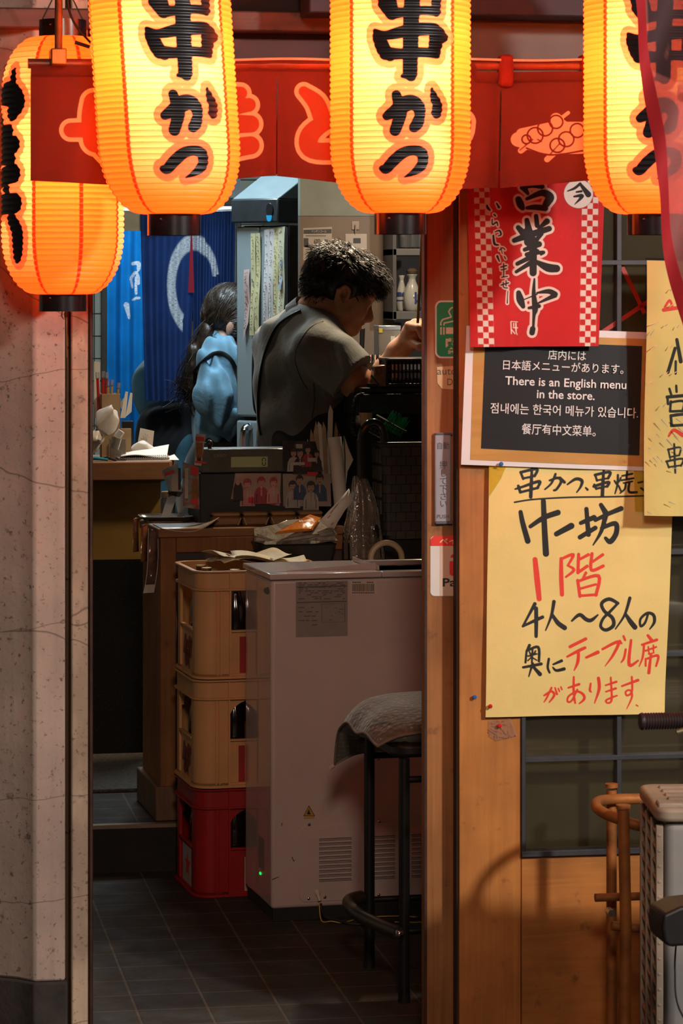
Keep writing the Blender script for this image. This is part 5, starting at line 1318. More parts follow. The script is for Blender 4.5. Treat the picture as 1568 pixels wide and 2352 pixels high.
# cushion draped over the seat
def cush_mat():
    N = NT('woven_grey_cushion'); c = N.coord()
    vo = N.n('ShaderNodeTexVoronoi'); vo.inputs['Scale'].default_value = 75; N.l(c, vo.inputs['Vector'])
    wv = N.n('ShaderNodeTexWave', bands_direction='Z'); wv.inputs['Scale'].default_value = 26; wv.inputs['Distortion'].default_value = 2.5; N.l(c, wv.inputs['Vector'])
    f = N.math('MULTIPLY', vo.outputs['Distance'], 1.3)
    col = N.ramp(f, [(0.05, (.40, .33, .25)), (0.45, (.15, .115, .085))])
    col = N.mix(N.ramp(wv.outputs['Fac'], [(0.35, .0), (0.6, .45)]), col, (.075, .058, .045))
    N.base(col); N.set(Roughness=.9, Sheen_Weight=.3); N.bump(vo.outputs['Distance'], .5, .004); return N.m
t = thing('seat_cushion', 'grey patterned cushion sagging over the edges of the bar stool', 'cushion', (c4.x, c4.y, zs + .03))
hw = .25
SHX, SHY = .085, .03; HS = 1 if (Matrix.Rotation(math.atan2(d12.y, d12.x), 3, 'Z') @ Vector((0, 1, 0))).dot(nrm) > 0 else -1
if HS < 0: SHY = -SHY
def cu(u, v, s):
    x, y = (u - .5) * 2, (v - .5) * 2
    e = max(abs(x), abs(y)); puff = (1 - abs(x) ** 3.2) * (1 - abs(y) ** 3.2)
    zz = .056 + s * .054 * puff ** .6
    d = max(0, abs(x * hw + SHX) - .15); d2 = max(0, abs(y * hw + SHY) - .15); corner = abs(x) ** 3 * abs(y) ** 3
    zz -= min(3.6 * (d ** 2 + d2 ** 2), .14) + .006 * corner + .006 * math.sin(9 * x + 4 * y) * (e ** 3)
    if s < 0: zz = max(zz, .0315) if (abs(x) * hw < .185 and abs(y) * hw < .185) else zz
    sh = 1 - .07 * (1 - abs(x)) * 0
    return Vector((x * hw * (1 - .05 * (y * y)), y * hw * (1 - .05 * (x * x)), zz))
cs = c4 + d12.normalized() * SHX + nrm.normalized() * SHY * HS
Tc = Matrix.Translation((cs.x, cs.y, zs)) @ Matrix.Rotation(math.atan2(d12.y, d12.x) + .0, 4, 'Z')
b = MB(Tc); b.grid(44, 44, lambda u, v: cu(u, v, 1)); b.grid(44, 44, lambda u, v: cu(v, u, -1)); b.build('cover', cush_mat(), t, smooth=180)
edge = [cu(u, 0, 0) for u in np.linspace(0, 1, 30)] + [cu(1, v, 0) for v in np.linspace(0, 1, 30)[1:]] + [cu(u, 1, 0) for u in np.linspace(1, 0, 30)[1:]] + [cu(0, v, 0) for v in np.linspace(1, 0, 30)[1:-1]]
b = MB(Tc); b.tube(edge, .0035, 8, True); b.build('piping', mat('cushion_piping', (.20, .155, .115), .9), t)
cc_ = min((cu(u, v, 0) for u in (0, 1) for v in (0, 1)), key=lambda q: (Tc @ q).x)
b = MB(Tc); d_ = Vector((cc_.x, cc_.y, 0)).normalized(); b.cyl(cc_, cc_ + d_ * .012 + Vector((0, 0, -.010)), .005, n=8); b.build('zip_pull', mat('pale_label', 0), t)
# ------------------------------------------------------------------ wooden counter in the middle
CWOOD = wood('brown_counter_wood', (0.16, 0.058, 0.014), (0.28, 0.115, 0.03), (70, 70, 3), 0.75, mottle=0.3, dirt=0.4)
CTOP = wood('counter_top_wood', (0.15, 0.06, 0.018), (0.27, 0.115, 0.035), (4, 70, 70), 0.6, mottle=0.3)
ZR = 0.132                                     # raised floor
RC = math.radians(3.0)
k0 = atz(366, 1886, ZR)
TK = frame((k0.x, k0.y, ZR), RC); TKi = TK.inverted()
HC = Z(1215, k0.y, 366) - ZR
DK = 0.36; WK = (TKi @ at(795, 1200, k0.y)).x
t = thing('wooden_counter', 'brown wooden cashier counter with a plinth, behind the crates and freezer', 'counter', TK.translation, RC)
b = MB(TK); b.bb(-.004, WK, -.004, DK, HC - .026, HC); b.build('counter_top', CTOP, t, bevel=.004)
b = MB(TK); b.bb(.004, .022, .03, DK - .01, .09, HC - .026); b.bb(.004, .05, .004, .03, .09, HC - .026); b.build('side_panel', CWOOD, t, bevel=.003)
b = MB(TK); b.bb(.05, WK, .012, .03, .0, HC - .026); b.build('front_panel', wood('dark_front_wood', (.045, .016, .008), (.085, .032, .014), (70, 70, 3), .5), t)
b = MB(TK); b.bb(-.012, .075, -.006, DK + .005, 0, .10); b.build('plinth', wood('worn_plinth_wood', (.10, .048, .022), (.18, .09, .04), (40, 40, 4), .6, dirt=.5), t, bevel=.004)
b = MB(TK); b.bb(.05, WK, .0, .014, HC - .07, HC - .026); b.build('apron_board', CWOOD, t, bevel=.003)
LZ = .70
WL = 1.3
b = MB(TK); b.bb(.33, WL, -.125, .012, LZ - .02, LZ)
for xx in (.40, .8, 1.1): b.prism([(-.11, LZ - .02), (.012, LZ - .02), (.012, LZ - .16)], xx, xx + .02, 0, Matrix(((0, 0, 1, 0), (1, 0, 0, 0), (0, 1, 0, 0), (0, 0, 0, 1))))
b.build('ledge', CWOOD, t, bevel=.003)
NK = TK.to_3x3() @ Vector((0, -1, 0)); P0K = TK @ Vector((0, .012, 0))
def kf(px, py, d=0): p = TKi @ onp(px, py, P0K, NK); return Vector((p.x, .012 - d, p.z))
def kquad(c, d, bd, mi=0): bd.quad([kf(x, y, d) for x, y in c][::-1], mi)
# dark sports poster on the front
t = thing('sports_poster', 'dark poster of a ball player in white on the counter front, behind the crates', 'poster', TK @ kf(420, 1480))
b = MB(TK); kquad(((380, 1252), (470, 1252), (470, 1486), (380, 1486)), .0006, b); b.build('sheet', mat('near_black_paper', (.020, .010, .012), .5, var=.2), t, smooth=0)
b = MB(TK); kquad(((383, 1252), (433, 1252), (433, 1262), (383, 1262)), .0012, b); kquad(((437, 1252), (488, 1252), (488, 1268), (437, 1268)), .0012, b)
for a in ((394, 1398), ): pass
b.build('header', mat('brick_print', (.16, .05, .03), .6, var=.3), t, smooth=0)
b = MB(TK); kquad(((388, 1320), (394, 1304), (404, 1304), (402, 1311), (398, 1311), (396, 1322)), .0012, b); kquad(((385, 1370), (404, 1368), (404, 1398), (407, 1430), (404, 1484), (392, 1484), (388, 1430), (386, 1400), (380, 1398)), .0012, b); b.build('player_print', mat('player_grey', (.30, .26, .23), .6, var=.25, scale=60), t, smooth=0)
b = MB(TK); b.ell(kf(399, 1362, .0006), (.010, .0012, .015), nu=12, nv=8); kquad(((382, 1396), (387, 1396), (388, 1412), (384, 1414)), .0013, b); b.build('skin_print', mat('player_skin', (.20, .10, .06), .6), t, smooth=0)
b = MB(TK); kquad(((396, 1325), (405, 1324), (405, 1328), (396, 1329)), .0014, b); b.build('red_print', REDINK, t, smooth=0)
# photo strips hanging off the counter's left end
def strip(label, pts, w_px, m, edge=None, tilt=0):
    t = thing('photo_strip', label, 'photo strip', pts[0], 0, 'laminated strips hanging from the counter end')
    sp = smooth_pts(pts, 6); b = MB(); n = len(sp)
    ww = w_px / F * 8.8
    L = [p - RGT * ww / 2 + FWD * .01 * math.sin(i * .4) for i, p in enumerate(sp)]; R_ = [p + RGT * ww / 2 + FWD * .015 for p in sp]
    b.V = [tuple(v) for q in zip(L, R_) for v in q]; b.Fc = [(2 * i, 2 * i + 1, 2 * i + 3, 2 * i + 2) for i in range(n - 1)]; b.MI = [0] * len(b.Fc)
    b.build('print', m, t, smooth=180, solid=.0006)
    if edge:
        b = MB(); b.tube([l - FWD * .002 for l in L], .0012, 5); b.tube([l - FWD * .002 for l in R_], .0012, 5); b.quad([L[-1] - FWD * .003, R_[-1] - FWD * .003, R_[-4] - FWD * .003 , L[-4] - FWD * .003]); b.build('white_edge', edge, t)
def photo_mat(name, cols, scale=14, rough=.18, seed=0.0):
    N = NT(name); v = N.coord((1, 1, 1)); nz = N.noise(v, scale, 3, .6, .8)
    st = [(i / max(1, len(cols) - 1) * .5 + .25, c) for i, c in enumerate(cols)]
    N.base(N.ramp(nz, st)); N.set(Roughness=rough, Coat_Weight=.5, Coat_Roughness=.1); N.bump(N.noise(v, 25, 2), .25, .01); return N.m
PM1 = photo_mat('glossy_photo_mauve', [(.05, .025, .02), (.14, .07, .06), (.24, .15, .12)], 16)
PM2 = photo_mat('glossy_photo_brown', [(.02, .012, .01), (.20, .10, .04), (.34, .10, .03), (.3, .26, .22)], 26)
PM3 = photo_mat('glossy_photo_mixed', [(.03, .02, .02), (.30, .05, .02), (.18, .22, .22), (.34, .26, .18), (.06, .03, .02)], 30)
Dk = 8.78
strip('long mauve photo strip with white edges curling off the counter end', [atd(x, y, D) for x, y, D in ((352, 1214, 8.68), (351, 1240, 8.66), (351, 1280, 8.66), (348, 1320, 8.66), (341, 1362, 8.63))], 22, PM1, mat('photo_white', (.5, .46, .4), .4))
strip('shorter brown photo strip hanging left of the long mauve one', [atd(x, y, D) for x, y, D in ((332, 1204, 8.76), (330, 1230, 8.74), (331, 1290, 8.74))], 14, PM2)
strip('narrow glossy photo strip at the far left of the counter end', [atd(x, y, D) for x, y, D in ((312, 1190, 8.9), (311, 1220, 8.88), (312, 1268, 8.88))], 12, PM2)

# things on the counter
ztop = ZR + HC
def ktop(px, py): return atz(px, py, ztop)
t = thing('steel_tray', 'shallow shiny steel tray at the left end of the counter', 'tray', ktop(372, 1186))
p = ktop(380, 1197)
b = MB(Matrix.Translation((p.x + .0, p.y + .0, ztop))); o1 = rrect(-.062, .062, -.05, .05, .02); o2 = rrect(-.078, .078, -.064, .064, .03)
b.prism(o1, .001, .003); n = len(o1); b.add([(x, y, .002) for x, y in o1] + [(x, y, .016) for x, y in o2], [(i, (i + 1) % n, n + (i + 1) % n, n + i) for i in range(n)]); b.tube([(x, y, .016) for x, y in o2], .0016, 6, True); b.build('dish', STEEL, t)
t = thing('cork_jar', 'small glass jar with a cork lid behind the folded payment card', 'jar', ktop(386, 1190))
p = ktop(386, 1190) + Vector((0, 0, .004)); b = MB(); b.lathe([(.020, 0), (.022, .004), (.022, .055), (.018, .06)], 18, 0, Matrix.Translation(p)); b.build('glass', clear('jar_glass', (.75, .62, .45), refl=.08, alpha=.25, col=(.35, .25, .14)), t)
b = MB(); b.lathe([(.0195, .058), (.021, .06), (.021, .075), (.0195, .077)], 18, 0, Matrix.Translation(p)); b.build('cork', mat('cork', (.42, .26, .12), .9, var=.3, scale=80), t)
t = thing('payment_card_stand', 'folded white payment card with a red top standing on the counter end', 'card stand', ktop(385, 1192))
Dq = (ktop(385, 1195) - CAM).dot(FWD)
FC = [atd(x, y, Dq) for x, y in ((368, 1194), (387, 1194), (416, 1113), (395, 1107))]
b = MB(); b.quad(FC); b.quad([atd(x, y, Dq + dd) for x, y, dd in ((411, 1194, .06), (427, 1194, .06), (416, 1113, .0), (395, 1107, .0))]); b.build('card', mat('card_white', (.66, .60, .54), .5, var=.04), t, smooth=0, solid=.0008)
def fcp(u, v, d=.0012): q = FC[0] * (1 - u) * (1 - v) + FC[1] * u * (1 - v) + FC[2] * u * v + FC[3] * (1 - u) * v; return q - FWD * d
b = MB(); b.quad([fcp(0, .93), fcp(1, .93), fcp(1, 1), fcp(0, 1)]); b.quad([fcp(.12, .74), fcp(.32, .74), fcp(.32, .84), fcp(.12, .84)]); b.build('red_print', REDINK, t, smooth=0)
b = MB(); T_ = axes(fcp(.64, .79), fcp(1, .79) - fcp(0, .79), fcp(.5, 1) - fcp(.5, 0)); b.text('PayPay', .0085, T_, .01); b.build('lettering', INKSOFT, t, smooth=0)
t = thing('curled_paper_mat', 'sheet of printed paper curling up over the counter edge under the card stand', 'paper', ktop(420, 1205))
b = MB(TK); b.grid(30, 8, lambda u, v: (.004 + u * .17, -.007 + v * .17, HC + .002 + .032 * max(0, u - .45) ** 2 * 3 * (1 - v * .9) - .012 * (1 - v) * math.sin(u * PI) * (v < .1)))
b.build('sheet', photo_mat('menu_paper', [(.30, .22, .16), (.46, .36, .27), (.5, .42, .33), (.40, .10, .06)], 22, .5), t, smooth=180, solid=.0008)
# row of four wooden tablets in front of the register
ux_k = TK.to_3x3() @ Vector((1, 0, 0))
for n_, (xa, xb) in enumerate(((481, 548), (553, 614), (620, 680), (686, 746))):
    nm = ('leftmost', 'second from the left', 'third from the left', 'rightmost')[n_]
    pa, pb = TKi @ ktop(xa, 1206), TKi @ ktop(xb, 1206)
    yk = .075
    t = thing('wooden_tablet', 'wooden tablet with a chamfered top before the register, ' + nm + ' of four', 'wooden tablet', TK @ Vector((pa.x, yk, HC)), RC, 'wooden tablets before the register')
    b = MB(TK); b.bb(pa.x, pb.x, yk - .022, yk + .03, HC, HC + .028); b.build('block', wood('tablet_wood', (.16, .068, .02), (.25, .12, .04), (4, 60, 60), .5), t, bevel=.006, seg=1)
    b = MB(TK); b.bb(pa.x + .002, pb.x - .002, yk - .024, yk + .032, HC + .0285, HC + .040); b.build('top_board', wood('tablet_top_wood', (.25, .12, .04), (.38, .20, .075), (4, 60, 60), .5), t, bevel=.004, seg=1)
    if n_ < 3:
        b = MB(TK)
        for s in (-1, 1): b.tube([(pb.x + .004 + s * .004, yk - .0245, HC + .024), (pb.x + .004 + s * .013, yk - .0245, HC + .003)], .0022, 6)
        b.build('carved_mark', mat('pale_carving', (.40, .24, .10), .7), t)
# cash register with its customer display
REG = mat('register_black', (.010, .008, .007), .55, var=.3)
DISP = mat('grey_green_display_case', (.060, .058, .046), .5, var=.25, scale=9)
yreg = .125
t = thing('cash_register', 'black cash register with a green customer display reading zero, papered with photos', 'cash register', TK @ Vector((.3, yreg, HC)), RC)
NR = NK
def reg(px, py, y=yreg): p = TKi @ onp(px, py, TK @ Vector((0, y, 0)), NK); return p
def rbox(x0, y0, x1, y1, d0, d1, bd): a, c = reg(x0, y1), reg(x1, y0); bd.bb(a.x, c.x, yreg - d0, yreg + d1, a.z, c.z)
b = MB(TK); a_, c_ = reg(458, 1170), reg(724, 1083); b.bb(a_.x, c_.x, yreg, yreg + .21, HC, c_.z); b.build('base', REG, t, bevel=.006, seg=2)
b = MB(TK); rbox(462, 1028, 724, 1086, .008, .09, b); dc_ = b.build('display_case', DISP, t, bevel=.004)
b = MB(TK); rbox(478, 1030, 648, 1084, .0095, 0, b); b.build('display_window', mat('smoky_display_window', (.085, .082, .066), .12, var=.2, coat=.8), t, bevel=.002)
b = MB(TK); rbox(529, 1048, 613, 1073, .0105, 0, b); b.build('lcd', mat('lcd_green', (.30, .34, .16), .35, var=.05), dc_)
b = MB(TK); z0_, z1_ = reg(600, 1068).z, reg(600, 1052).z; xL, xR = reg(600.5, 1060).x, reg(608, 1060).x; yq = yreg - .011; zm = (z0_ + z1_) / 2; g = .0014
for A, B in (((xL, z1_), (xR, z1_)), ((xL, z0_), (xR, z0_)), ((xL, z0_), (xL, zm)), ((xL, zm), (xL, z1_)), ((xR, z0_), (xR, zm)), ((xR, zm), (xR, z1_))):
    v = Vector((B[0] - A[0], 0, B[1] - A[1])).normalized() * g; b.tube([Vector((A[0], yq, A[1])) + v, Vector((B[0], yq, B[1])) - v], .0011, 4)
b.build('digit', INK, dc_, smooth=0)
b = MB(TK); pC_ = reg(503, 1046); b.text('CASIO', .0125, axes((pC_.x, yreg - .0098, pC_.z), (1, 0, 0), (0, 0, 1)), .0); b.build('brand_print', mat('faint_print', (.17, .16, .14), .5, var=0), t, smooth=0)
b = MB(TK); pk = reg(484, 1020); b.ell((pk.x, yreg + .02, pk.z), (.010, .010, .012)); b.cyl((pk.x - .012, yreg + .02, pk.z + .002), (pk.x - .026, yreg + .02, pk.z + .004), .002); b.cyl((pk.x, yreg + .02, pk.z - .03), (pk.x, yreg + .02, pk.z), .006); b.build('lock_key', BLACK, t)
# photo prints taped to the register: flat prints with simple figures
SKIN_P = mat('print_skin', (.36, .20, .14), .4, var=.15); HAIR_P = mat('print_hair', (.018, .012, .012), .4, var=.1); BLUE_P = mat('print_blue', (.018, .045, .11), .4, var=.3)
GREY_P = mat('print_grey', (.34, .30, .27), .4, var=.2); RED_P = mat('print_red', (.26, .02, .03), .4, var=.25); PINK_P = mat('print_pink', (.42, .19, .16), .4, var=.2); REDSTRIP = mat('red_tape_strip', (.52, .018, .014), .35, var=.2, coat=.3)
DARK_P = mat('print_dark', (.022, .014, .016), .3, var=.5, coat=.5)
def photo(label, c, y, bg, figs, strips=(), extra=None):
    t = thing('photo_print', label, 'photo', TK @ reg(*c[3]), RC, 'photo prints taped to the cash register')
    b = MB(TK); q = [reg(x, yy, y) for x, yy in c]
    nx, ny = 14, 10
    b.grid(nx, ny, lambda u, v: q[0] * (1 - u) * (1 - v) + q[1] * u * (1 - v) + q[2] * u * v + q[3] * (1 - u) * v - Vector((0, .0016 * (1 + math.sin(u * 9 + v * 4)) * (.3 + abs(u - .5)), 0)))
    sh_ = b.build('sheet', bg, t, smooth=180)
    grp = {}
    for ii, (kind, m, x, yy, w, h) in enumerate(figs):
        bb_ = grp.setdefault(m.name, (m, MB(TK)))[1]; p = reg(x, yy, y - .0042 - ii * .00012)
        if kind == 'o': bb_.quad([(p.x + w / 2 * PXR * math.cos(a), p.y, p.z + h / 2 * PXR * math.sin(a)) for a in np.linspace(0, 2 * PI, 16, endpoint=False)])
        elif kind == 'b': bb_.quad([(p.x + PXR * a * w / 2, p.y + .0003, p.z + PXR * c * h / 2) for a, c in ((-1, -1), (1, -1), (.9, .3), (.6, .8), (.2, 1), (-.2, 1), (-.6, .8), (-.9, .3))])
        else: bb_.quad([(p.x + PXR * a * w / 2, p.y - .0003, p.z + PXR * c * h / 2) for a, c in ((-1, -1), (1, -1), (1, 1), (-1, 1))])
    for i, (m, bb_) in enumerate(grp.values()): 
        bb_.build(('faces' if 'skin' in m.name else 'hair' if 'hair' in m.name else m.name.replace('print_', '') + '_print'), m, sh_, smooth=0)
    if strips:
        b = MB(TK)
        for x0, y0, x1, y1, sk in strips: b.quad([reg(x, yy, y - .0052) for x, yy in ((x0, y1), (x1, y1 + sk), (x1, y0 + sk), (x0, y0))])
        b.build('tape_strip', REDSTRIP, t, smooth=0)
    if extra: extra(t, y)
    return t
PXR = 8.75 / F
def fig(x, y, s, shirt, skin=SKIN_P, hair=HAIR_P): return [('b', shirt, x, y + 31 * s, 36 * s, 40 * s), ('r', skin, x, y + 11 * s, 6 * s, 8 * s), ('o', hair, x, y - 3 * s, 19 * s, 20 * s), ('o', skin, x, y + 2 * s, 14.5 * s, 18 * s), ('o', hair, x - s, y - 6 * s, 15 * s, 7 * s), ('r', hair, x - 3.2 * s, y + .5 * s, 3 * s, 1.1 * s), ('r', hair, x + 3.2 * s, y + .5 * s, 3 * s, 1.1 * s), ('r', hair, x, y + 7 * s, 5 * s, 1.2 * s), ('r', PINK_P if shirt is not PINK_P else GREY_P, x, y + 24 * s, 3.4 * s, 16 * s), ('r', DARK_P, x - 11 * s, y + 38 * s, 1.4 * s, 20 * s), ('r', DARK_P, x + 11 * s, y + 38 * s, 1.4 * s, 20 * s)]
def order(L): return sorted(L, key=lambda q: 0 if q[0] == 'b' else 1 if 'hair' in q[1].name else 2)
f = fig(672, 1116, 1.0, GREY_P) + fig(688, 1102, .9, BLUE_P) + fig(734, 1100, 1.0, BLUE_P) + fig(714, 1118, 1.05, GREY_P)
photo('photo of four figures in blue and pale jackets, low right on the register', [(649, 1088), (759, 1088), (760, 1163), (650, 1163)], yreg - .0015, mat('print_pale_wall', (.30, .22, .18), .35, var=.2, coat=.3), f, [(698, 1083, 731, 1092, 1)])
f = fig(568, 1112, 1.0, PINK_P, PINK_P, RED_P) + fig(600, 1107, 1.0, RED_P, PINK_P, RED_P) + fig(628, 1108, .95, PINK_P, PINK_P, RED_P) + [('b', DARK_P, 547, 1128, 24, 44), ('o', SKIN_P, 546, 1108, 10, 13)]
photo('reddish faded photo of three figures above a red tape strip, low on the register', [(540, 1087), (645, 1087), (642, 1162), (530, 1146)], yreg - .0015, mat('print_pale_pink', (.33, .20, .15), .35, var=.25, coat=.3), f, [(570, 1142, 634, 1155, 4)])
f = fig(674, 1040, .85, GREY_P) + fig(689, 1040, .95, DARK_P) + fig(707, 1032, .8, RED_P) + fig(727, 1042, .7, DARK_P) + [('r', GREY_P, 687, 1025, 15, 10), ('r', GREY_P, 716, 1056, 20, 9), ('r', GREY_P, 682, 1065, 36, 7)]
photo('dark glossy photo of four figures with white captions, on the display case at the right', [(648, 1012), (724, 1014), (742, 1083), (650, 1081)], yreg - .0125, DARK_P, f)
t = photo('narrow upright print with red tape sticking up at the left of the display', [(449, 996), (472, 998), (462, 1070), (446, 1068)], yreg - .013, mat('print_cream', (.42, .36, .28), .4, var=.2), [('b', DARK_P, 457, 1040, 10, 40), ('r', PM2, 458, 1034, 15, 34)], [(449, 1003, 469, 1013, 1), (448, 1058, 474, 1063, 3)])
photo('bundle of glossy prints with red strips taped to the left side of the register', [(418, 1060), (456, 1074), (458, 1170), (420, 1165)], yreg - .02, PM3, [('r', PM2, 448, 1130, 14, 60), ('r', mat('print_cream', 0), 428, 1110, 8, 70)], [(438, 1070, 455, 1090, 3), (438, 1145, 455, 1158, 1)])
photo('pale blue and red print fanned out at the far left of the register', [(370, 1082), (408, 1062), (418, 1130), (388, 1128)], yreg - .03, mat('print_pale_blue', (.22, .27, .29), .35, var=.4, scale=40), [('r', GREY_P, 402, 1108, 16, 40), ('r', DARK_P, 412, 1100, 6, 50)], [(378, 1086, 400, 1094, -7)])
b = MB(TK)
# sheaf of menus and a paper roll behind the photos
t = thing('paper_roll', 'rolled white paper tube standing at the right end of the register', 'paper roll', TK @ reg(775, 1180))
p0_, p1_ = TK @ (reg(783, 1165, .11)), TK @ (reg(768, 1004, .13))
b = MB(); b.tube([p0_, p1_], .0205, 20, caps=False); b.tube([p0_ + Vector((0, 0, .002)), p1_ - Vector((0, 0, .002))], .0165, 20, caps=True); b.build('tube', PAPER, t, smooth=60)
rs = random.Random(11)
BRP = mat('kraft_paper', (.42, .30, .17), .7, var=.2, scale=30)
t = thing('menu_sheaf', 'sheaf of dog-eared brown paper menus sticking up behind the paper roll', 'menus', TK @ reg(740, 1080))
for n_ in range(11):
    xb = 722 + n_ * 5.5; xt = xb - 14 + n_ * 2 + rs.uniform(-6, 6); yt = rs.choice((968, 985, 995, 1008)) + (-38 if n_ == 6 else 0)
    w = rs.uniform(7, 13); y_ = .15 + n_ * .006
    q = [TK @ reg(x, yy, y_) for x, yy in ((xb - w / 2, 1110), (xb + w / 2, 1110), (xt + w / 2, yt + rs.uniform(8, 26)), (xt + rs.uniform(-2, 2), yt), (xt - w / 2, yt + rs.uniform(14, 30)))]
    b = MB(); b.quad(q); b.build('menu', BRP if n_ % 3 else PAPER, t, smooth=0, solid=.0012)
t = thing('curled_leaflet', 'curled pale leaflet with a green edge leaning right of the paper roll', 'leaflet', TK @ reg(800, 1100))
b = MB(); q = [TK @ reg(x, yy, .12) for x, yy in ((790, 1000), (800, 1030), (811, 1056), (798, 1082), (793, 1120), (786, 1120), (784, 1040))]; b.quad(q); b.build('sheet', PAPER, t, smooth=0, solid=.001)
b = MB(); b.tube([TK @ reg(x, yy, .118) for x, yy in ((789, 1002), (792, 1050), (792, 1116))], .002, 6); b.build('green_edge', mat('green_print', (.03, .14, .05), .5), t)

# tray of snack packs on the ledge
t = thing('black_tray', 'black plastic tray on the ledge between freezer and counter, full of snack packs', 'tray', TK @ Vector((.5, -.07, LZ)))
yt_ = -.118
def lq(px, py, y=yt_): return TKi @ onp(px, py, TK @ Vector((0, y, 0)), NK)
xa, xb = lq(603, 1260).x, lq(768, 1260).x
zt_ = lq(600, 1252).z
b = MB(TK); o1, o2 = rrect(xa + .015, xb - .012, yt_, yt_ + .12, .012), rrect(xa - .010, xb + .004, yt_ - .014, yt_ + .135, .015); n = len(o1)
b.prism(o1, LZ + .001, LZ + .004); b.add([(x, y, LZ + .002) for x, y in o1] + [(x, y, zt_) for x, y in o2], [(i, (i + 1) % n, n + (i + 1) % n, n + i) for i in range(n)]); b.tube([(x, y, zt_) for x, y in o2], .003, 6, True); b.build('tray', BLACK, t, smooth=40)
SN = [photo_mat('snack_orange', [(.50, .10, .01), (.62, .20, .02), (.55, .15, .01), (.25, .04, .01)], 22, .2), photo_mat('snack_clear', [(.08, .06, .045), (.22, .18, .14), (.3, .27, .23), (.1, .08, .06)], 30, .15)]
for n_, (c, m, lab) in enumerate((([(586, 1235), (640, 1248), (770, 1232), (760, 1205), (690, 1208), (600, 1225)], SN[1], 'clear snack packet lying lowest in the black tray'), ([(588, 1228), (634, 1243), (766, 1222), (742, 1200), (676, 1206)], SN[1], 'second clear snack packet in the black tray, under the orange one'))):
    t = thing('snack_packet', lab, 'snack packet', TK @ lq(*c[0]), RC, 'snack packets in the black tray')
    b = MB(TK); z_ = -.02 + n_ * .012
    P_ = [lq(x, y) for x, y in c]; b.V = []; 
    ctr = sum((Vector(p) for p in P_), Vector()) / len(P_)
    b.add([(p.x, yt_ - .008 + .004 * n_ + (.10 if i >= 3 else 0), p.z + .006) for i, p in enumerate(P_)] + [(p.x, yt_ - .008 + .004 * n_ + (.10 if i >= 3 else 0), p.z - .010) for i, p in enumerate(P_)], [tuple(range(len(P_))), tuple(range(len(P_), 2 * len(P_)))[::-1]] + [(i, (i + 1) % len(P_), len(P_) + (i + 1) % len(P_), len(P_) + i) for i in range(len(P_))]); b.build('pack', m, t, bevel=.004)
t = thing('snack_packet', 'orange and red snack packet with white lettering on top of the black tray', 'snack packet', TK @ lq(700, 1225), RC, 'snack packets in the black tray')
c = [lq(x, y) for x, y in ((630, 1236), (714, 1228), (748, 1206), (722, 1198))]
b = MB(TK); c[0].y = c[1].y = yt_ - .012; c[2].y = c[3].y = yt_ + .07
b.grid(12, 8, lambda u, v: c[0] * (1 - u) * (1 - v) + c[1] * u * (1 - v) + c[2] * u * v + c[3] * (1 - u) * v + Vector((0, 0, .014 + .006 * math.sin(u * PI) * math.sin(v * PI)))); b.build('pack', SN[0], t, smooth=180, solid=.004)
b = MB(TK); T_ = axes(c[0] * .25 + c[1] * .25 + c[2] * .25 + c[3] * .25 + Vector((.004, -.002, .0215)), c[1] - c[0], c[3] - c[0]); 
b.text('柿の種', .014, T_, .0, z=.003); b.build('lettering', WHITEINK, t, smooth=0)
t = thing('paper_slip', 'long white paper slip with red writing curling up from the snack tray', 'paper slip', TK @ lq(740, 1210))
b = MB(TK); rowp = [((734, 1196), (764, 1222)), ((752, 1176), (776, 1198)), ((776, 1152), (792, 1172)), ((801, 1122), (811, 1150))]
b.V = []; ln = []
for (a, c_) in rowp: ln.append((lq(*a, -.10), lq(*c_, -.10)))
b.add([v for pr in ln for v in pr], [(2 * i, 2 * i + 1, 2 * i + 3, 2 * i + 2) for i in range(3)]); b.build('paper', PAPER, t, smooth=180, solid=.001)
b = MB(TK); 
for pts in (((758, 1180), (770, 1164), (776, 1158)), ((752, 1190), (758, 1184)), ((760, 1206), (766, 1200))): b.tube([lq(x, y, -.103) for x, y in pts], .0009, 5)
b.build('red_writing', mat('faded_red_ink', (.35, .05, .04), .6), t)
# umbrellas by the ledge
t = thing('clear_umbrella', 'folded clear plastic umbrella with a black crook handle behind the freezer', 'umbrella', TK @ Vector((lq(830, 1280).x, -.08, LZ)))
yu = -.09
def uq(px, py, dy=0): p = lq(px, py, yu); return Vector((p.x, yu + dy, p.z))
b = MB(TK); pts = [uq(x, y) for x, y in ((830, 1098), (829, 1030), (832, 995), (845, 974), (860, 970), (874, 978), (881, 996), (882, 1016))]
b.tube(smooth_pts(pts, 6), .0115, 14); b.build('handle', mat('glossy_black', (.010, .009, .008), .15, coat=.6, var=0), t)
b = MB(TK); b.cyl(uq(824, 1095), uq(833, 1260), .004); b.cyl(uq(822, 1010), uq(824, 1095), .005); b.build('shaft', BLACK, t)
b = MB(TK); cyc = []
nU = 40
prof_u = [(1093, 820, 8), (1100, 826, 16), (1130, 832, 24), (1170, 834, 34), (1210, 832, 40), (1250, 834, 44), (1284, 836, 46)]
b.add([tuple(uq(cx, y) + Vector((math.cos(2 * PI * k / nU) * r * PXR * (1 + .10 * math.cos(k * 2.0 * PI / 5)), math.sin(2 * PI * k / nU) * r * PXR * .62 * (1 + .12 * math.cos(k * 2 * PI / 5 + 1)), 0))) for y, cx, r in prof_u for k in range(nU)], [(i * nU + k, i * nU + (k + 1) % nU, (i + 1) * nU + (k + 1) % nU, (i + 1) * nU + k) for i in range(len(prof_u) - 1) for k in range(nU)])
b.build('canopy', clear('milky_umbrella_film', (.85, .8, .75), refl=.10, rough=.12, bump=.35, alpha=.16, col=(.50, .38, .30)), t, smooth=180)
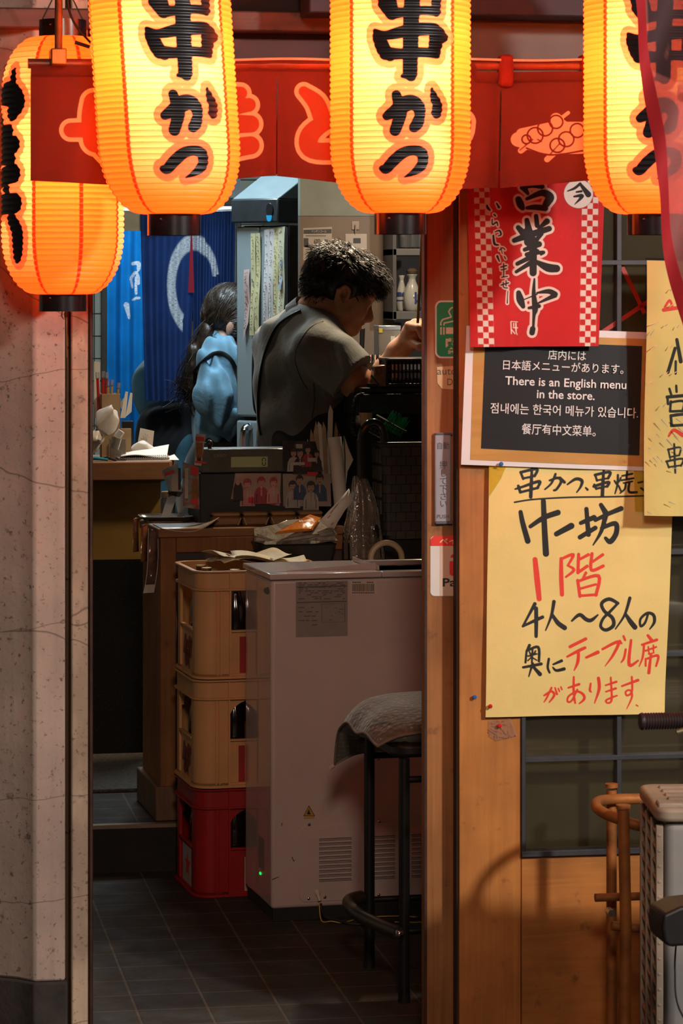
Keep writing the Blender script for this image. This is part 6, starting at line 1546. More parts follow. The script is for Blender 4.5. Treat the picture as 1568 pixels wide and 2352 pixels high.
t = thing('black_umbrella', 'black umbrella whose rounded grip end stands between clear umbrella and woven basket', 'umbrella', TK @ Vector((lq(855, 1280).x, -.11, LZ)))
b = MB(TK); T_ = Matrix.Translation(TKi @ (TK @ uq(855, 1250, -.015))); b.tube(smooth_pts([uq(856, 1252, -.015), uq(856, 1225, -.015), uq(855, 1205, -.015), uq(853, 1191, -.015)], 5), [.0155] * 8 + [.0145, .0135, .0125, .011, .009, .0075, .006, .003], 16); b.build('grip', mat('glossy_black', 0), t)
b = MB(TK); b.cyl(uq(856, 1252, -.015), Vector((uq(856, 1250).x, yu - .015, LZ)), .006); b.build('shaft', BLACK, t)
t = thing('ring_handle_umbrella', 'umbrella with a cream ring handle standing just behind the freezer lid', 'umbrella', TK @ Vector((lq(888, 1290).x, -.14, LZ)))
pc_ = lq(887, 1283, -.145); b = MB(TK); b.tube([(pc_.x + .046 * math.cos(a), -.145, pc_.z + .046 * math.sin(a)) for a in np.linspace(0, 2 * PI, 40, endpoint=False)], .0088, 14, True); b.build('ring_handle', mat('aged_cream_plastic', (.55, .42, .27), .35, var=.08), t)
b = MB(TK); b.cyl((pc_.x, -.145, pc_.z - .046), (pc_.x, -.145, LZ - .2), .005); b.build('shaft', BLACK, t)
# woven basket on the counter's right, standing on the ledge
def weave():
    N = NT('black_woven_plastic'); c = N.coord()
    br = N.n('ShaderNodeTexBrick', offset=.5); br.inputs['Scale'].default_value = 1; br.inputs['Brick Width'].default_value = .030; br.inputs['Row Height'].default_value = .0275; br.inputs['Mortar Size'].default_value = .0016
    br.inputs['Color1'].default_value = (.060, .050, .041, 1); br.inputs['Color2'].default_value = (.038, .032, .026, 1); br.inputs['Mortar'].default_value = (.006, .005, .004, 1)
    mp = N.coord(rot=(PI / 2, 0, 0)); N.l(mp, br.inputs['Vector']); N.base(br.outputs['Color']); N.set(Roughness=.5)
    N.bump(br.outputs['Fac'], -.8, .004); return N.m
t = thing('woven_basket', 'large black woven plastic basket standing right of the umbrellas', 'basket', TK @ Vector((lq(930, 1240).x, -.02, LZ + .1)))
yb = .0
xa, xb = lq(884, 1200, yb).x, lq(884, 1200, yb).x + .30
z0_, z1_ = lq(930, 1238, yb).z, lq(930, 1018, yb).z
b = MB(TK); o1, o2 = rrect(xa + .006, xb - .006, yb + .004, yb + .14, .02), rrect(xa - .010, xb + .01, yb - .006, yb + .155, .022); n = len(o1)
inn = rrect(xa - .004, xb + .004, yb, yb + .149, .018)
b.add([(x, y, z0_) for x, y in o1] + [(x, y, z1_) for x, y in o2] + [(x, y, z1_) for x, y in inn] + [(x, y, z0_ + .01) for x, y in inn], [(i, (i + 1) % n, n + (i + 1) % n, n + i) for i in range(n)] + [(n + i, n + (i + 1) % n, 2 * n + (i + 1) % n, 2 * n + i) for i in range(n)] + [(2 * n + i, 2 * n + (i + 1) % n, 3 * n + (i + 1) % n, 3 * n + i) for i in range(n)] + [tuple(range(n))[::-1], tuple(range(3 * n, 4 * n))])
b.build('body', weave(), t, smooth=40)
b = MB(TK); b.tube([(x, y, z1_) for x, y in rrect(xa - .009, xb + .009, yb - .005, yb + .153, .022)], .004, 8, True); b.build('rim', BLACK, t)
b = MB(TK)
for k in range(4):
    for j in range(4):
        y_ = yb + .02 + k * .03; z_ = z1_ - .02 - j * .05; b.bb(xa - .011, xa - .005, y_, y_ + .014, z_ - .04, z_)
b.build('side_slats', mat('slat_black', (.10, .085, .07), .4), t)
t = thing('low_cabinet', 'dark low cabinet under the woven basket, right of the wooden counter', 'cabinet', TK @ Vector((xa, .0, 0)), RC)
b = MB(TK); b.bb(WK + .01, xb + .25, .014, .16, 0, z0_ - .002); b.build('cabinet', BLACKMATTE, t, bevel=.004)
# ------------------------------------------------------------------ upper counter on the left, kitchen, curtain
DBAR = 9.83
zb = 1.11; pbar0 = atd(213, 1105, DBAR)
YBAR = atd(300, 1100, DBAR).y
t = thing('bar_counter', 'tall bar counter with thick wooden top, mustard panel and speckled black base at the left', 'bar counter', (1.0, YBAR, ZR))
xe = at(412, 1075, YBAR).x
zt2, zb2 = Z(1058, YBAR, 300), Z(1104, YBAR, 300)
b = MB(); b.prism([(0.2, YBAR - .03), (xe - .03, YBAR - .03), (xe, YBAR + .12), (xe - .0, YBAR + .36), (.2, YBAR + .36)], zb2, zt2); b.build('top_board', wood('bar_top_wood', (.17, .065, .022), (.27, .115, .04), (4, 60, 60), .6), t, bevel=.006)
zm_ = Z(1285, YBAR + .02, 260)
b = MB(); b.bb(.2, xe - .06, YBAR + .02, YBAR + .30, zm_, zb2); b.build('mustard_panel', mat('mustard_paint', (.235, .125, .014), .65, var=.12, scale=5), t)
def speck():
    N = NT('speckled_black_stone'); v = N.coord(); s = N.noise(v, 260, 2, .5); N.base(N.mix(N.ramp(s, [(.66, 0), (.72, .8)]), (.004, .0035, .0035), (.07, .06, .05))); N.set(Roughness=.7); N.b.inputs['Specular IOR Level'].default_value = .2; return N.m
b = MB(); b.bb(.2, xe - .06, YBAR + .015, YBAR + .30, ZR, zm_ + .0); b.build('stone_base', speck(), t)
t = thing('door_mat', 'grey fibre mat on the raised floor in front of the bar counter', 'mat', atz(260, 1790, ZR))
m0, m1 = atz(215, 1822, ZR), atz(300, 1740, ZR)
b = MB(); b.bb(.3, xe - .02, m0.y, YBAR - .0, ZR, ZR + .012); b.build('pile', mat('grey_fibre', (.075, .062, .05), .95, var=.5, scale=120, bump=.6, bscale=300), t, bevel=.004)

zB = zt2
def bt(px, py, dz=0): return atz(px, py, zB + dz)
# notebook, papers, cloths and pots on the bar
t = thing('spiral_notebook', 'open spiral notebook with curled pages at the end of the bar top', 'notebook', bt(330, 1052))
p = at(272, 1052, YBAR + .06); ppm = 9.9 / F
TNB = Matrix.Translation((p.x, YBAR + .01, zB)) @ Matrix.Rotation(math.radians(1.5), 4, 'Z')
b = MB(TNB); b.grid(24, 12, lambda u, v: (u * .155 + .025 * v, v * .13, .012 + .026 * v * (.2 + u) + .006 * math.sin(u * 5) * (1 - v))); b.build('pages', PAPER, t, smooth=180, solid=.003)
b = MB(TNB); b.bb(-.005, .165, .0, .135, .001, .009); b.build('cover', mat('grey_card', (.22, .19, .17), .6), t, bevel=.002)
b = MB(TNB)
for k in range(24): x = .004 + k * .0064; b.tube([(x + .002 * math.cos(a), -.001 + .003 * math.cos(a), .012 + .005 * math.sin(a)) for a in np.linspace(0, 2 * PI, 10, endpoint=False)], .0008, 5, True)
b.build('spiral', mat('dark_wire', (.04, .04, .04), .3, .8), t)
t = thing('loose_papers', 'thin stack of loose papers lying under the spiral notebook', 'papers', bt(350, 1056))
b = MB(TNB @ Matrix.Translation((.02, -.012, 0))); b.grid(10, 6, lambda u, v: (u * .175, v * .12, .0008 + .012 * max(0, u - .8) * 5 * v)); b.build('sheet', PAPER, t, smooth=180)
def blob_paper(name, label, cat, px, py, D, r, seed, m, sq=(1, 1, 1), crease=.012, freq=70, h=.0035, grp=None):
    """crumpled thin paper or film: a lump broken up by sharp creases"""
    c = atd(px, py, D); t = thing(name, label, cat, c - Vector((0, 0, r * sq[2])), 0, grp)
    rg = np.random.default_rng(seed); n_ = rg.normal(size=(9, 3)); n_ /= np.linalg.norm(n_, axis=1)[:, None]; ph = rg.uniform(0, 6, 9)
    def post(D_, G):
        d = D_.copy(); 
        for q in range(5): d += crease * (np.abs(np.sin((G @ n_[q]) * freq * (.5 + .16 * q) + ph[q])) - .5) * (.9 ** q)
        return d
    V, Fc = field_mesh([elp(tuple(c), (r * sq[0], r * sq[1], r * sq[2]))], h, post)
    b = MB(); b.add(V, Fc); b.build('sheet', m, t, smooth=28); return t
THIN = mat('thin_crumpled_paper', (.60, .54, .48), .55, var=.08)
FILMY = mat('milky_plastic_bag', (.58, .52, .47), .35, var=.15, coat=.3)
blob_paper('crumpled_bag', 'crumpled milky plastic bag bulging beside the doorpost on the bar', 'plastic bag', 247, 970, 9.86, .047, 2, FILMY, (1.0, .7, 1.1), .016, 62)
blob_paper('crumpled_bag', 'second crumpled plastic bag lower down, right against the doorpost', 'plastic bag', 222, 1012, 9.84, .035, 5, FILMY, (.8, .7, 1.4), .016, 62)
blob_paper('paper_cloth', 'rumpled white cloth lying behind the spiral notebook', 'cloth', 335, 1036, 10.0, .062, 8, THIN, (1.05, .6, .55), .012, 55)
t = thing('memo_card', 'small white card with pencilled marks propped behind the rumpled cloth', 'card', atd(335, 1030, 10.12))
b = MB(); c = [atd(x, y, 10.12) for x, y in ((317, 1012), (351, 1018), (354, 990), (322, 983))]; b.quad(c); b.quad([atd(x, y, 10.12) for x, y in ((319, 1045), (349, 1045), (351, 1018), (317, 1012))]); b.build('card', PAPER, t, smooth=0, solid=.001)
b = MB()
for k in range(6): a = k * 1.05; b.tube([atd(335 + 2 * math.cos(a), 1003 + 2 * math.sin(a), 10.115), atd(335 + 8 * math.cos(a + .3), 1003 + 7 * math.sin(a + .3), 10.115)], .0006, 4)
b.build('pencil_marks', mat('pencil', (.25, .22, .20), .8), t)
# card holders with chopsticks, straws and skewers
CARDB = wood('box_cardboard', (.26, .16, .08), (.36, .24, .13), (20, 20, 20), .8)
def pot(label, px, py0, py1, wpx, D, m, items, name='utensil_box'):
    a, c = atd(px - wpx / 2, py1, D), atd(px + wpx / 2, py0, D)
    t = thing(name, label, 'holder', ((a.x + c.x) / 2, a.y, zB))
    b = MB(); w_ = c.x - a.x; x0, x1, y0, y1 = a.x, c.x, a.y, a.y + w_ * 1.1
    b.bb(x0, x1, y0, y0 + .002, zB, c.z); b.bb(x0, x1, y1 - .002, y1, zB, c.z); b.bb(x0, x0 + .002, y0, y1, zB, c.z); b.bb(x1 - .002, x1, y0, y1, zB, c.z); b.bb(x0, x1, y0, y1, zB, zB + .003)
    b.build('box', m, t, bevel=.0008); return (x0, x1, y0, y1, c.z)
def stick(name, label, x0, y0, x1, y1, D, w, m, grp, tip=None, flat=.5):
    p0, p1 = atd(x0, y0, D), atd(x1, y1, D); t = thing(name, label, 'skewer' if 'skewer' in name else 'chopsticks' if 'chop' in name else 'straw', p0, 0, grp)
    b = MB(); b.tube([p0, p1], [w, w * .9], 8, flat=flat); b.build('stick', m, t)
    if tip: b = MB(); b.tube([p1 - (p1 - p0) * .02, p1 + (p1 - p0) * .10], [w * 1.15, w * 1.2], 8, flat=flat); b.build('clear_sleeve', tip, t)
pot('tall brown cardboard holder behind the milky bag, full of wrapped sticks', 255, 905, 1040, 44, 9.98, CARDB, 0)
SLEEVE = clear('clear_sleeve', refl=.22, bump=.1, alpha=.2, col=(.8, .75, .7))
RDS = mat('red_wrapper', (.40, .015, .012), .35, var=.15, coat=.3); BRS = mat('bamboo_brown', (.36, .21, .08), .5, var=.15)
gN = 'wrapped sticks in the cardboard holder'
for nm, x0, x1, yt, m, lab in (('chopsticks', 229, 224, 868, RDS, 'red wrapped chopsticks nearest the doorpost'), ('chopsticks', 234, 237, 866, RDS, 'red wrapped chopsticks second from the doorpost'), ('chopsticks', 240, 245, 868, RDS, 'red wrapped chopsticks third from the doorpost'),
                               ('chopsticks', 244, 248, 886, BRS, 'bare brown chopsticks just right of the red ones'), ('chopsticks', 250, 257, 884, BRS, 'thick brown chopsticks in a clear sleeve in the middle of the holder'), ('chopsticks', 258, 272, 890, BRS, 'brown chopsticks leaning right in a clear sleeve'), ('chopsticks', 262, 275, 916, BRS, 'shortest brown chopsticks leaning right')):
    stick(nm, lab, x0, 1000, x1, yt, 10.0, .0052, m, gN, SLEEVE if yt < 900 else None)
t = thing('receipt_roll_paper', 'tall pale paper strip standing beside the doorpost behind the red chopsticks', 'paper', atd(220, 900, 10.04)); b = MB(); b.quad([atd(x, y, 10.04) for x, y in ((216, 960), (228, 960), (230, 832), (216, 830))]); b.build('strip', PAPER, t, smooth=0, solid=.001)
pot('small black holder with toothpick envelopes on the bar', 294, 968, 1042, 26, 10.06, BLACK, 0)
for n_, (c, lab) in enumerate(((((276, 960), (288, 960), (294, 900), (288, 899)), 'white paper envelope leaning right in the black holder'), (((288, 958), (302, 946), (304, 903), (299, 902)), 'wide white paper envelope at the right of the black holder'), (((272, 930), (284, 945), (288, 915), (284, 914)), 'folded white napkin corner at the left of the black holder'))):
    t = thing('paper_envelope', lab, 'envelope', atd(*c[0], 10.08), 0, 'paper envelopes in the black holder'); b = MB(); b.quad([atd(x, y, 10.08 + .004 * n_) for x, y in c]); b.build('paper', PAPER, t, smooth=0, solid=.0012)
pot('brown cardboard box standing in front of the black holder', 290, 985, 1040, 24, 9.96, CARDB, 0)
t = thing('spice_bottle', 'small clear bottle with a white cap lying on a box before the milky bag', 'bottle', bt(262, 1042))
p = atd(268, 1005, 9.84); q = atd(279, 990, 9.84); b = MB(); b.cyl(atd(262, 1030, 9.84), p, .016, .018, 14); b.build('body', clear('cloudy_bottle', (.8, .75, .7), refl=.08, alpha=.5, col=(.4, .36, .3)), t)
b = MB(); b.cyl(p, q, .0135, .012, 14); b.build('cap', mat('cap_white', (.6, .56, .5), .4), t)
t = thing('clear_box', 'small clear plastic box under the white capped bottle', 'box', bt(272, 1045)); a, c = atd(252, 1045, 9.88), atd(290, 1008, 9.88); b = MB(); b.bb(a.x, c.x, a.y, a.y + .04, zB, c.z); b.build('box', clear('cloudy_box', (.7, .65, .58), refl=.06, alpha=.45, col=(.30, .25, .19)), t, bevel=.002)
t = thing('ball_pen', 'blue pen lying on the bar edge next to the doorpost', 'pen', bt(230, 1056)); b = MB(); b.cyl(at(214, 1052, YBAR - .01), at(248, 1056, YBAR - .015), .007, .004, 10); b.build('barrel', mat('bright_blue_plastic', (.02, .28, .50), .3, var=.1), t)
b = MB(); b.cyl(at(240, 1050, YBAR + .0), at(268, 1058, YBAR - .01), .0045, .003, 8); b.build('cap', BLACK, t)

# back wall: doorway with blue curtains
DW = 12.3
YWB = atd(400, 900, DW).y
xa, xb = at(245, 800, YWB).x, at(540, 800, YWB).x
def tilewall():
    N = NT('pale_wall_tiles'); br = N.n('ShaderNodeTexBrick', offset=0.0); br.inputs['Scale'].default_value = 1; br.inputs['Brick Width'].default_value = .10; br.inputs['Row Height'].default_value = .092; br.inputs['Mortar Size'].default_value = .003
    br.inputs['Color1'].default_value = (.40, .41, .34, 1); br.inputs['Color2'].default_value = (.34, .36, .30, 1); br.inputs['Mortar'].default_value = (.06, .05, .04, 1)
    N.l(N.coord(rot=(PI / 2, 0, 0)), br.inputs['Vector']); N.base(br.outputs['Color']); N.set(Roughness=.25); return N.m
TW = tilewall()
ztd = Z(476, YWB, 400)
b = MB(); b.bb(-1.2, at(232, 800, YWB).x, YWB, YWB + .1, 0, 2.75); b.bb(at(552, 800, YWB).x, 3.2, YWB, YWB + .1, 0, 2.75); struct('wall_back', b, TW)
b = MB(); b.bb(at(232, 800, YWB).x, at(552, 800, YWB).x, YWB + .001, YWB + .1, Z(455, YWB, 400), 2.75); struct('wall_back_upper', b, mat('grey_upper_wall', (.34, .36, .36), .6, var=.1))
b = MB(); b.bb(at(232, 800, YWB).x, xa, YWB - .02, YWB + .1, .0, Z(470, YWB, 400)); b.bb(xb, at(552, 800, YWB).x, YWB - .02, YWB + .1, .0, Z(470, YWB, 400)); b.bb(at(200, 800, YWB).x, at(556, 800, YWB).x, YWB - .03, YWB + .1, Z(472, YWB, 400), Z(454, YWB, 400)); struct('door_frame_back', b, mat('dark_olive_trim', (.055, .045, .030), .5, var=.2), bevel=.003)
b = MB(); b.bb(-1.2, 3.2, YWB + 1.4, YWB + 1.5, 0, 2.75); struct('wall_far', b, mat('bright_back_wall', (.7, .72, .72), .7, var=.03))
b = MB(); b.bb(xa - .02, at(372, 500, YWB).x, YWB - .06, YWB - .03, Z(530, YWB - .05, 300), Z(484, YWB - .05, 300)); struct('trim_10', b, wood('tan_board', (.30, .19, .08), (.44, .29, .13), (3, 40, 40), .6))
area('back_room_lamp', ((xa + xb) / 2 + .1, YWB + 1.15, 2.5), ((xa + xb) / 2, YWB + .5, 0.9), .9, LAMP_BACK, (.80, .93, 1.0), .5)
def curtain_mat(name, c, thr, marks=True):
    N = NT(name); c = lin(c); v = N.coord()
    col = N.ramp(N.noise(v, 6, 4), [(.3, tuple(x * .8 for x in c)), (.7, tuple(x * 1.2 for x in c))])
    if marks:
        br = N.noise(N.coord((6, 1, 26)), 14, 4, .7)
        k = N.math('MULTIPLY', N.step(N.attr('mark'), 0, .004), N.ramp(br, [(.38, .25), (.52, 1.0)]))
        col = N.mix(k, col, (.62, .66, .70))
    N.base(col); N.set(Roughness=.85)
    tl = N.n('ShaderNodeBsdfTranslucent'); N.l(col, tl.inputs[0]); mx = N.n('ShaderNodeMixShader'); mx.inputs[0].default_value = thr
    N.l(N.b.outputs[0], mx.inputs[1]); N.l(tl.outputs[0], mx.inputs[2]); N.l(mx.outputs[0], N.out.inputs[0]); return N.m
BACKLITC = curtain_mat('blue_curtain_backlit', (.006, .16, .46), .5); NAVYC = curtain_mat('blue_curtain_navy', (.012, .038, .145), .28)  # brighter blue of the left panel stands for light coming through it
def curtain(label, x0, x1, y0, y1, dy, m, marks, folds=5, amp=.016, gather=False, drift=(0, 0)):
    Yc = YWB - .035 + dy; t = thing('door_curtain', label, 'curtain', at((x0 + x1) / 2, y1, Yc), 0, 'blue curtains in the back doorway')
    nx, ny = 90, 110; us, vs = np.meshgrid(np.linspace(0, 1, nx), np.linspace(0, 1, ny)); PX = x0 + (x1 - x0) * us + drift[0] * vs * us + drift[1] * vs * (1 - us); PY = y0 + (y1 - y0) * vs
    b = MB(); V = []
    for j in range(ny):
        for i in range(nx):
            p = at(PX[j, i], PY[j, i], Yc); u = us[j, i]; v = vs[j, i]
            p.y += amp * (math.sin(u * folds * 2 * PI + .8 * math.sin(v * 3)) + .4 * math.sin(u * folds * 5.1 + 1)) * (.6 + .4 * v if not gather else 1)
            if gather and v < .04: p.y += .004 * math.sin(u * 160)
            V.append(tuple(p))
    b.V = V; k = np.arange(ny - 1)[:, None] * nx; i = np.arange(nx - 1)[None]
    b.Fc = np.stack([k + i, k + nx + i, k + nx + i + 1, k + i + 1], -1).reshape(-1, 4).tolist(); b.MI = [0] * len(b.Fc)
    mk = np.full(PX.shape, .1)
    if marks == 'ring':
        ex, ey = (PX - 445) / 56, (PY - 655) / 106; r = np.hypot(ex, ey); wd = np.where(PX > 470, .12, .17) ; ang = np.arctan2(ey, ex)
        mk = (np.abs(r - .93) - wd) * .1 + np.where((ang > .55) & (ang < 2.1) & (PX > 420), .1, 0) + np.where((ang > -.2) & (ang < .12), .1, 0)
    elif marks == 'leaf':
        mk = stroke_sdf(PX, PY, segs([([(304, 606), (318, 604), (318, 618)], 4), ([(300, 640), (312, 625), (319, 640)], (4, 3, 3)), ([(304, 660), (300, 640)], 3), ([(312, 650), (313, 675)], 3), ([(305, 688), (320, 684)], 3), ([(290, 700), (296, 730)], (6, 3)), ([(313, 640), (318, 650)], 4)]), 60) * .01
    b.attr = {'mark': mk.ravel()}
    b.build('cloth', m, t, smooth=180); return t
curtain('bright backlit blue curtain panel with small pale marks at the left of the back doorway', 243, 335, 505, 1080, .62, BACKLITC, 'leaf', 3, .018)
curtain('dark navy curtain panel with the left half of a white ring', 322, 452, 490, 920, -.045, NAVYC, 'ring', 4, .014, drift=(-18, 12))
curtain('gathered navy curtain panel with the right half of the white ring', 444, 541, 486, 1010, -.02, NAVYC, 'ring', 7, .012, True, drift=(-6, 0))
t = thing('red_ribbon', 'narrow red cloth wedge hanging in the gap of the blue curtains', 'ribbon', at(440, 670, YWB - .0)); b = MB(); b.quad([at(x, y, YWB - .10) for x, y in ((432, 672), (446, 672), (441, 536), (438, 536))]); b.build('cloth', mat('crimson_cloth', (.42, .012, .04), .8, var=.1), t, smooth=0, solid=.001)
t = thing('curtain_rod', 'thin rod carrying the blue curtains in the back doorway', 'rod', at(400, 488, YWB - .03)); b = MB(); b.cyl(at(243, 494, YWB - .035), at(545, 484, YWB - .035), .006); b.build('rod', STEEL, t)

# refrigerator with order slips, dispenser on top
DF = 10.75
FRI = mat('cool_steel_door', (.36, .45, .48), .30, .15, var=.12, scale=4)
cR = atd(656, 800, DF); aF = math.radians(-47)
TFr = frame((cR.x, cR.y, ZR), aF)               # local -x runs along the door, +y into the body
dw = .215; zf0, zf1 = 0, Z(517, cR.y, 656) - ZR
t = thing('refrigerator', 'tall steel refrigerator with dark curved handles behind the man in grey', 'refrigerator', TFr.translation, aF)
b = MB(TFr); b.bb(-dw, 0, .02, .55, .02, zf1); b.build('body', mat('dark_fridge_side', (.045, .030, .022), .45, .2, var=.2), t, bevel=.004)
zs1 = Z(965, cR.y, 600) - ZR
b = MB(TFr); b.bb(-dw - .0, -dw * .5 - .002, -.02, .018, zs1 + .008, zf1 - .004); dL = b.build('door', FRI, t, bevel=.008, seg=3)
b = MB(TFr); b.bb(-dw * .5 + .002, .0, -.02, .018, zs1 + .008, zf1 - .004); dR = b.build('door', FRI, t, bevel=.008, seg=3)
b = MB(TFr); b.bb(-dw, -.0, -.02, .018, .05, zs1 - .006); dD = b.build('drawer_door', FRI, t, bevel=.008, seg=3)
HND = mat('dark_chrome', (.03, .032, .033), .2, .6)
for xh in (-dw * .5 + .008, -dw * .5 + .052):
    b = MB(TFr); za, zb_ = Z(955, cR.y, 600) - ZR, Z(770, cR.y, 600) - ZR
    b.tube(smooth_pts([(xh, -.02, za), (xh, -.05, za + .03), (xh, -.058, (za + zb_) / 2), (xh, -.05, zb_ - .03), (xh, -.02, zb_)], 6), .009, 10); b.build('handle', HND, dL if xh < -.07 else dR)
for xh in (-dw * .62, -dw * .25):
    b = MB(TFr); b.tube(smooth_pts([(xh - .02, -.02, zs1 - .03), (xh - .02, -.05, zs1 - .05), (xh - .02, -.055, zs1 - .2), (xh - .02, -.02, zs1 - .3)], 5), .016, 10); b.build('handle', CHROME, dD)
SLY = mat('slip_yellow', (.66, .62, .34), .7, var=.08); SLW = mat('slip_pale', (.68, .66, .66), .7, var=.06); SLP = mat('slip_pink', (.62, .45, .42), .7, var=.06); SLG = mat('slip_cream', (.62, .60, .42), .7, var=.08); SLB = mat('slip_blue', (.36, .46, .60), .7)
Psl = TFr @ Vector((0, -.024, 0)); NSl = TFr.to_3x3() @ Vector((0, -1, 0))
for n_, (c, m, lab) in enumerate((([(560, 620), (573, 618), (574, 740), (562, 782)], SLP, 'short pink order slip at the left edge of the fridge door'), ([(577, 536), (588, 536), (586, 770), (576, 770)], SLY, 'yellow order slip, leftmost of the long ones'), ([(589, 536), (599, 535), (597, 768), (587, 772)], SLY, 'yellow order slip next to the door seam'),
        ([(608, 528), (620, 526), (618, 772), (607, 766)], SLW, 'white order slip right of the door seam'), ([(620, 526), (631, 524), (629, 774), (618, 774)], SLW, 'white order slip with red marks, in the middle of the right door'), ([(631, 524), (643, 522), (640, 772), (629, 768)], SLY, 'yellow green order slip right of the white ones'), ([(641, 522), (656, 520), (655, 756), (640, 740)], SLG, 'cream order slip at the right edge of the fridge door'), ([(648, 596), (653, 596), (651, 665), (644, 665)], SLB, 'small blue slip stuck on the cream order slip'))):
    t = thing('order_slip', lab, 'order slip', onp(*c[3], Psl, NSl), 0, 'handwritten order slips on the refrigerator')
    off = NSl * (.0015 * n_ * .6)
    P_ = [Vector(onp(x, y, Psl, NSl)) + off for x, y in c]
    b = MB(); b.grid(4, 16, lambda u, v: (P_[0] * (1 - u) + P_[1] * u) * (1 - v) + (P_[3] * (1 - u) + P_[2] * u) * v + NSl * (.006 * v * v + .003 * math.sin(v * 8 + n_) + .002 * math.sin(u * 3))); b.build('paper', m, t, smooth=180)
    rg = random.Random(40 + n_)
    for nm, mm, pr in (('black_writing', INKSOFT, .75), ('red_writing', mat('faded_red_ink', (.35, .05, .04), .6), .25)):
        b = MB()
        for k in range(34 if n_ < 7 else 6):
            v = .03 + .94 * (k + rg.random() * .6) / (34 if n_ < 7 else 6.6)
            if (rg.random() < pr) == (v < .97):
                if nm == 'red_writing' and v < .45: continue
                for _ in range(2):
                    u = rg.uniform(.25, .75); q = (P_[0] * (1 - u) + P_[1] * u) * (1 - v) + (P_[3] * (1 - u) + P_[2] * u) * v + NSl * (.0085 * v * v + .003 * math.sin(v * 8 + n_) + .0045)
                    dx, dz = rg.uniform(-.006, .006), rg.uniform(-.008, .008); ax = (P_[1] - P_[0]).normalized(); s = Vector((0, 0, dz)) + ax * dx
                    n2 = s.cross(NSl).normalized() * .0009; b.quad([q - s / 2 - n2, q + s / 2 - n2, q + s / 2 + n2, q - s / 2 + n2])
        if b.V: b.build(nm, mm, t, smooth=0)
t = thing('ice_dispenser', 'black box with an oval sensor and sloping top standing on the refrigerator', 'dispenser', TFr @ Vector((-.1, .1, zf1)), aF)
z0, z1, z2 = zf1 + .004, Z(456, cR.y, 656) - ZR, Z(400, cR.y, 656) - ZR
DSM = mat('dispenser_black', (.030, .034, .038), .35, var=.2, coat=.3); DST = mat('dispenser_lit_top', (.13, .17, .18), .35, .2, var=.1)  # paler, bluer top colour stands for the light falling on it
b = MB(TFr); b.bb(-dw - .0, .004, -.05, .30, z0 + .005, z1); b.build('housing', DSM, t, bevel=.006)
b = MB(TFr); b.add([(-dw, -.045, z1), (.004, -.045, z1), (.004, .12, z2), (-dw, .12, z2), (-dw, .30, z2), (.004, .30, z2), (-dw, .30, z1), (.004, .30, z1)], [(0, 1, 2, 3), (3, 2, 5, 4), (1, 7, 5, 2), (0, 3, 4, 6), (6, 4, 5, 7), (0, 6, 7, 1)]); b.build('sloped_top', DST, t, bevel=.004)
b = MB(TFr); T_ = axes((-.032, -.051, (z0 + z1) / 2 + .005), (1, 0, 0), (0, 0, 1)); b.prism([(.016 * math.cos(a), .024 * math.sin(a)) for a in np.linspace(0, 2 * PI, 24, endpoint=False)], 0, .004, 0, T_); b.build('oval_sensor', BLACK, t, bevel=.001)
b = MB(TFr); b.quad([(x, y, .005) for x, y in ((-.013, -.020), (.013, -.020), (.011, -.034), (.006, -.042), (-.006, -.042), (-.011, -.034))], T=T_); b.build('glowing_blue_logo', glow('blue_logo_glow', '#2aa8e8', .8), t)  # blue logo made to glow, though it is no lamp

# brown wall panel with plumber's sticker, hooks
YPn = atd(780, 560, 10.35).y
b = MB(); b.bb(at(689, 600, YPn).x, at(905, 600, YPn).x, YPn, YPn + .05, ZR, Z(497, YPn, 780)); struct('wall_partition', b, mat('brown_grey_panel', (.125, .088, .066), .5, var=.15, scale=4))
b = MB(); b.bb(at(689, 600, YPn).x, 3.2, YPn - .0, YPn + .05, Z(496, YPn, 780), 2.75); struct('wall_partition_upper', b, mat('green_grey_wall', (.16, .175, .15), .6, var=.12))
b = MB(); b.bb(at(905, 600, YPn).x, 3.2, YPn + .28, YPn + .32, ZR, 2.4); struct('wall_niche', b, mat('dark_niche', (.030, .024, .020), .7))
def pq(x, y, d): return at(x, y, YPn - d)
t = thing('service_sticker', 'pale service sticker with a large telephone number on the brown wall panel', 'sticker', pq(728, 598, .001))
b = MB(); b.quad([pq(x, y, .0008) for x, y in ((696, 598), (762, 596), (762, 521), (696, 524))]); b.build('sheet', mat('pale_grey_sticker', (.30, .26, .235), .5, var=.1), t, smooth=0)
b = MB(); b.quad([pq(x, y, .0014) for x, y in ((697, 537), (761, 536), (761, 526), (697, 528))]); b.quad([pq(x, y, .0014) for x, y in ((697, 547), (708, 547), (708, 567), (697, 567))][::-1]); b.quad([pq(x, y, .0014) for x, y in ((700, 564), (761, 563), (761, 567), (700, 568))][::-1]); b.build('dark_band', mat('dark_print', (.035, .03, .032), .5), t, smooth=0)
b = MB(); Yk = YPn - .002; line(b, 'ペンギンコール', 732, 532, 54, 11, .02, Y=Yk, u=U1); b.build('band_lettering', mat('pale_grey_sticker', 0), t, smooth=0)
b = MB(); line(b, '6253-1601', 737, 555, 48, 21, .03, Y=Yk, u=U1); line(b, '06-', 707, 560, 10, 11, .02, Y=Yk - .001, u=U1)
for y in (541, 573, 578, 587): b.quad([pq(x, yy, .0014) for x, yy in ((702, y + 1.4), (748, y + 1.4), (748, y), (702, y))])
b.build('lettering', mat('dark_print', 0), t, smooth=0)
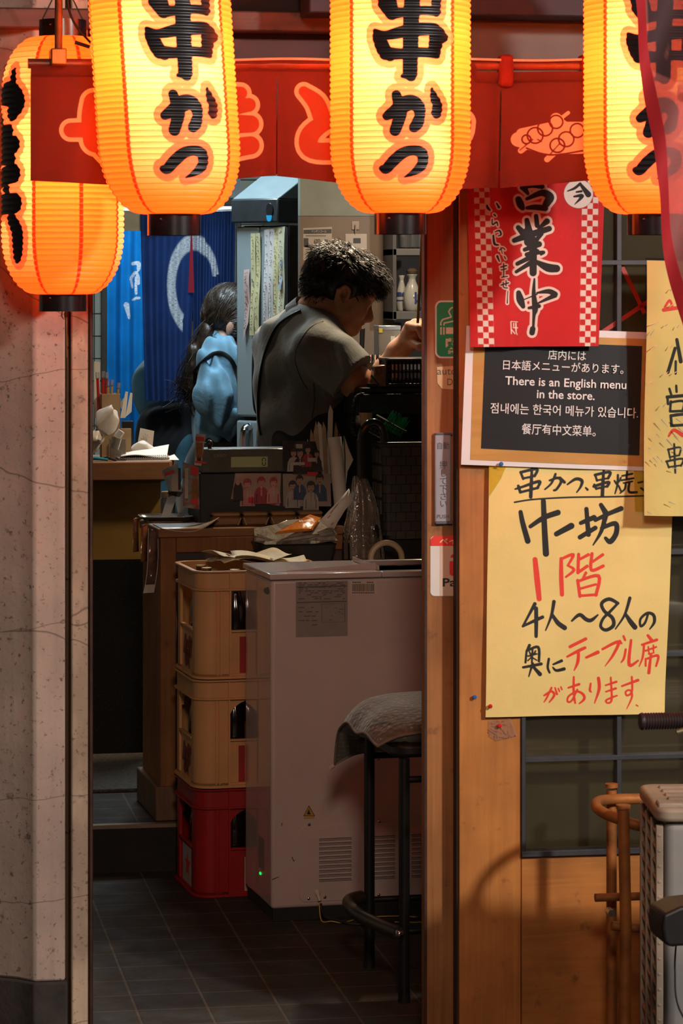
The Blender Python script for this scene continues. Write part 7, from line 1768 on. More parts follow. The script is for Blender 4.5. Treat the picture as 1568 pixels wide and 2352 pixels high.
t = thing('wall_hook', 'pale square hook on the brown wall panel above the small card', 'hook', pq(816, 530, .01)); b = MB(); a, c = pq(807, 528, 0), pq(825, 508, 0); b.bb(a.x, c.x, YPn - .004, YPn, a.z, c.z); b.cyl((a.x + .012, YPn - .012, a.z - .01), (a.x + .012, YPn - .012, a.z + .02), .002); b.build('hook', mat('hook_beige', (.26, .20, .16), .4), t, bevel=.002)
t = thing('small_card', 'small white card with a dark slot hanging from the wall hook', 'card', pq(818, 560, .002)); b = MB(); b.quad([pq(x, y, .0025) for x, y in ((793, 575), (842, 573), (842, 537), (793, 537))]); b.build('card', mat('card_grey_white', (.34, .29, .26), .5, var=.06), t, smooth=0, solid=.001)
b = MB(); b.quad([pq(x, y, .0034) for x, y in ((811, 559), (828, 559), (828, 547), (811, 547))]); b.build('slot', BLACK, t, smooth=0)

# shelf with sake bottles and glasses on the right
YSh = atd(940, 650, 10.2).y
x0s, x1s = at(902, 650, YSh).x, at(1010, 650, YSh).x
t = thing('wall_shelf', 'dark open wall shelf holding bottles and glasses next to the door stile', 'shelf', ((x0s + x1s) / 2, YSh, Z(735, YSh, 930)))
SHM = mat('shelf_grey', (.060, .052, .046), .5, var=.15)
b = MB(); b.bb(x0s, x0s + .012, YSh, YSh + .26, Z(735, YSh, 930), Z(430, YSh, 930)); b.build('side_board', mat('shelf_dark', (.035, .028, .024), .5), t)
for ya, yb_ in ((715, 734), (571, 587), (452, 464)): b = MB(); b.bb(x0s, x1s, YSh, YSh + .26, Z(yb_, YSh, 930), Z(ya, YSh, 930)); b.build('shelf_board', SHM, t, bevel=.002)
POR = mat('grey_white_porcelain', (.25, .245, .23), .2, var=.06, coat=.4)
def tok(label, px, ybot, ytop, rpx, dy, mark):
    p = at(px, ybot, YSh + dy); p.z = Z(715, YSh, 930) + .001; sc = 10.2 / F; Hh = (ybot - ytop) * sc; r = rpx * sc
    t = thing('sake_bottle', label, 'bottle', p, 0, 'sake flasks on the wall shelf')
    b = MB(Matrix.Translation(p)); b.lathe([(r * .72, 0), (r * .9, Hh * .06), (r, Hh * .30), (r * .94, Hh * .48), (r * .66, Hh * .68), (r * .42, Hh * .82), (r * .40, Hh * .90), (r * .60, Hh * .985), (r * .58, Hh), (r * .45, Hh * .99)], 28); b.build('flask', POR, t)
    b = MB(Matrix.Translation(p))
    if mark: 
        for a0, z0_, z1_, da in ((-1.35, .20, .52, .25), (-1.1, .30, .46, .1), (-1.55, .34, .40, .1), (-1.2, .24, .30, .3)):
            b.add([((r * 1.01) * math.cos(a), (r * 1.01) * math.sin(a), z) for z in np.linspace(z0_ * Hh, z1_ * Hh, 5) for a in np.linspace(a0 - da / 2, a0 + da / 2, 5)], [(j * 5 + i, j * 5 + i + 1, j * 5 + i + 6, j * 5 + i + 5) for j in range(4) for i in range(4)])
    else: b.lathe([(r * 1.0, Hh * .40), (r * .985, Hh * .44), (r * .96, Hh * .50), (r * .90, Hh * .53)], 28, caps=False); b.lathe([(r * 1.005, Hh * .27), (r * 1.01, Hh * .31)], 28, caps=False)
    b.build('blue_print', mat('cobalt_print', (.02, .03, .10), .3), t, smooth=0)
    return t, p, r, Hh
tok('slim pale sake flask with a blue band on the lower wall shelf', 922, 716, 634, 13, .06, False)
t_, p, r, Hh = tok('round pale sake flask with a dark painted character on the lower wall shelf', 946, 716, 632, 21, .03, True)
b = MB(Matrix.Translation(p)); b.lathe([(.012, Hh * .93), (.018, Hh * 1.02), (.020, Hh * 1.1), (.012, Hh * 1.16), (.006, Hh * 1.17)], 14); b.build('wrapped_stopper', mat('dark_wrap', (.05, .035, .022), .4, var=.4), t_)
for n_, (px, lab) in enumerate(((930, 'clear glass at the left end of the upper wall shelf'), (948, 'clear glass in the middle of the upper wall shelf'), (966, 'clear glass nearest the door stile on the upper wall shelf'))):
    p = at(px, 571, YSh + .05); p.z = Z(571, YSh, 930) + .001; t = thing('drinking_glass', lab, 'glass', p, 0, 'glasses on the upper wall shelf'); b = MB(Matrix.Translation(p)); b.lathe([(.016, 0), (.022, .004), (.026, .075), (.0245, .075), (.0205, .008), (.001, .007)], 20, caps=False); b.build('glass', clear('shelf_glass', (.85, .88, .9), refl=.12, alpha=.06), t)
t = thing('wooden_stick', 'thin orange wooden stick held upright beside the door stile', 'stick', atd(962, 735, 9.0)); b = MB(); b.cyl(atd(959, 742, 9.05), atd(974, 430, 9.0), .0042, n=8); b.build('stick', wood('orange_stick', (.42, .15, .03), (.55, .22, .05), (60, 60, 4), .5), t)
t = thing('film_sheet', 'crinkled clear film hanging beside the wooden stick', 'film', atd(970, 730, 9.1)); b = MB(); b.grid(5, 24, lambda u, v: tuple(atd(963 + 16 * v * .7 + u * 14, 735 - v * 290, 9.12 + .02 * math.sin(v * 17 + u * 5)))); b.build('film', clear('grey_film', (.6, .6, .6), refl=.12, bump=.4, alpha=.12, col=(.4, .4, .4)), t, smooth=180)
# steel box, tap, glasses, baskets and black printer on the far side of the counter
zwk = Z(830, atd(880, 830, 9.9).y, 880)
t = thing('work_table', 'dark work table behind the counter carrying the steel box and tap', 'table', atd(900, 1000, 9.9)); a, c = atd(690, 830, 9.85), atd(1060, 830, 10.2); b = MB(); b.bb(a.x, c.x + .2, a.y, c.y + .1, zwk - .03, zwk); b.build('top', mat('dark_steel', (.05, .05, .05), .35, .6), t, bevel=.003)
b = MB(); b.bb(a.x + .01, c.x + .18, a.y + .02, c.y + .08, ZR, zwk - .03); b.build('cabinet', BLACKMATTE, t)
t = thing('steel_box', 'square stainless steel box with a small white label beside the raised hand', 'box', atd(895, 825, 9.95)); a, c = atd(869, 826, 9.95), atd(922, 756, 9.95); b = MB(); b.bb(a.x, c.x, a.y, a.y + .09, zwk, c.z); b.build('body', mat('dull_steel', (.26, .24, .20), .35, .7, var=.15), t, bevel=.002)
b = MB(); b.bb(a.x - .001, c.x + .001, a.y - .001, a.y + .091, c.z - .004, c.z + .012); b.build('lid', STEEL, t, bevel=.002)
b = MB(); b.quad([at(x, y, a.y - .0012) for x, y in ((897, 798), (907, 798), (907, 772), (897, 772))]); b.build('label', mat('label_pale', (.5, .48, .42), .5), t, smooth=0)
b = MB(); b.quad([at(x, y, a.y - .0022) for x, y in ((870, 764), (878, 764), (878, 754), (870, 754))]); b.build('yellow_mark', mat('warn_yellow', (.5, .4, .04), .5), t, smooth=0)
t = thing('beer_tap', 'black tap handle with a blue glint behind the man\'s chin', 'tap', atd(831, 826, 9.9)); b = MB(); b.cyl(atd(831, 800, 9.9), atd(832, 754, 9.9), .008, .009); b.build('handle', BLACK, t, bevel=.002); b = MB(); b.cyl(atd(831, 826, 9.9), atd(831, 800, 9.9), .006); b.cyl(atd(822, 806, 9.9), atd(833, 806, 9.9), .007); b.build('spout', CHROME, t)
b = MB(); b.ell(atd(820, 797, 9.9), (.007, .004, .008)); b.build('glint', mat('tap_blue', (.03, .35, .5), .2), t)
for n_, px in enumerate((851, 862, 873, 884)):
    p = atd(px, 829, 9.75); t = thing('steel_cup', ('small steel cup nearest the man, beside the brown basket', 'second small steel cup from the man', 'third small steel cup from the man', 'small steel cup next to the raised forearm')[n_], 'cup', p, 0, 'small steel cups on the work table'); p.z = zwk; b = MB(Matrix.Translation(p)); b.lathe([(.010, 0), (.014, .016), (.016, .026), (.0145, .026), (.009, .003)], 14); b.build('cup', CHROME, t)
DP = 8.94
def dq(px, py, d=0): return atd(px, py, DP + d)
t = thing('receipt_printer', 'black cash drawer unit with a coiled cord, in front of the man', 'cash drawer', dq(900, 1010))
a, c = dq(822, 1170), dq(1060, 906)
Tp = frame((a.x, a.y, 0), math.radians(6)); yb0 = 0
b = MB(Tp); ztp = dq(830, 905).z; zbt = dq(830, 955).z
b.bb(.0, .32, .0, .17, zbt, ztp); b.build('lower_box', mat('printer_black', (.017, .016, .016), .42, var=.2), t, bevel=.006)
b = MB(Tp); b.bb(.012, .32, .01, .165, ztp + .0, ztp + .018); b.bb(.05, .32, .015, .16, ztp + .018, ztp + .03); b.build('top_cover', BLACK, t, bevel=.004)
b = MB(Tp); b.bb(.06, .32, .05, .16, ZR, zbt); b.build('stand', BLACKMATTE, t, bevel=.004)
t = thing('coiled_cord', 'black coiled telephone cord hanging from the cash drawer unit', 'cord', dq(815, 990)); b = MB(); pts = []
path = smooth_pts([dq(833, 903), dq(820, 910), dq(814, 930), dq(811, 960), dq(810, 985), dq(816, 1000)], 40)
for i, p in enumerate(path): a_ = i * 1.1; pts.append(p + RGT * .006 * math.cos(a_) + FWD * .006 * math.sin(a_))
b.tube(pts, .0022, 6); b.build('coil', BLACK, t)
t = thing('cup_for_lit_paper', 'added peach cup for a warm-lit paper half hidden under the cash drawer unit', 'cup', dq(838, 975)); b = MB(Matrix.Translation(dq(840, 978))); b.lathe([(.016, 0), (.021, .04), (.0195, .04), (.014, .003)], 16); b.build('cup', mat('warm_lit_peach', (.55, .34, .20), .4), t)  # made-up cup, its peach colour standing for warm-lit paper
t = thing('brown_basket', 'dark brown plastic basket with slots on top of the cash drawer unit', 'basket', dq(920, 885, .03))
BRB = mat('dark_brown_plastic', (.028, .012, .009), .4, var=.15)
pa, pb = dq(888, 888, .06), dq(1040, 826, .06); za, zb_ = ztp + .031, pb.z
x0, x1, y0, y1 = pa.x, pb.x, pa.y, pa.y + .12
b = MB(); th = .004
for (xa_, xb_, ya_, yb_) in ((x0, x1, y0, y0 + th), (x0, x1, y1 - th, y1), (x0, x0 + th, y0, y1), (x1 - th, x1, y0, y1)):
    zz = [za, za + .012, za + .030, za + .036, za + .056, zb_]
    horiz = (xb_ - xa_) > .05
    b.bb(xa_, xb_, ya_, yb_, zz[0], zz[1]); b.bb(xa_, xb_, ya_, yb_, zz[2], zz[3]); b.bb(xa_, xb_, ya_, yb_, zz[4], zz[5])
    L0, L1 = (xa_, xb_) if horiz else (ya_, yb_); n = int((L1 - L0) / .011)
    for k in range(n + 1):
        q0 = L0 + (L1 - L0) * k / n - .0022; q1 = q0 + .0045
        if k in (0,): q1 += .008
        if horiz: b.bb(q0, q1, ya_, yb_, za, zb_)
        else: b.bb(xa_, xb_, q0, q1, za, zb_)
b.bb(x0, x1, y0, y1, za, za + .003); b.build('body', BRB, t)
b = MB(); b.tube([(x, y, zb_) for x, y in rrect(x0 - .003, x1 + .003, y0 - .003, y1 + .003, .01)], .004, 8, True); b.build('rim', BRB, t)
t = thing('wrapped_bundle', 'small tan wrapped bundle at the end of the brown basket', 'bundle', dq(870, 885, .03)); b = MB(); a, c = dq(856, 888, .03), dq(888, 838, .03)
b.prism([(a.x, a.z), (c.x, a.z), (c.x - .002, c.z), (a.x + .006, c.z - .004)], 0, .06, 0, Matrix.Translation((0, a.y + .06, 0)) @ Matrix.Rotation(PI / 2, 4, 'X')); b.build('bundle', mat('tan_wrap', (.22, .12, .065), .35, var=.35, scale=40, coat=.3), t, bevel=.004)
b = MB(); b.tube([dq(852, 862, .0), dq(868, 880, .0), dq(872, 888, .0)], .004); b.build('dark_band', BLACK, t)
t = thing('mesh_basket', 'small dark green mesh basket tilted in front of the cash drawer unit', 'basket', dq(905, 985, -.08))
Tm = axes(dq(890, 990, -.09), RGT * math.cos(-.5) + UP * math.sin(-.5), UP * math.cos(-.5) - RGT * math.sin(-.5))
DGR = mat('dark_green_wire', (.020, .034, .022), .4)
b = MB(Tm)
for k in range(9): b.cyl((-.045 + k * .0112, -.03, 0), (-.045 + k * .0112, .022, 0), .0012, n=5); b.cyl((-.045 + k * .0112, -.03, -.05), (-.045 + k * .0112, .022, -.05), .0012, n=5)
for k in range(6):
    y = -.03 + k * .0105; b.tube([(-.047, y, 0), (.047, y, 0), (.047, y, -.05), (-.047, y, -.05)], .0012, 5, True)
b.tube([(-.05, .024, .002), (.05, .024, .002), (.05, .024, -.052), (-.05, .024, -.052)], .003, 6, True); b.bb(-.047, .047, -.031, -.029, -.05, 0); b.build('mesh', DGR, t)
t = thing('green_bristle_brush', 'bright green plastic tufts sticking out of the tilted mesh basket', 'brush', dq(910, 950, -.08)); rg = random.Random(5)
b = MB(Tm)
for k in range(42):
    x = -.02 + .062 * (k / 41) + rg.uniform(-.002, .002); z = -.01 - rg.random() * .03; L_ = rg.uniform(.026, .042); b.tube([(x, .0, z), (x + rg.uniform(-.004, .008), .022 + L_, z + rg.uniform(-.004, .004))], [.0018, .0013], 4)
b.build('tufts', mat('bright_green_plastic', (.012, .22, .095), .35, var=.25), t)
# ------------------------------------------------------------------ people
def pspace(D, px0):
    """frame of a figure: x along the picture, y away, z up, origin on the raised floor"""
    o = atd(px0, 1000, D); o.z = ZR
    T = frame(o, -PSI)
    def J(px, py, b=0.0):
        d = D + b; return np.array([(px - px0) / F * d, b, 1.69 - (py - HZ) / F * d - ZR])
    return o, T, J
def rotm(yaw, pitch=0.0, roll=0.0):
    """columns: forward, side (left of the figure), up"""
    M = Matrix.Rotation(yaw, 3, 'Z') @ Matrix.Rotation(pitch, 3, 'Y') @ Matrix.Rotation(roll, 3, 'X')
    return np.array(M)
def skin_obj(name, prims, h, m, t, T, post=None, minus=(), smooth=180, lo=None, iters=2):
    V, Fc = field_mesh(prims, h, post, minus=minus, lo=lo)
    b = MB(T); b.add(V, Fc); o = b.build(name, m, t, smooth=smooth)
    s = o.modifiers.new('smooth', 'SMOOTH'); s.factor = .5; s.iterations = iters
    return o, V, Fc
def skin_mat(name, c):
    N = NT(name); c = lin(c); v = N.coord()
    N.base(N.ramp(N.noise(v, 30, 4), [(.3, tuple(x * .82 for x in c)), (.7, tuple(min(1, x * 1.12) for x in c))])); N.set(Roughness=.45)
    N.b.inputs['Subsurface Weight'].default_value = .08; N.b.inputs['Subsurface Radius'].default_value = (.02, .008, .004); N.b.inputs['Subsurface Scale'].default_value = .3
    N.bump(N.noise(v, 120, 3), .12, .002); return N.m
SKIN = skin_mat('skin', (.54, .26, .145)); SKIN2 = skin_mat('skin_fair', (.46, .25, .17))
def hair_mat(name, c, c2):
    N = NT(name); v = N.coord((1, 1, 1)); N.base(N.ramp(N.noise(v, 60, 3), [(.35, lin(c)), (.75, lin(c2))])); N.set(Roughness=.38); N.bump(N.noise(v, 220, 2), .4, .003); return N.m
HAIRB = hair_mat('black_hair', (.008, .007, .006), (.022, .017, .013)); HAIRBR = hair_mat('dark_brown_hair', (.018, .010, .006), (.05, .028, .016))
RIMHAIR = mat('rim_lit_hair', (.16, .13, .10), .4, var=.3)  # paler colour for top strands, painting the rim light on the hair
def cloth_mat(name, c, var=.2, scale=10, weave=True):
    N = NT(name); c = lin(c); v = N.coord()
    N.base(N.ramp(N.noise(v, scale, 5, .6), [(.3, tuple(x * (1 - var) for x in c)), (.7, tuple(min(1, x * (1 + var)) for x in c))])); N.set(Roughness=.85, Sheen_Weight=.25)
    a = N.math('MULTIPLY', N.noise(v, 9, 4, .55, .6), 1.0); N.bump(N.math('ADD', a, N.math('MULTIPLY', N.noise(v, 420, 2), .05)), .35, .02); return N.m
GREYSH = cloth_mat('grey_denim', (.165, .172, .160)); BLUESH = cloth_mat('light_blue_cotton', (.16, .33, .46), .18); TEALSH = cloth_mat('teal_shirt', (.05, .15, .20)); APRON = cloth_mat('black_apron', (.012, .012, .014)); TROUS = cloth_mat('dark_trousers', (.02, .02, .024))
STRAP = mat('dark_strap', (.022, .019, .016), .6, var=.2)
def folds(seed, amp, freq, n=6, zs=1.0):
    rg = np.random.default_rng(seed); N_ = rg.normal(size=(n, 3)); N_[:, 2] *= zs; N_ /= np.linalg.norm(N_, axis=1)[:, None]; ph = rg.uniform(0, 6, n)
    def post(D_, G):
        W = G + .03 * np.sin(G[..., [1, 2, 0]] * 11 + ph[:3])
        d = D_.copy()
        for q in range(n): d += amp / n * 2 * np.sin((W @ N_[q]) * freq * (.6 + .2 * q) + ph[q])
        return d
    return post
def on_surface(bvh, T, px, py, lift=.003):
    """where the line of sight through a picture point meets a garment"""
    d = dirv(px, py).normalized(); Ti = T.inverted()
    o_, dd = Ti @ CAM, (Ti.to_3x3() @ d)
    hit = bvh.ray_cast(o_, dd)
    return None if hit[0] is None else hit[0] - dd * lift
def band(name, bvh, T, pts, r, m, t, D, flat=.45, lift=.002):
    P = []
    for px, py in pts:
        h = on_surface(bvh, T, px, py, lift)
        P.append(h if h is not None else T.inverted() @ atd(px, py, D))
    b = MB(T); b.tube(smooth_pts(P, 6), r, 8, flat=flat); b.build(name, m, t); return P

# --- the man at the counter, seen from behind his right shoulder, head bent over his work
o_, T, J = pspace(9.27, 700)
t = thing('person', 'man in a grey short sleeved shirt with dark apron straps, head bent over his work', 'person', o_, -PSI)
Y = math.radians(24)
Fw = np.array([math.cos(Y), math.sin(Y), 0]); Sd = np.array([-math.sin(Y), math.cos(Y), 0])
hc = J(792, 656, .0)
Rh = rotm(math.radians(9), math.radians(24), math.radians(0))
ks = 1.04
def H(f, u, s=0.0): return hc + Rh @ (np.array([f, s, u]) * ks)
def he(f, u, s, rf, ru, rs, k=.012, yaw=0, pit=0): return elp(H(f, u, s), np.array([rf, rs, ru]) * ks, Rh @ rotm(yaw, pit), k)
def hcap(a, c, r0, r1, k=.010): return cap(H(*a), H(*c), r0 * ks, r1 * ks, k)
P = [he(-.012, .022, 0, .100, .088, .077, .02), he(.030, -.050, 0, .062, .082, .060, .03), he(.048, -.100, 0, .040, .030, .036, .03), he(.070, -.113, 0, .022, .018, .022, .02),
     he(.074, .004, 0, .026, .022, .048, .02), hcap((.086, -.020, 0), (.108, -.058, 0), .008, .012), he(.103, -.061, .010, .011, .009, .009, .008), he(.103, -.061, -.010, .011, .009, .009, .008), hcap((.096, -.068, 0), (.104, -.064, 0), .009, .008),
     he(.089, -.084, 0, .010, .006, .022, .006), he(.087, -.094, 0, .010, .007, .019, .006), he(.080, -.080, 0, .016, .018, .026, .012),
     he(.056, -.052, .042, .030, .026, .018, .02), he(.056, -.052, -.042, .030, .026, .018, .02), he(.078, -.022, .030, .012, .009, .014, .008), he(.078, -.022, -.030, .012, .009, .014, .008),
     hcap((.084, -.004, .014), (.074, -.002, .046), .007, .005), hcap((.084, -.004, -.014), (.074, -.002, -.046), .007, .005),
     he(.0, -.078, .050, .030, .022, .016, .02), he(.0, -.078, -.050, .030, .022, .016, .02)]
for s in (-1, 1):
    P += [he(-.006, -.034, s * .080, .021, .034, .008, .006, pit=.15), hcap((-.012, -.008, s * .086), (-.026, -.026, s * .088), .006, .006, .004), hcap((-.026, -.026, s * .088), (-.020, -.056, s * .086), .006, .005, .004), hcap((-.012, -.008, s * .086), (.006, -.014, s * .084), .006, .005, .004), he(-.010, -.066, s * .080, .010, .010, .007, .005), hcap((.008, -.036, s * .080), (.006, -.050, s * .080), .005, .004, .004)]
nb = J(705, 742, .03)
P += [cap(H(-.035, -.060), nb, .062, .066, .03), cap(H(.01, -.085), J(735, 762, .03), .048, .06, .03)]
P += [elp(J(705, 860, .03), (.10, .15, .19), rotm(Y), .04), elp(J(678, 1000, .02), (.10, .135, .17), rotm(Y), .04), cap(J(735, 800, -.15), J(640, 792, .18), .055, .055, .03)]
sr, er = J(735, 803, -.16), J(818, 876, -.20); wr = J(892, 930, .06)
P += [cap(sr, er, .058, .050, .02), cap(er, J(853, 905, -.10), .049, .042, .02), cap(J(853, 905, -.10), wr, .042, .030, .02), elp(wr + np.array([.05, .03, -.005]), (.05, .04, .02), None, .02)]
for k in range(4): P += [cap(wr + np.array([.08, .01 + k * .018, 0]), wr + np.array([.125, .015 + k * .018, -.012]), .009, .008, .004), cap(wr + np.array([.125, .015 + k * .018, -.012]), wr + np.array([.135, .015 + k * .018, -.035]), .008, .007, .004)]
P += [cap(wr + np.array([.04, .0, .0]), wr + np.array([.085, -.025, -.01]), .011, .009, .006)]
sl, el_ = J(645, 795, .20), J(835, 925, .34); wl = J(912, 806, .16); hn = J(948, 772, .13)
P += [cap(sl, el_, .055, .047, .02), cap(el_, J(885, 850, .22), .046, .040, .02), cap(J(885, 850, .22), wl, .040, .032, .02), cap(wl, hn, .033, .036, .02), elp(J(950, 766, .12), (.040, .030, .042), None, .015)]
kn = [J(938, 748, .10), J(952, 742, .11), J(965, 741, .12), J(976, 745, .13)]
md = [J(962, 752, .06), J(972, 750, .07), J(981, 752, .085), J(988, 758, .10)]
tp = [J(968, 772, .055), J(977, 774, .065), J(985, 776, .08), J(989, 780, .095)]
for k in range(4):
    r = (.0125, .0125, .012, .0105)[k]; P += [cap(J(948, 768, .12), kn[k], .018, r * 1.15, .008), cap(kn[k], md[k], r * 1.1, r, .004), cap(md[k], tp[k], r, r * .85, .004)]
P += [cap(J(940, 785, .11), J(962, 796, .07), .015, .0125, .008), cap(J(962, 796, .07), J(980, 790, .055), .0125, .010, .005)]
EARS = [q for s in (-1, 1) for q in (he(-.004, -.030, s * .088, .011, .018, .016, .003), he(.004, -.046, s * .088, .008, .008, .014, .003))] + [he(.100, -.0895, 0, .012, .0022, .024, .004)]
body, BV, BF = skin_obj('body', P, .0040, SKIN, t, T, iters=1, minus=EARS)
# shirt
arm_n = (er - sr) / np.linalg.norm(er - sr)
def sleeve_cut(D_, G):
    D_ = folds(3, .010, 34, 7)(D_, G)
    plane = (G - (er - arm_n * .012)) @ arm_n
    near = np.linalg.norm(G - er, axis=-1) < .16
    D_ = np.where(near & (G[..., 1] < -.05), np.maximum(D_, plane), D_)
    return np.maximum(D_, (G[..., 2] - J(0, 712, 0)[2]) * .8 - .25 * (G[..., 0] - J(690, 0, 0)[0]) - .05)
S = [elp(J(710, 858, .03), (.138, .185, .215), rotm(Y), .06), elp(J(674, 972, .02), (.112, .165, .20), rotm(Y), .06), cap(J(742, 796, -.15), J(640, 790, .18), .080, .074, .05), cap(J(716, 760, -.02), J(690, 750, .08), .072, .072, .05), cap(sr, J(846, 900, -.22), .078, .092, .04), cap(sl, J(760, 872, .30), .075, .085, .04),
     elp(J(655, 860, .06), (.085, .14, .18), rotm(Y), .05)]
shirt, SV, SF = skin_obj('shirt', S, .005, GREYSH, t, T, sleeve_cut, iters=2, lo=np.array([-9, -9, .60]))
bv = BVHTree.FromPolygons([Vector(v) for v in SV], [tuple(f) for f in SF])
# collar stand round the neck
b = MB(T); nv_ = (H(-.03, -.05) - nb); nv_ /= np.linalg.norm(nv_)
e1 = np.cross(nv_, Sd); e1 /= np.linalg.norm(e1); e2 = np.cross(nv_, e1)
ctr = nb + nv_ * .012
nn = 36
b.add([tuple(ctr + (e1 * math.cos(2 * PI * k / nn) + e2 * math.sin(2 * PI * k / nn)) * r + nv_ * z) for r, z in ((.086, -.012), (.080, .022), (.077, .030), (.074, .022), (.074, -.012)) for k in range(nn)], [(j * nn + k, j * nn + (k + 1) % nn, (j + 1) * nn + (k + 1) % nn, (j + 1) * nn + k) for j in range(4) for k in range(nn)])
b.build('collar', GREYSH, shirt, smooth=60)
Dm = 9.2
band('strap', bv, T, [(690, 712), (660, 728), (636, 750), (616, 790), (602, 840), (594, 900), (594, 960), (600, 1000)], .011, STRAP, t, Dm, .35)
SEAMM = mat('seam_thread', (.06, .06, .056), .8, var=0)
for nm, pts in (('armhole_seam', [(742, 738), (715, 750), (694, 774), (681, 800), (678, 830), (690, 868), (706, 895)]), ('side_seam', [(720, 880), (722, 920), (716, 960)]), ('sleeve_hem', [(838, 838), (800, 875), (772, 905)])):
    band(nm, bv, T, pts, .0022, SEAMM, shirt, Dm, .6, .0005)
# apron below and in front, trousers, shoes
A = [elp(J(722, 1015, .02), (.150, .185, .20), rotm(Y), .04), elp(J(752, 930, .03), (.085, .13, .16), rotm(Y), .04), cap(J(715, 1080, .02), J(715, 1380, .04), .13, .14, .05)]
skin_obj('apron', A, .008, APRON, t, T, folds(9, .008, 30), iters=2, lo=np.array([-9, -9, .35]))
skin_obj('trousers', [cap(J(690, 1250, -.08), np.array([.0, -.10, .08]), .09, .06, .03), cap(J(690, 1250, .10), np.array([.0, .12, .08]), .09, .06, .03)], .01, TROUS, t, T)
b = MB(T)
for s in (-.10, .12): b.ell((.05, s, .042), (.13, .048, .042))
b.build('shoes', BLACK, t)
# hair: cap fitted over the skull plus fine strands
HR = [he(-.018, .026, 0, .112, .094, .087, .02), he(.040, .048, 0, .066, .052, .078, .03), he(-.062, -.030, 0, .056, .062, .070, .03), he(.064, .040, .0, .048, .030, .068, .02), hcap((.016, -.0, .078), (.018, -.026, .079), .012, .006), hcap((.016, -.0, -.078), (.018, -.026, -.079), .012, .006), he(-.03, -.01, .06, .05, .05, .028), he(-.03, -.01, -.06, .05, .05, .028)]
HM = [he(.100, -.052, 0, .060, .062, .09, .01), he(-.002, -.044, .093, .030, .047, .030, .008), he(-.002, -.044, -.093, .030, .047, .030, .008), he(.055, -.060, .075, .046, .046, .04, .01), he(.055, -.060, -.075, .046, .046, .04, .01), cap(H(-.02, -.12), H(-.08, -.13), .055, .04, .01)]
rgh = np.random.default_rng(12)
hair, HV, HF = skin_obj('hair', HR, .0045, HAIRB, t, T, folds(21, .006, 120, 8), minus=HM, iters=1)
hbv = BVHTree.FromPolygons([Vector(v) for v in HV], [tuple(f) for f in HF])
cen = H(-.01, .0)
b1, b2 = MB(T), MB(T)
HVa = np.asarray(HV); idx = rgh.choice(len(HVa), 5200)
for i in idx:
    p = HVa[i]; q = np.linalg.inv(Rh) @ (p - cen) / ks
    n_ = p - cen; n_ = n_ / np.linalg.norm(n_)
    if q[2] < -.10 or (-.035 < q[0] < .04 and q[2] < .005 and abs(q[1]) > .045): continue
    flow = Rh @ np.array([.9 if q[0] > -.02 else -.5, .25 * np.sign(q[1]) + rgh.normal(0, .14), -.5 if q[2] < .06 else -.1])
    dirn = n_ * rgh.uniform(.0, .20) + flow * .8 + rgh.normal(0, .10, 3); dirn /= np.linalg.norm(dirn)
    L_ = rgh.uniform(.012, .028) * (1.2 if q[2] > .05 else .7)
    p1 = p + dirn * L_ * .6; p2 = p + dirn * L_ + np.array([0, 0, -.006]) 
    if q[0] > .07 and q[2] < .0: continue
    bb_ = b2 if (rgh.random() < .16 and q[2] > .03) else b1
    bb_.tube([p - n_ * .004, p1, p2], [.0010, .0008, .0003], 3, caps=False)
b1.build('hair_strands', HAIRB, hair, smooth=180); b2.build('grey_hair_strands', RIMHAIR, hair, smooth=180)
b = MB(T)
for s in (-1, 1):
    q = [H(.089, .004, s * .016), H(.087, .009, s * .030), H(.076, .006, s * .045)]; b.tube(q, [.003, .0034, .0015], 6)
    q = [H(.0895, -.021, s * .020), H(.0885, -.0235, s * .030), H(.080, -.022, s * .040)]; b.tube(q, [.0012, .0016, .0010], 5)
b.build('brows_and_lashes', HAIRB, t)

# --- the woman further back, half hidden by the refrigerator
o_, T, J = pspace(11.35, 500)
t = thing('person', 'woman with a long brown ponytail, light blue shirt and black apron, turned to the right', 'person', o_, -PSI)
Y = math.radians(10); Rh = rotm(Y, math.radians(22)); hc = J(535, 732); ks = 1.05
P = [he(-.012, .022, 0, .096, .086, .076, .02), he(.030, -.050, 0, .058, .080, .058, .03), he(.060, -.108, 0, .028, .022, .028, .03), he(.078, .0, 0, .022, .02, .044, .02), hcap((.084, -.022, 0), (.102, -.056, 0), .008, .011), he(.086, -.088, 0, .010, .010, .020, .008)]
for s in (-1, 1): P += [he(-.006, -.034, s * .078, .018, .030, .008, .006), he(.074, -.022, s * .030, .010, .008, .013, .008)]
P += [cap(H(-.03, -.06), J(500, 800), .050, .055, .03), elp(J(505, 880, 0), (.075, .14, .2), rotm(Y), .04), elp(J(505, 1010, 0), (.09, .14, .2), rotm(Y), .04)]
er, wr = J(512, 955, -.15), J(566, 944, -.08)
P += [cap(J(512, 832, -.14), er, .045, .040, .02), cap(er, wr, .038, .028, .02), elp(wr + np.array([.045, .01, 0]), (.045, .02, .032), None, .015)]
for k in range(4): P += [cap(wr + np.array([.07, .01, -.024 + k * .016]), wr + np.array([.118, .02, -.026 + k * .016]), .0085, .007, .004)]
P += [cap(wr + np.array([.03, .0, .02]), wr + np.array([.075, -.01, .045]), .010, .008, .005), cap(J(512, 832, .14), J(540, 940, .16), .045, .038, .02), cap(J(540, 940, .16), J(600, 935, .12), .036, .026, .02)]
skin_obj('body', P, .006, SKIN2, t, T)
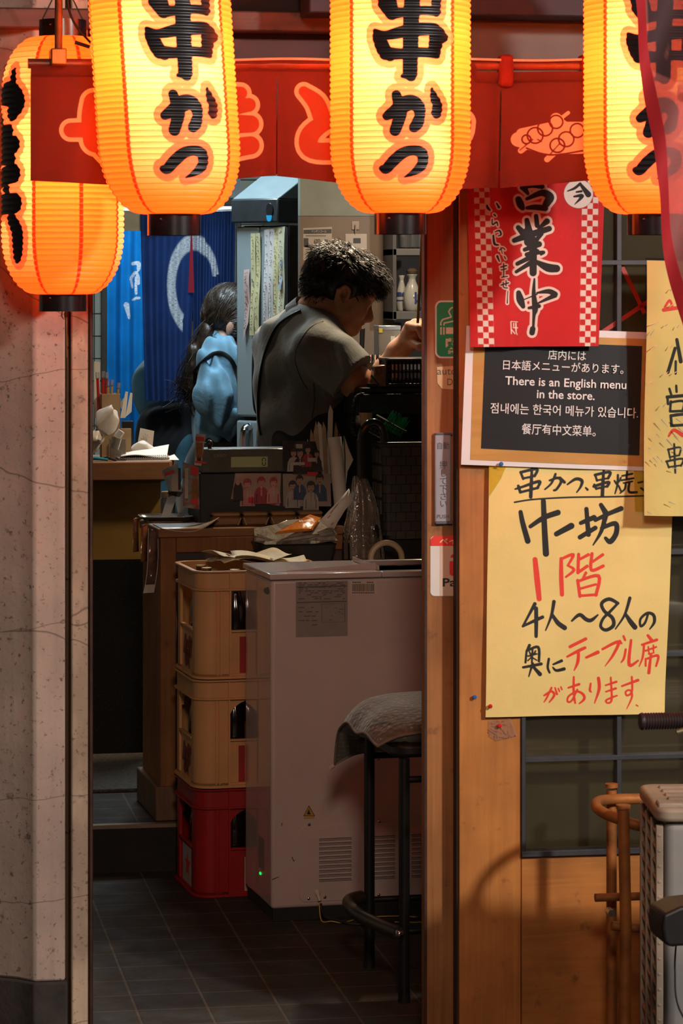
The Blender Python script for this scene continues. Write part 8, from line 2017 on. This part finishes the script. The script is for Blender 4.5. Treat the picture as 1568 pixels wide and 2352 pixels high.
S = [elp(J(503, 870, 0), (.092, .155, .185), rotm(Y), .05), elp(J(500, 975, 0), (.092, .15, .16), rotm(Y), .05), cap(J(505, 818, -.12), J(505, 818, .12), .066, .066, .04), cap(J(507, 828, -.15), J(500, 905, -.18), .062, .066, .05), cap(J(500, 905, -.18), J(520, 966, -.15), .066, .056, .05), cap(J(505, 792, 0), J(512, 800, 0), .064, .066, .03), cap(J(512, 832, .14), J(535, 940, .17), .065, .06, .03)]
shirt, SV, SF = skin_obj('shirt', S, .0055, BLUESH, t, T, folds(5, .013, 75, 7, .12), iters=1, lo=np.array([-9, -9, .78]))
bv = BVHTree.FromPolygons([Vector(v) for v in SV], [tuple(f) for f in SF])
skin_obj('cuff', [cap(J(514, 975, -.16), J(534, 955, -.15), .052, .050, .01)], .006, BLUESH, shirt, T, folds(6, .008, 60))
b = MB(T)
for pts in ([(487, 768), (510, 782), (530, 800), (545, 815), (528, 822), (505, 800)],):
    q = [T.inverted() @ atd(x, y, 11.20) for x, y in pts]; b.quad(q)
b.build('collar', BLUESH, shirt, smooth=0, solid=.006)
band('strap', bv, T, [(447, 862), (452, 848), (470, 828), (490, 814), (510, 813), (528, 826), (540, 850), (546, 880)], .011, STRAP, t, 11.2, .35)
skin_obj('apron', [elp(J(548, 900, 0), (.07, .13, .16), rotm(Y), .03), elp(J(508, 1040, 0), (.108, .165, .17), rotm(Y), .04), cap(J(505, 1080), J(505, 1260), .14, .16, .05)], .008, APRON, t, T, folds(8, .008, 34), lo=np.array([-9, -9, .3]))
skin_obj('trousers', [cap(J(495, 1230, -.07), np.array([0, -.08, .07]), .08, .055, .03), cap(J(495, 1230, .07), np.array([0, .08, .07]), .08, .055, .03)], .01, TROUS, t, T)
b = MB(T)
for s in (-.08, .08): b.ell((.04, s, .04), (.12, .045, .04))
b.build('shoes', BLACK, t)
HR = [he(-.016, .030, 0, .108, .094, .085, .02), he(.045, .040, 0, .06, .05, .074, .03), he(-.055, -.020, 0, .056, .058, .068, .03), he(.02, -.02, .06, .05, .05, .028), he(.02, -.02, -.06, .05, .05, .028)]
whr, WV, WF = skin_obj('hair', HR, .005, HAIRBR, t, T, folds(23, .0015, 130, 6), minus=[he(.100, -.052, 0, .055, .058, .09, .01), cap(H(.03, -.12), H(-.06, -.13), .06, .05, .01)], iters=1)
wbv = BVHTree.FromPolygons([Vector(v) for v in WV], [tuple(f) for f in WF]); b = MB(T); rgw = np.random.default_rng(4)
for i in rgw.choice(len(WV), 700):
    p, q = Vector(WV[i]), Vector(J(500, 739, -.02)); P_ = []
    for s in np.linspace(0, 1, 6):
        n_ = wbv.find_nearest(p.lerp(q, s)); P_.append(n_[0] + n_[1] * .0015 if n_[0] else p)
    b.tube(P_, [.0016, .0018, .0018, .0017, .0015, .001], 3, caps=False)
b.build('hair_strands', HAIRBR, whr, smooth=180)
tail = [J(502, 738, -.02), J(480, 765, -.03), J(462, 805, -.04), J(450, 850, -.04), J(440, 890, -.03), J(434, 915, -.02)]
pt_, _, _ = skin_obj('ponytail', [cap(tail[i], tail[i + 1], (.030, .040, .042, .036, .026)[i], (.040, .042, .036, .026, .012)[i], .02) for i in range(5)], .005, HAIRBR, t, T, folds(25, .008, 90, 6, .2), iters=1)
b = MB(T); rgw = np.random.default_rng(4)
for k in range(260):
    off = rgw.normal(0, .016, 3); pts = [tail[i] + off * (1 + .4 * i * rgw.random()) + rgw.normal(0, .004, 3) for i in range(6)]; pts[-1] = pts[-1] + np.array([rgw.normal(0, .03), 0, rgw.uniform(-.03, .05)])
    b.tube(smooth_pts(pts, 2), .0011, 3, caps=False)
b.build('loose_hair_strands', HAIRBR, pt_, smooth=180)
b = MB(T); q = J(500, 739, -.02); b.tube([tuple(q + np.array([.010 * math.cos(a) * .5, .030 * math.cos(a), .030 * math.sin(a)])) for a in np.linspace(0, 2 * PI, 20, endpoint=False)], .006, 8, True); b.build('hair_tie', BLACK, pt_)

# --- a third person behind the curtain
o_, T, J = pspace(12.42, 410)
t = thing('person', 'person in a teal shirt and black apron bending behind the navy curtain', 'person', o_, -PSI)
Y = math.radians(170); hc = J(437, 722, .35); Rh = rotm(math.radians(200), math.radians(10)); ks = 1.0
P = [he(-.012, .022, 0, .096, .086, .076, .02), he(.030, -.050, 0, .058, .080, .058, .03), hcap((.084, -.022, 0), (.102, -.056, 0), .008, .011), he(.060, -.108, 0, .028, .022, .028, .03)]
for s in (-1, 1): P += [he(-.006, -.034, s * .078, .018, .030, .008, .006)]
P += [cap(H(-.03, -.06), J(425, 800, .32), .05, .055, .03), elp(J(410, 900, .2), (.14, .08, .2), None, .04), elp(J(400, 1000, .08), (.14, .09, .2), None, .04), cap(J(345, 850, .25), J(325, 920, .2), .04, .035, .02), cap(J(325, 920, .2), J(390, 960, .02), .034, .026, .02), elp(J(400, 962, .0), (.04, .025, .03), None, .01)]
for k in range(4): P += [cap(J(404, 958 + k * 5, -.0), J(420, 962 + k * 5, -.01), .008, .007, .004)]
P += [cap(J(398, 956, -.01), J(412, 948, -.02), .010, .008, .005)]
skin_obj('body', P, .008, SKIN2, t, T)
skin_obj('shirt', [elp(J(395, 905, .18), (.15, .10, .19), None, .05), cap(J(360, 830, .24), J(326, 880, .2), .06, .06, .04), cap(J(326, 880, .2), J(345, 940, .14), .06, .05, .04), elp(J(390, 935, .06), (.10, .08, .07), None, .05)], .007, TEALSH, t, T, folds(31, .012, 40), lo=np.array([-9, -9, .7]))
skin_obj('apron', [elp(J(400, 985, .04), (.15, .11, .13), None, .05), elp(J(385, 1030, .06), (.13, .10, .16), None, .05)], .007, APRON, t, T, folds(33, .010, 40))
skin_obj('trousers', [elp(J(422, 1022, .02), (.055, .09, .11), None, .04), cap(J(420, 1080, .04), np.array([.06, .06, .08]), .09, .06, .04), cap(J(380, 1080, .10), np.array([-.06, .10, .08]), .09, .06, .04)], .008, TEALSH, t, T, folds(35, .010, 40))
b = MB(T)
for s in (-.06, .06): b.ell((s, .05, .04), (.05, .12, .04))
b.build('shoes', BLACK, t)
skin_obj('hair', [he(-.016, .030, 0, .110, .096, .087, .02), he(.045, .040, 0, .06, .05, .074, .03), he(-.055, -.030, 0, .056, .07, .070, .03)], .006, HAIRB, t, T, folds(23, .004, 130, 6), minus=[he(.100, -.052, 0, .055, .058, .09, .01)])
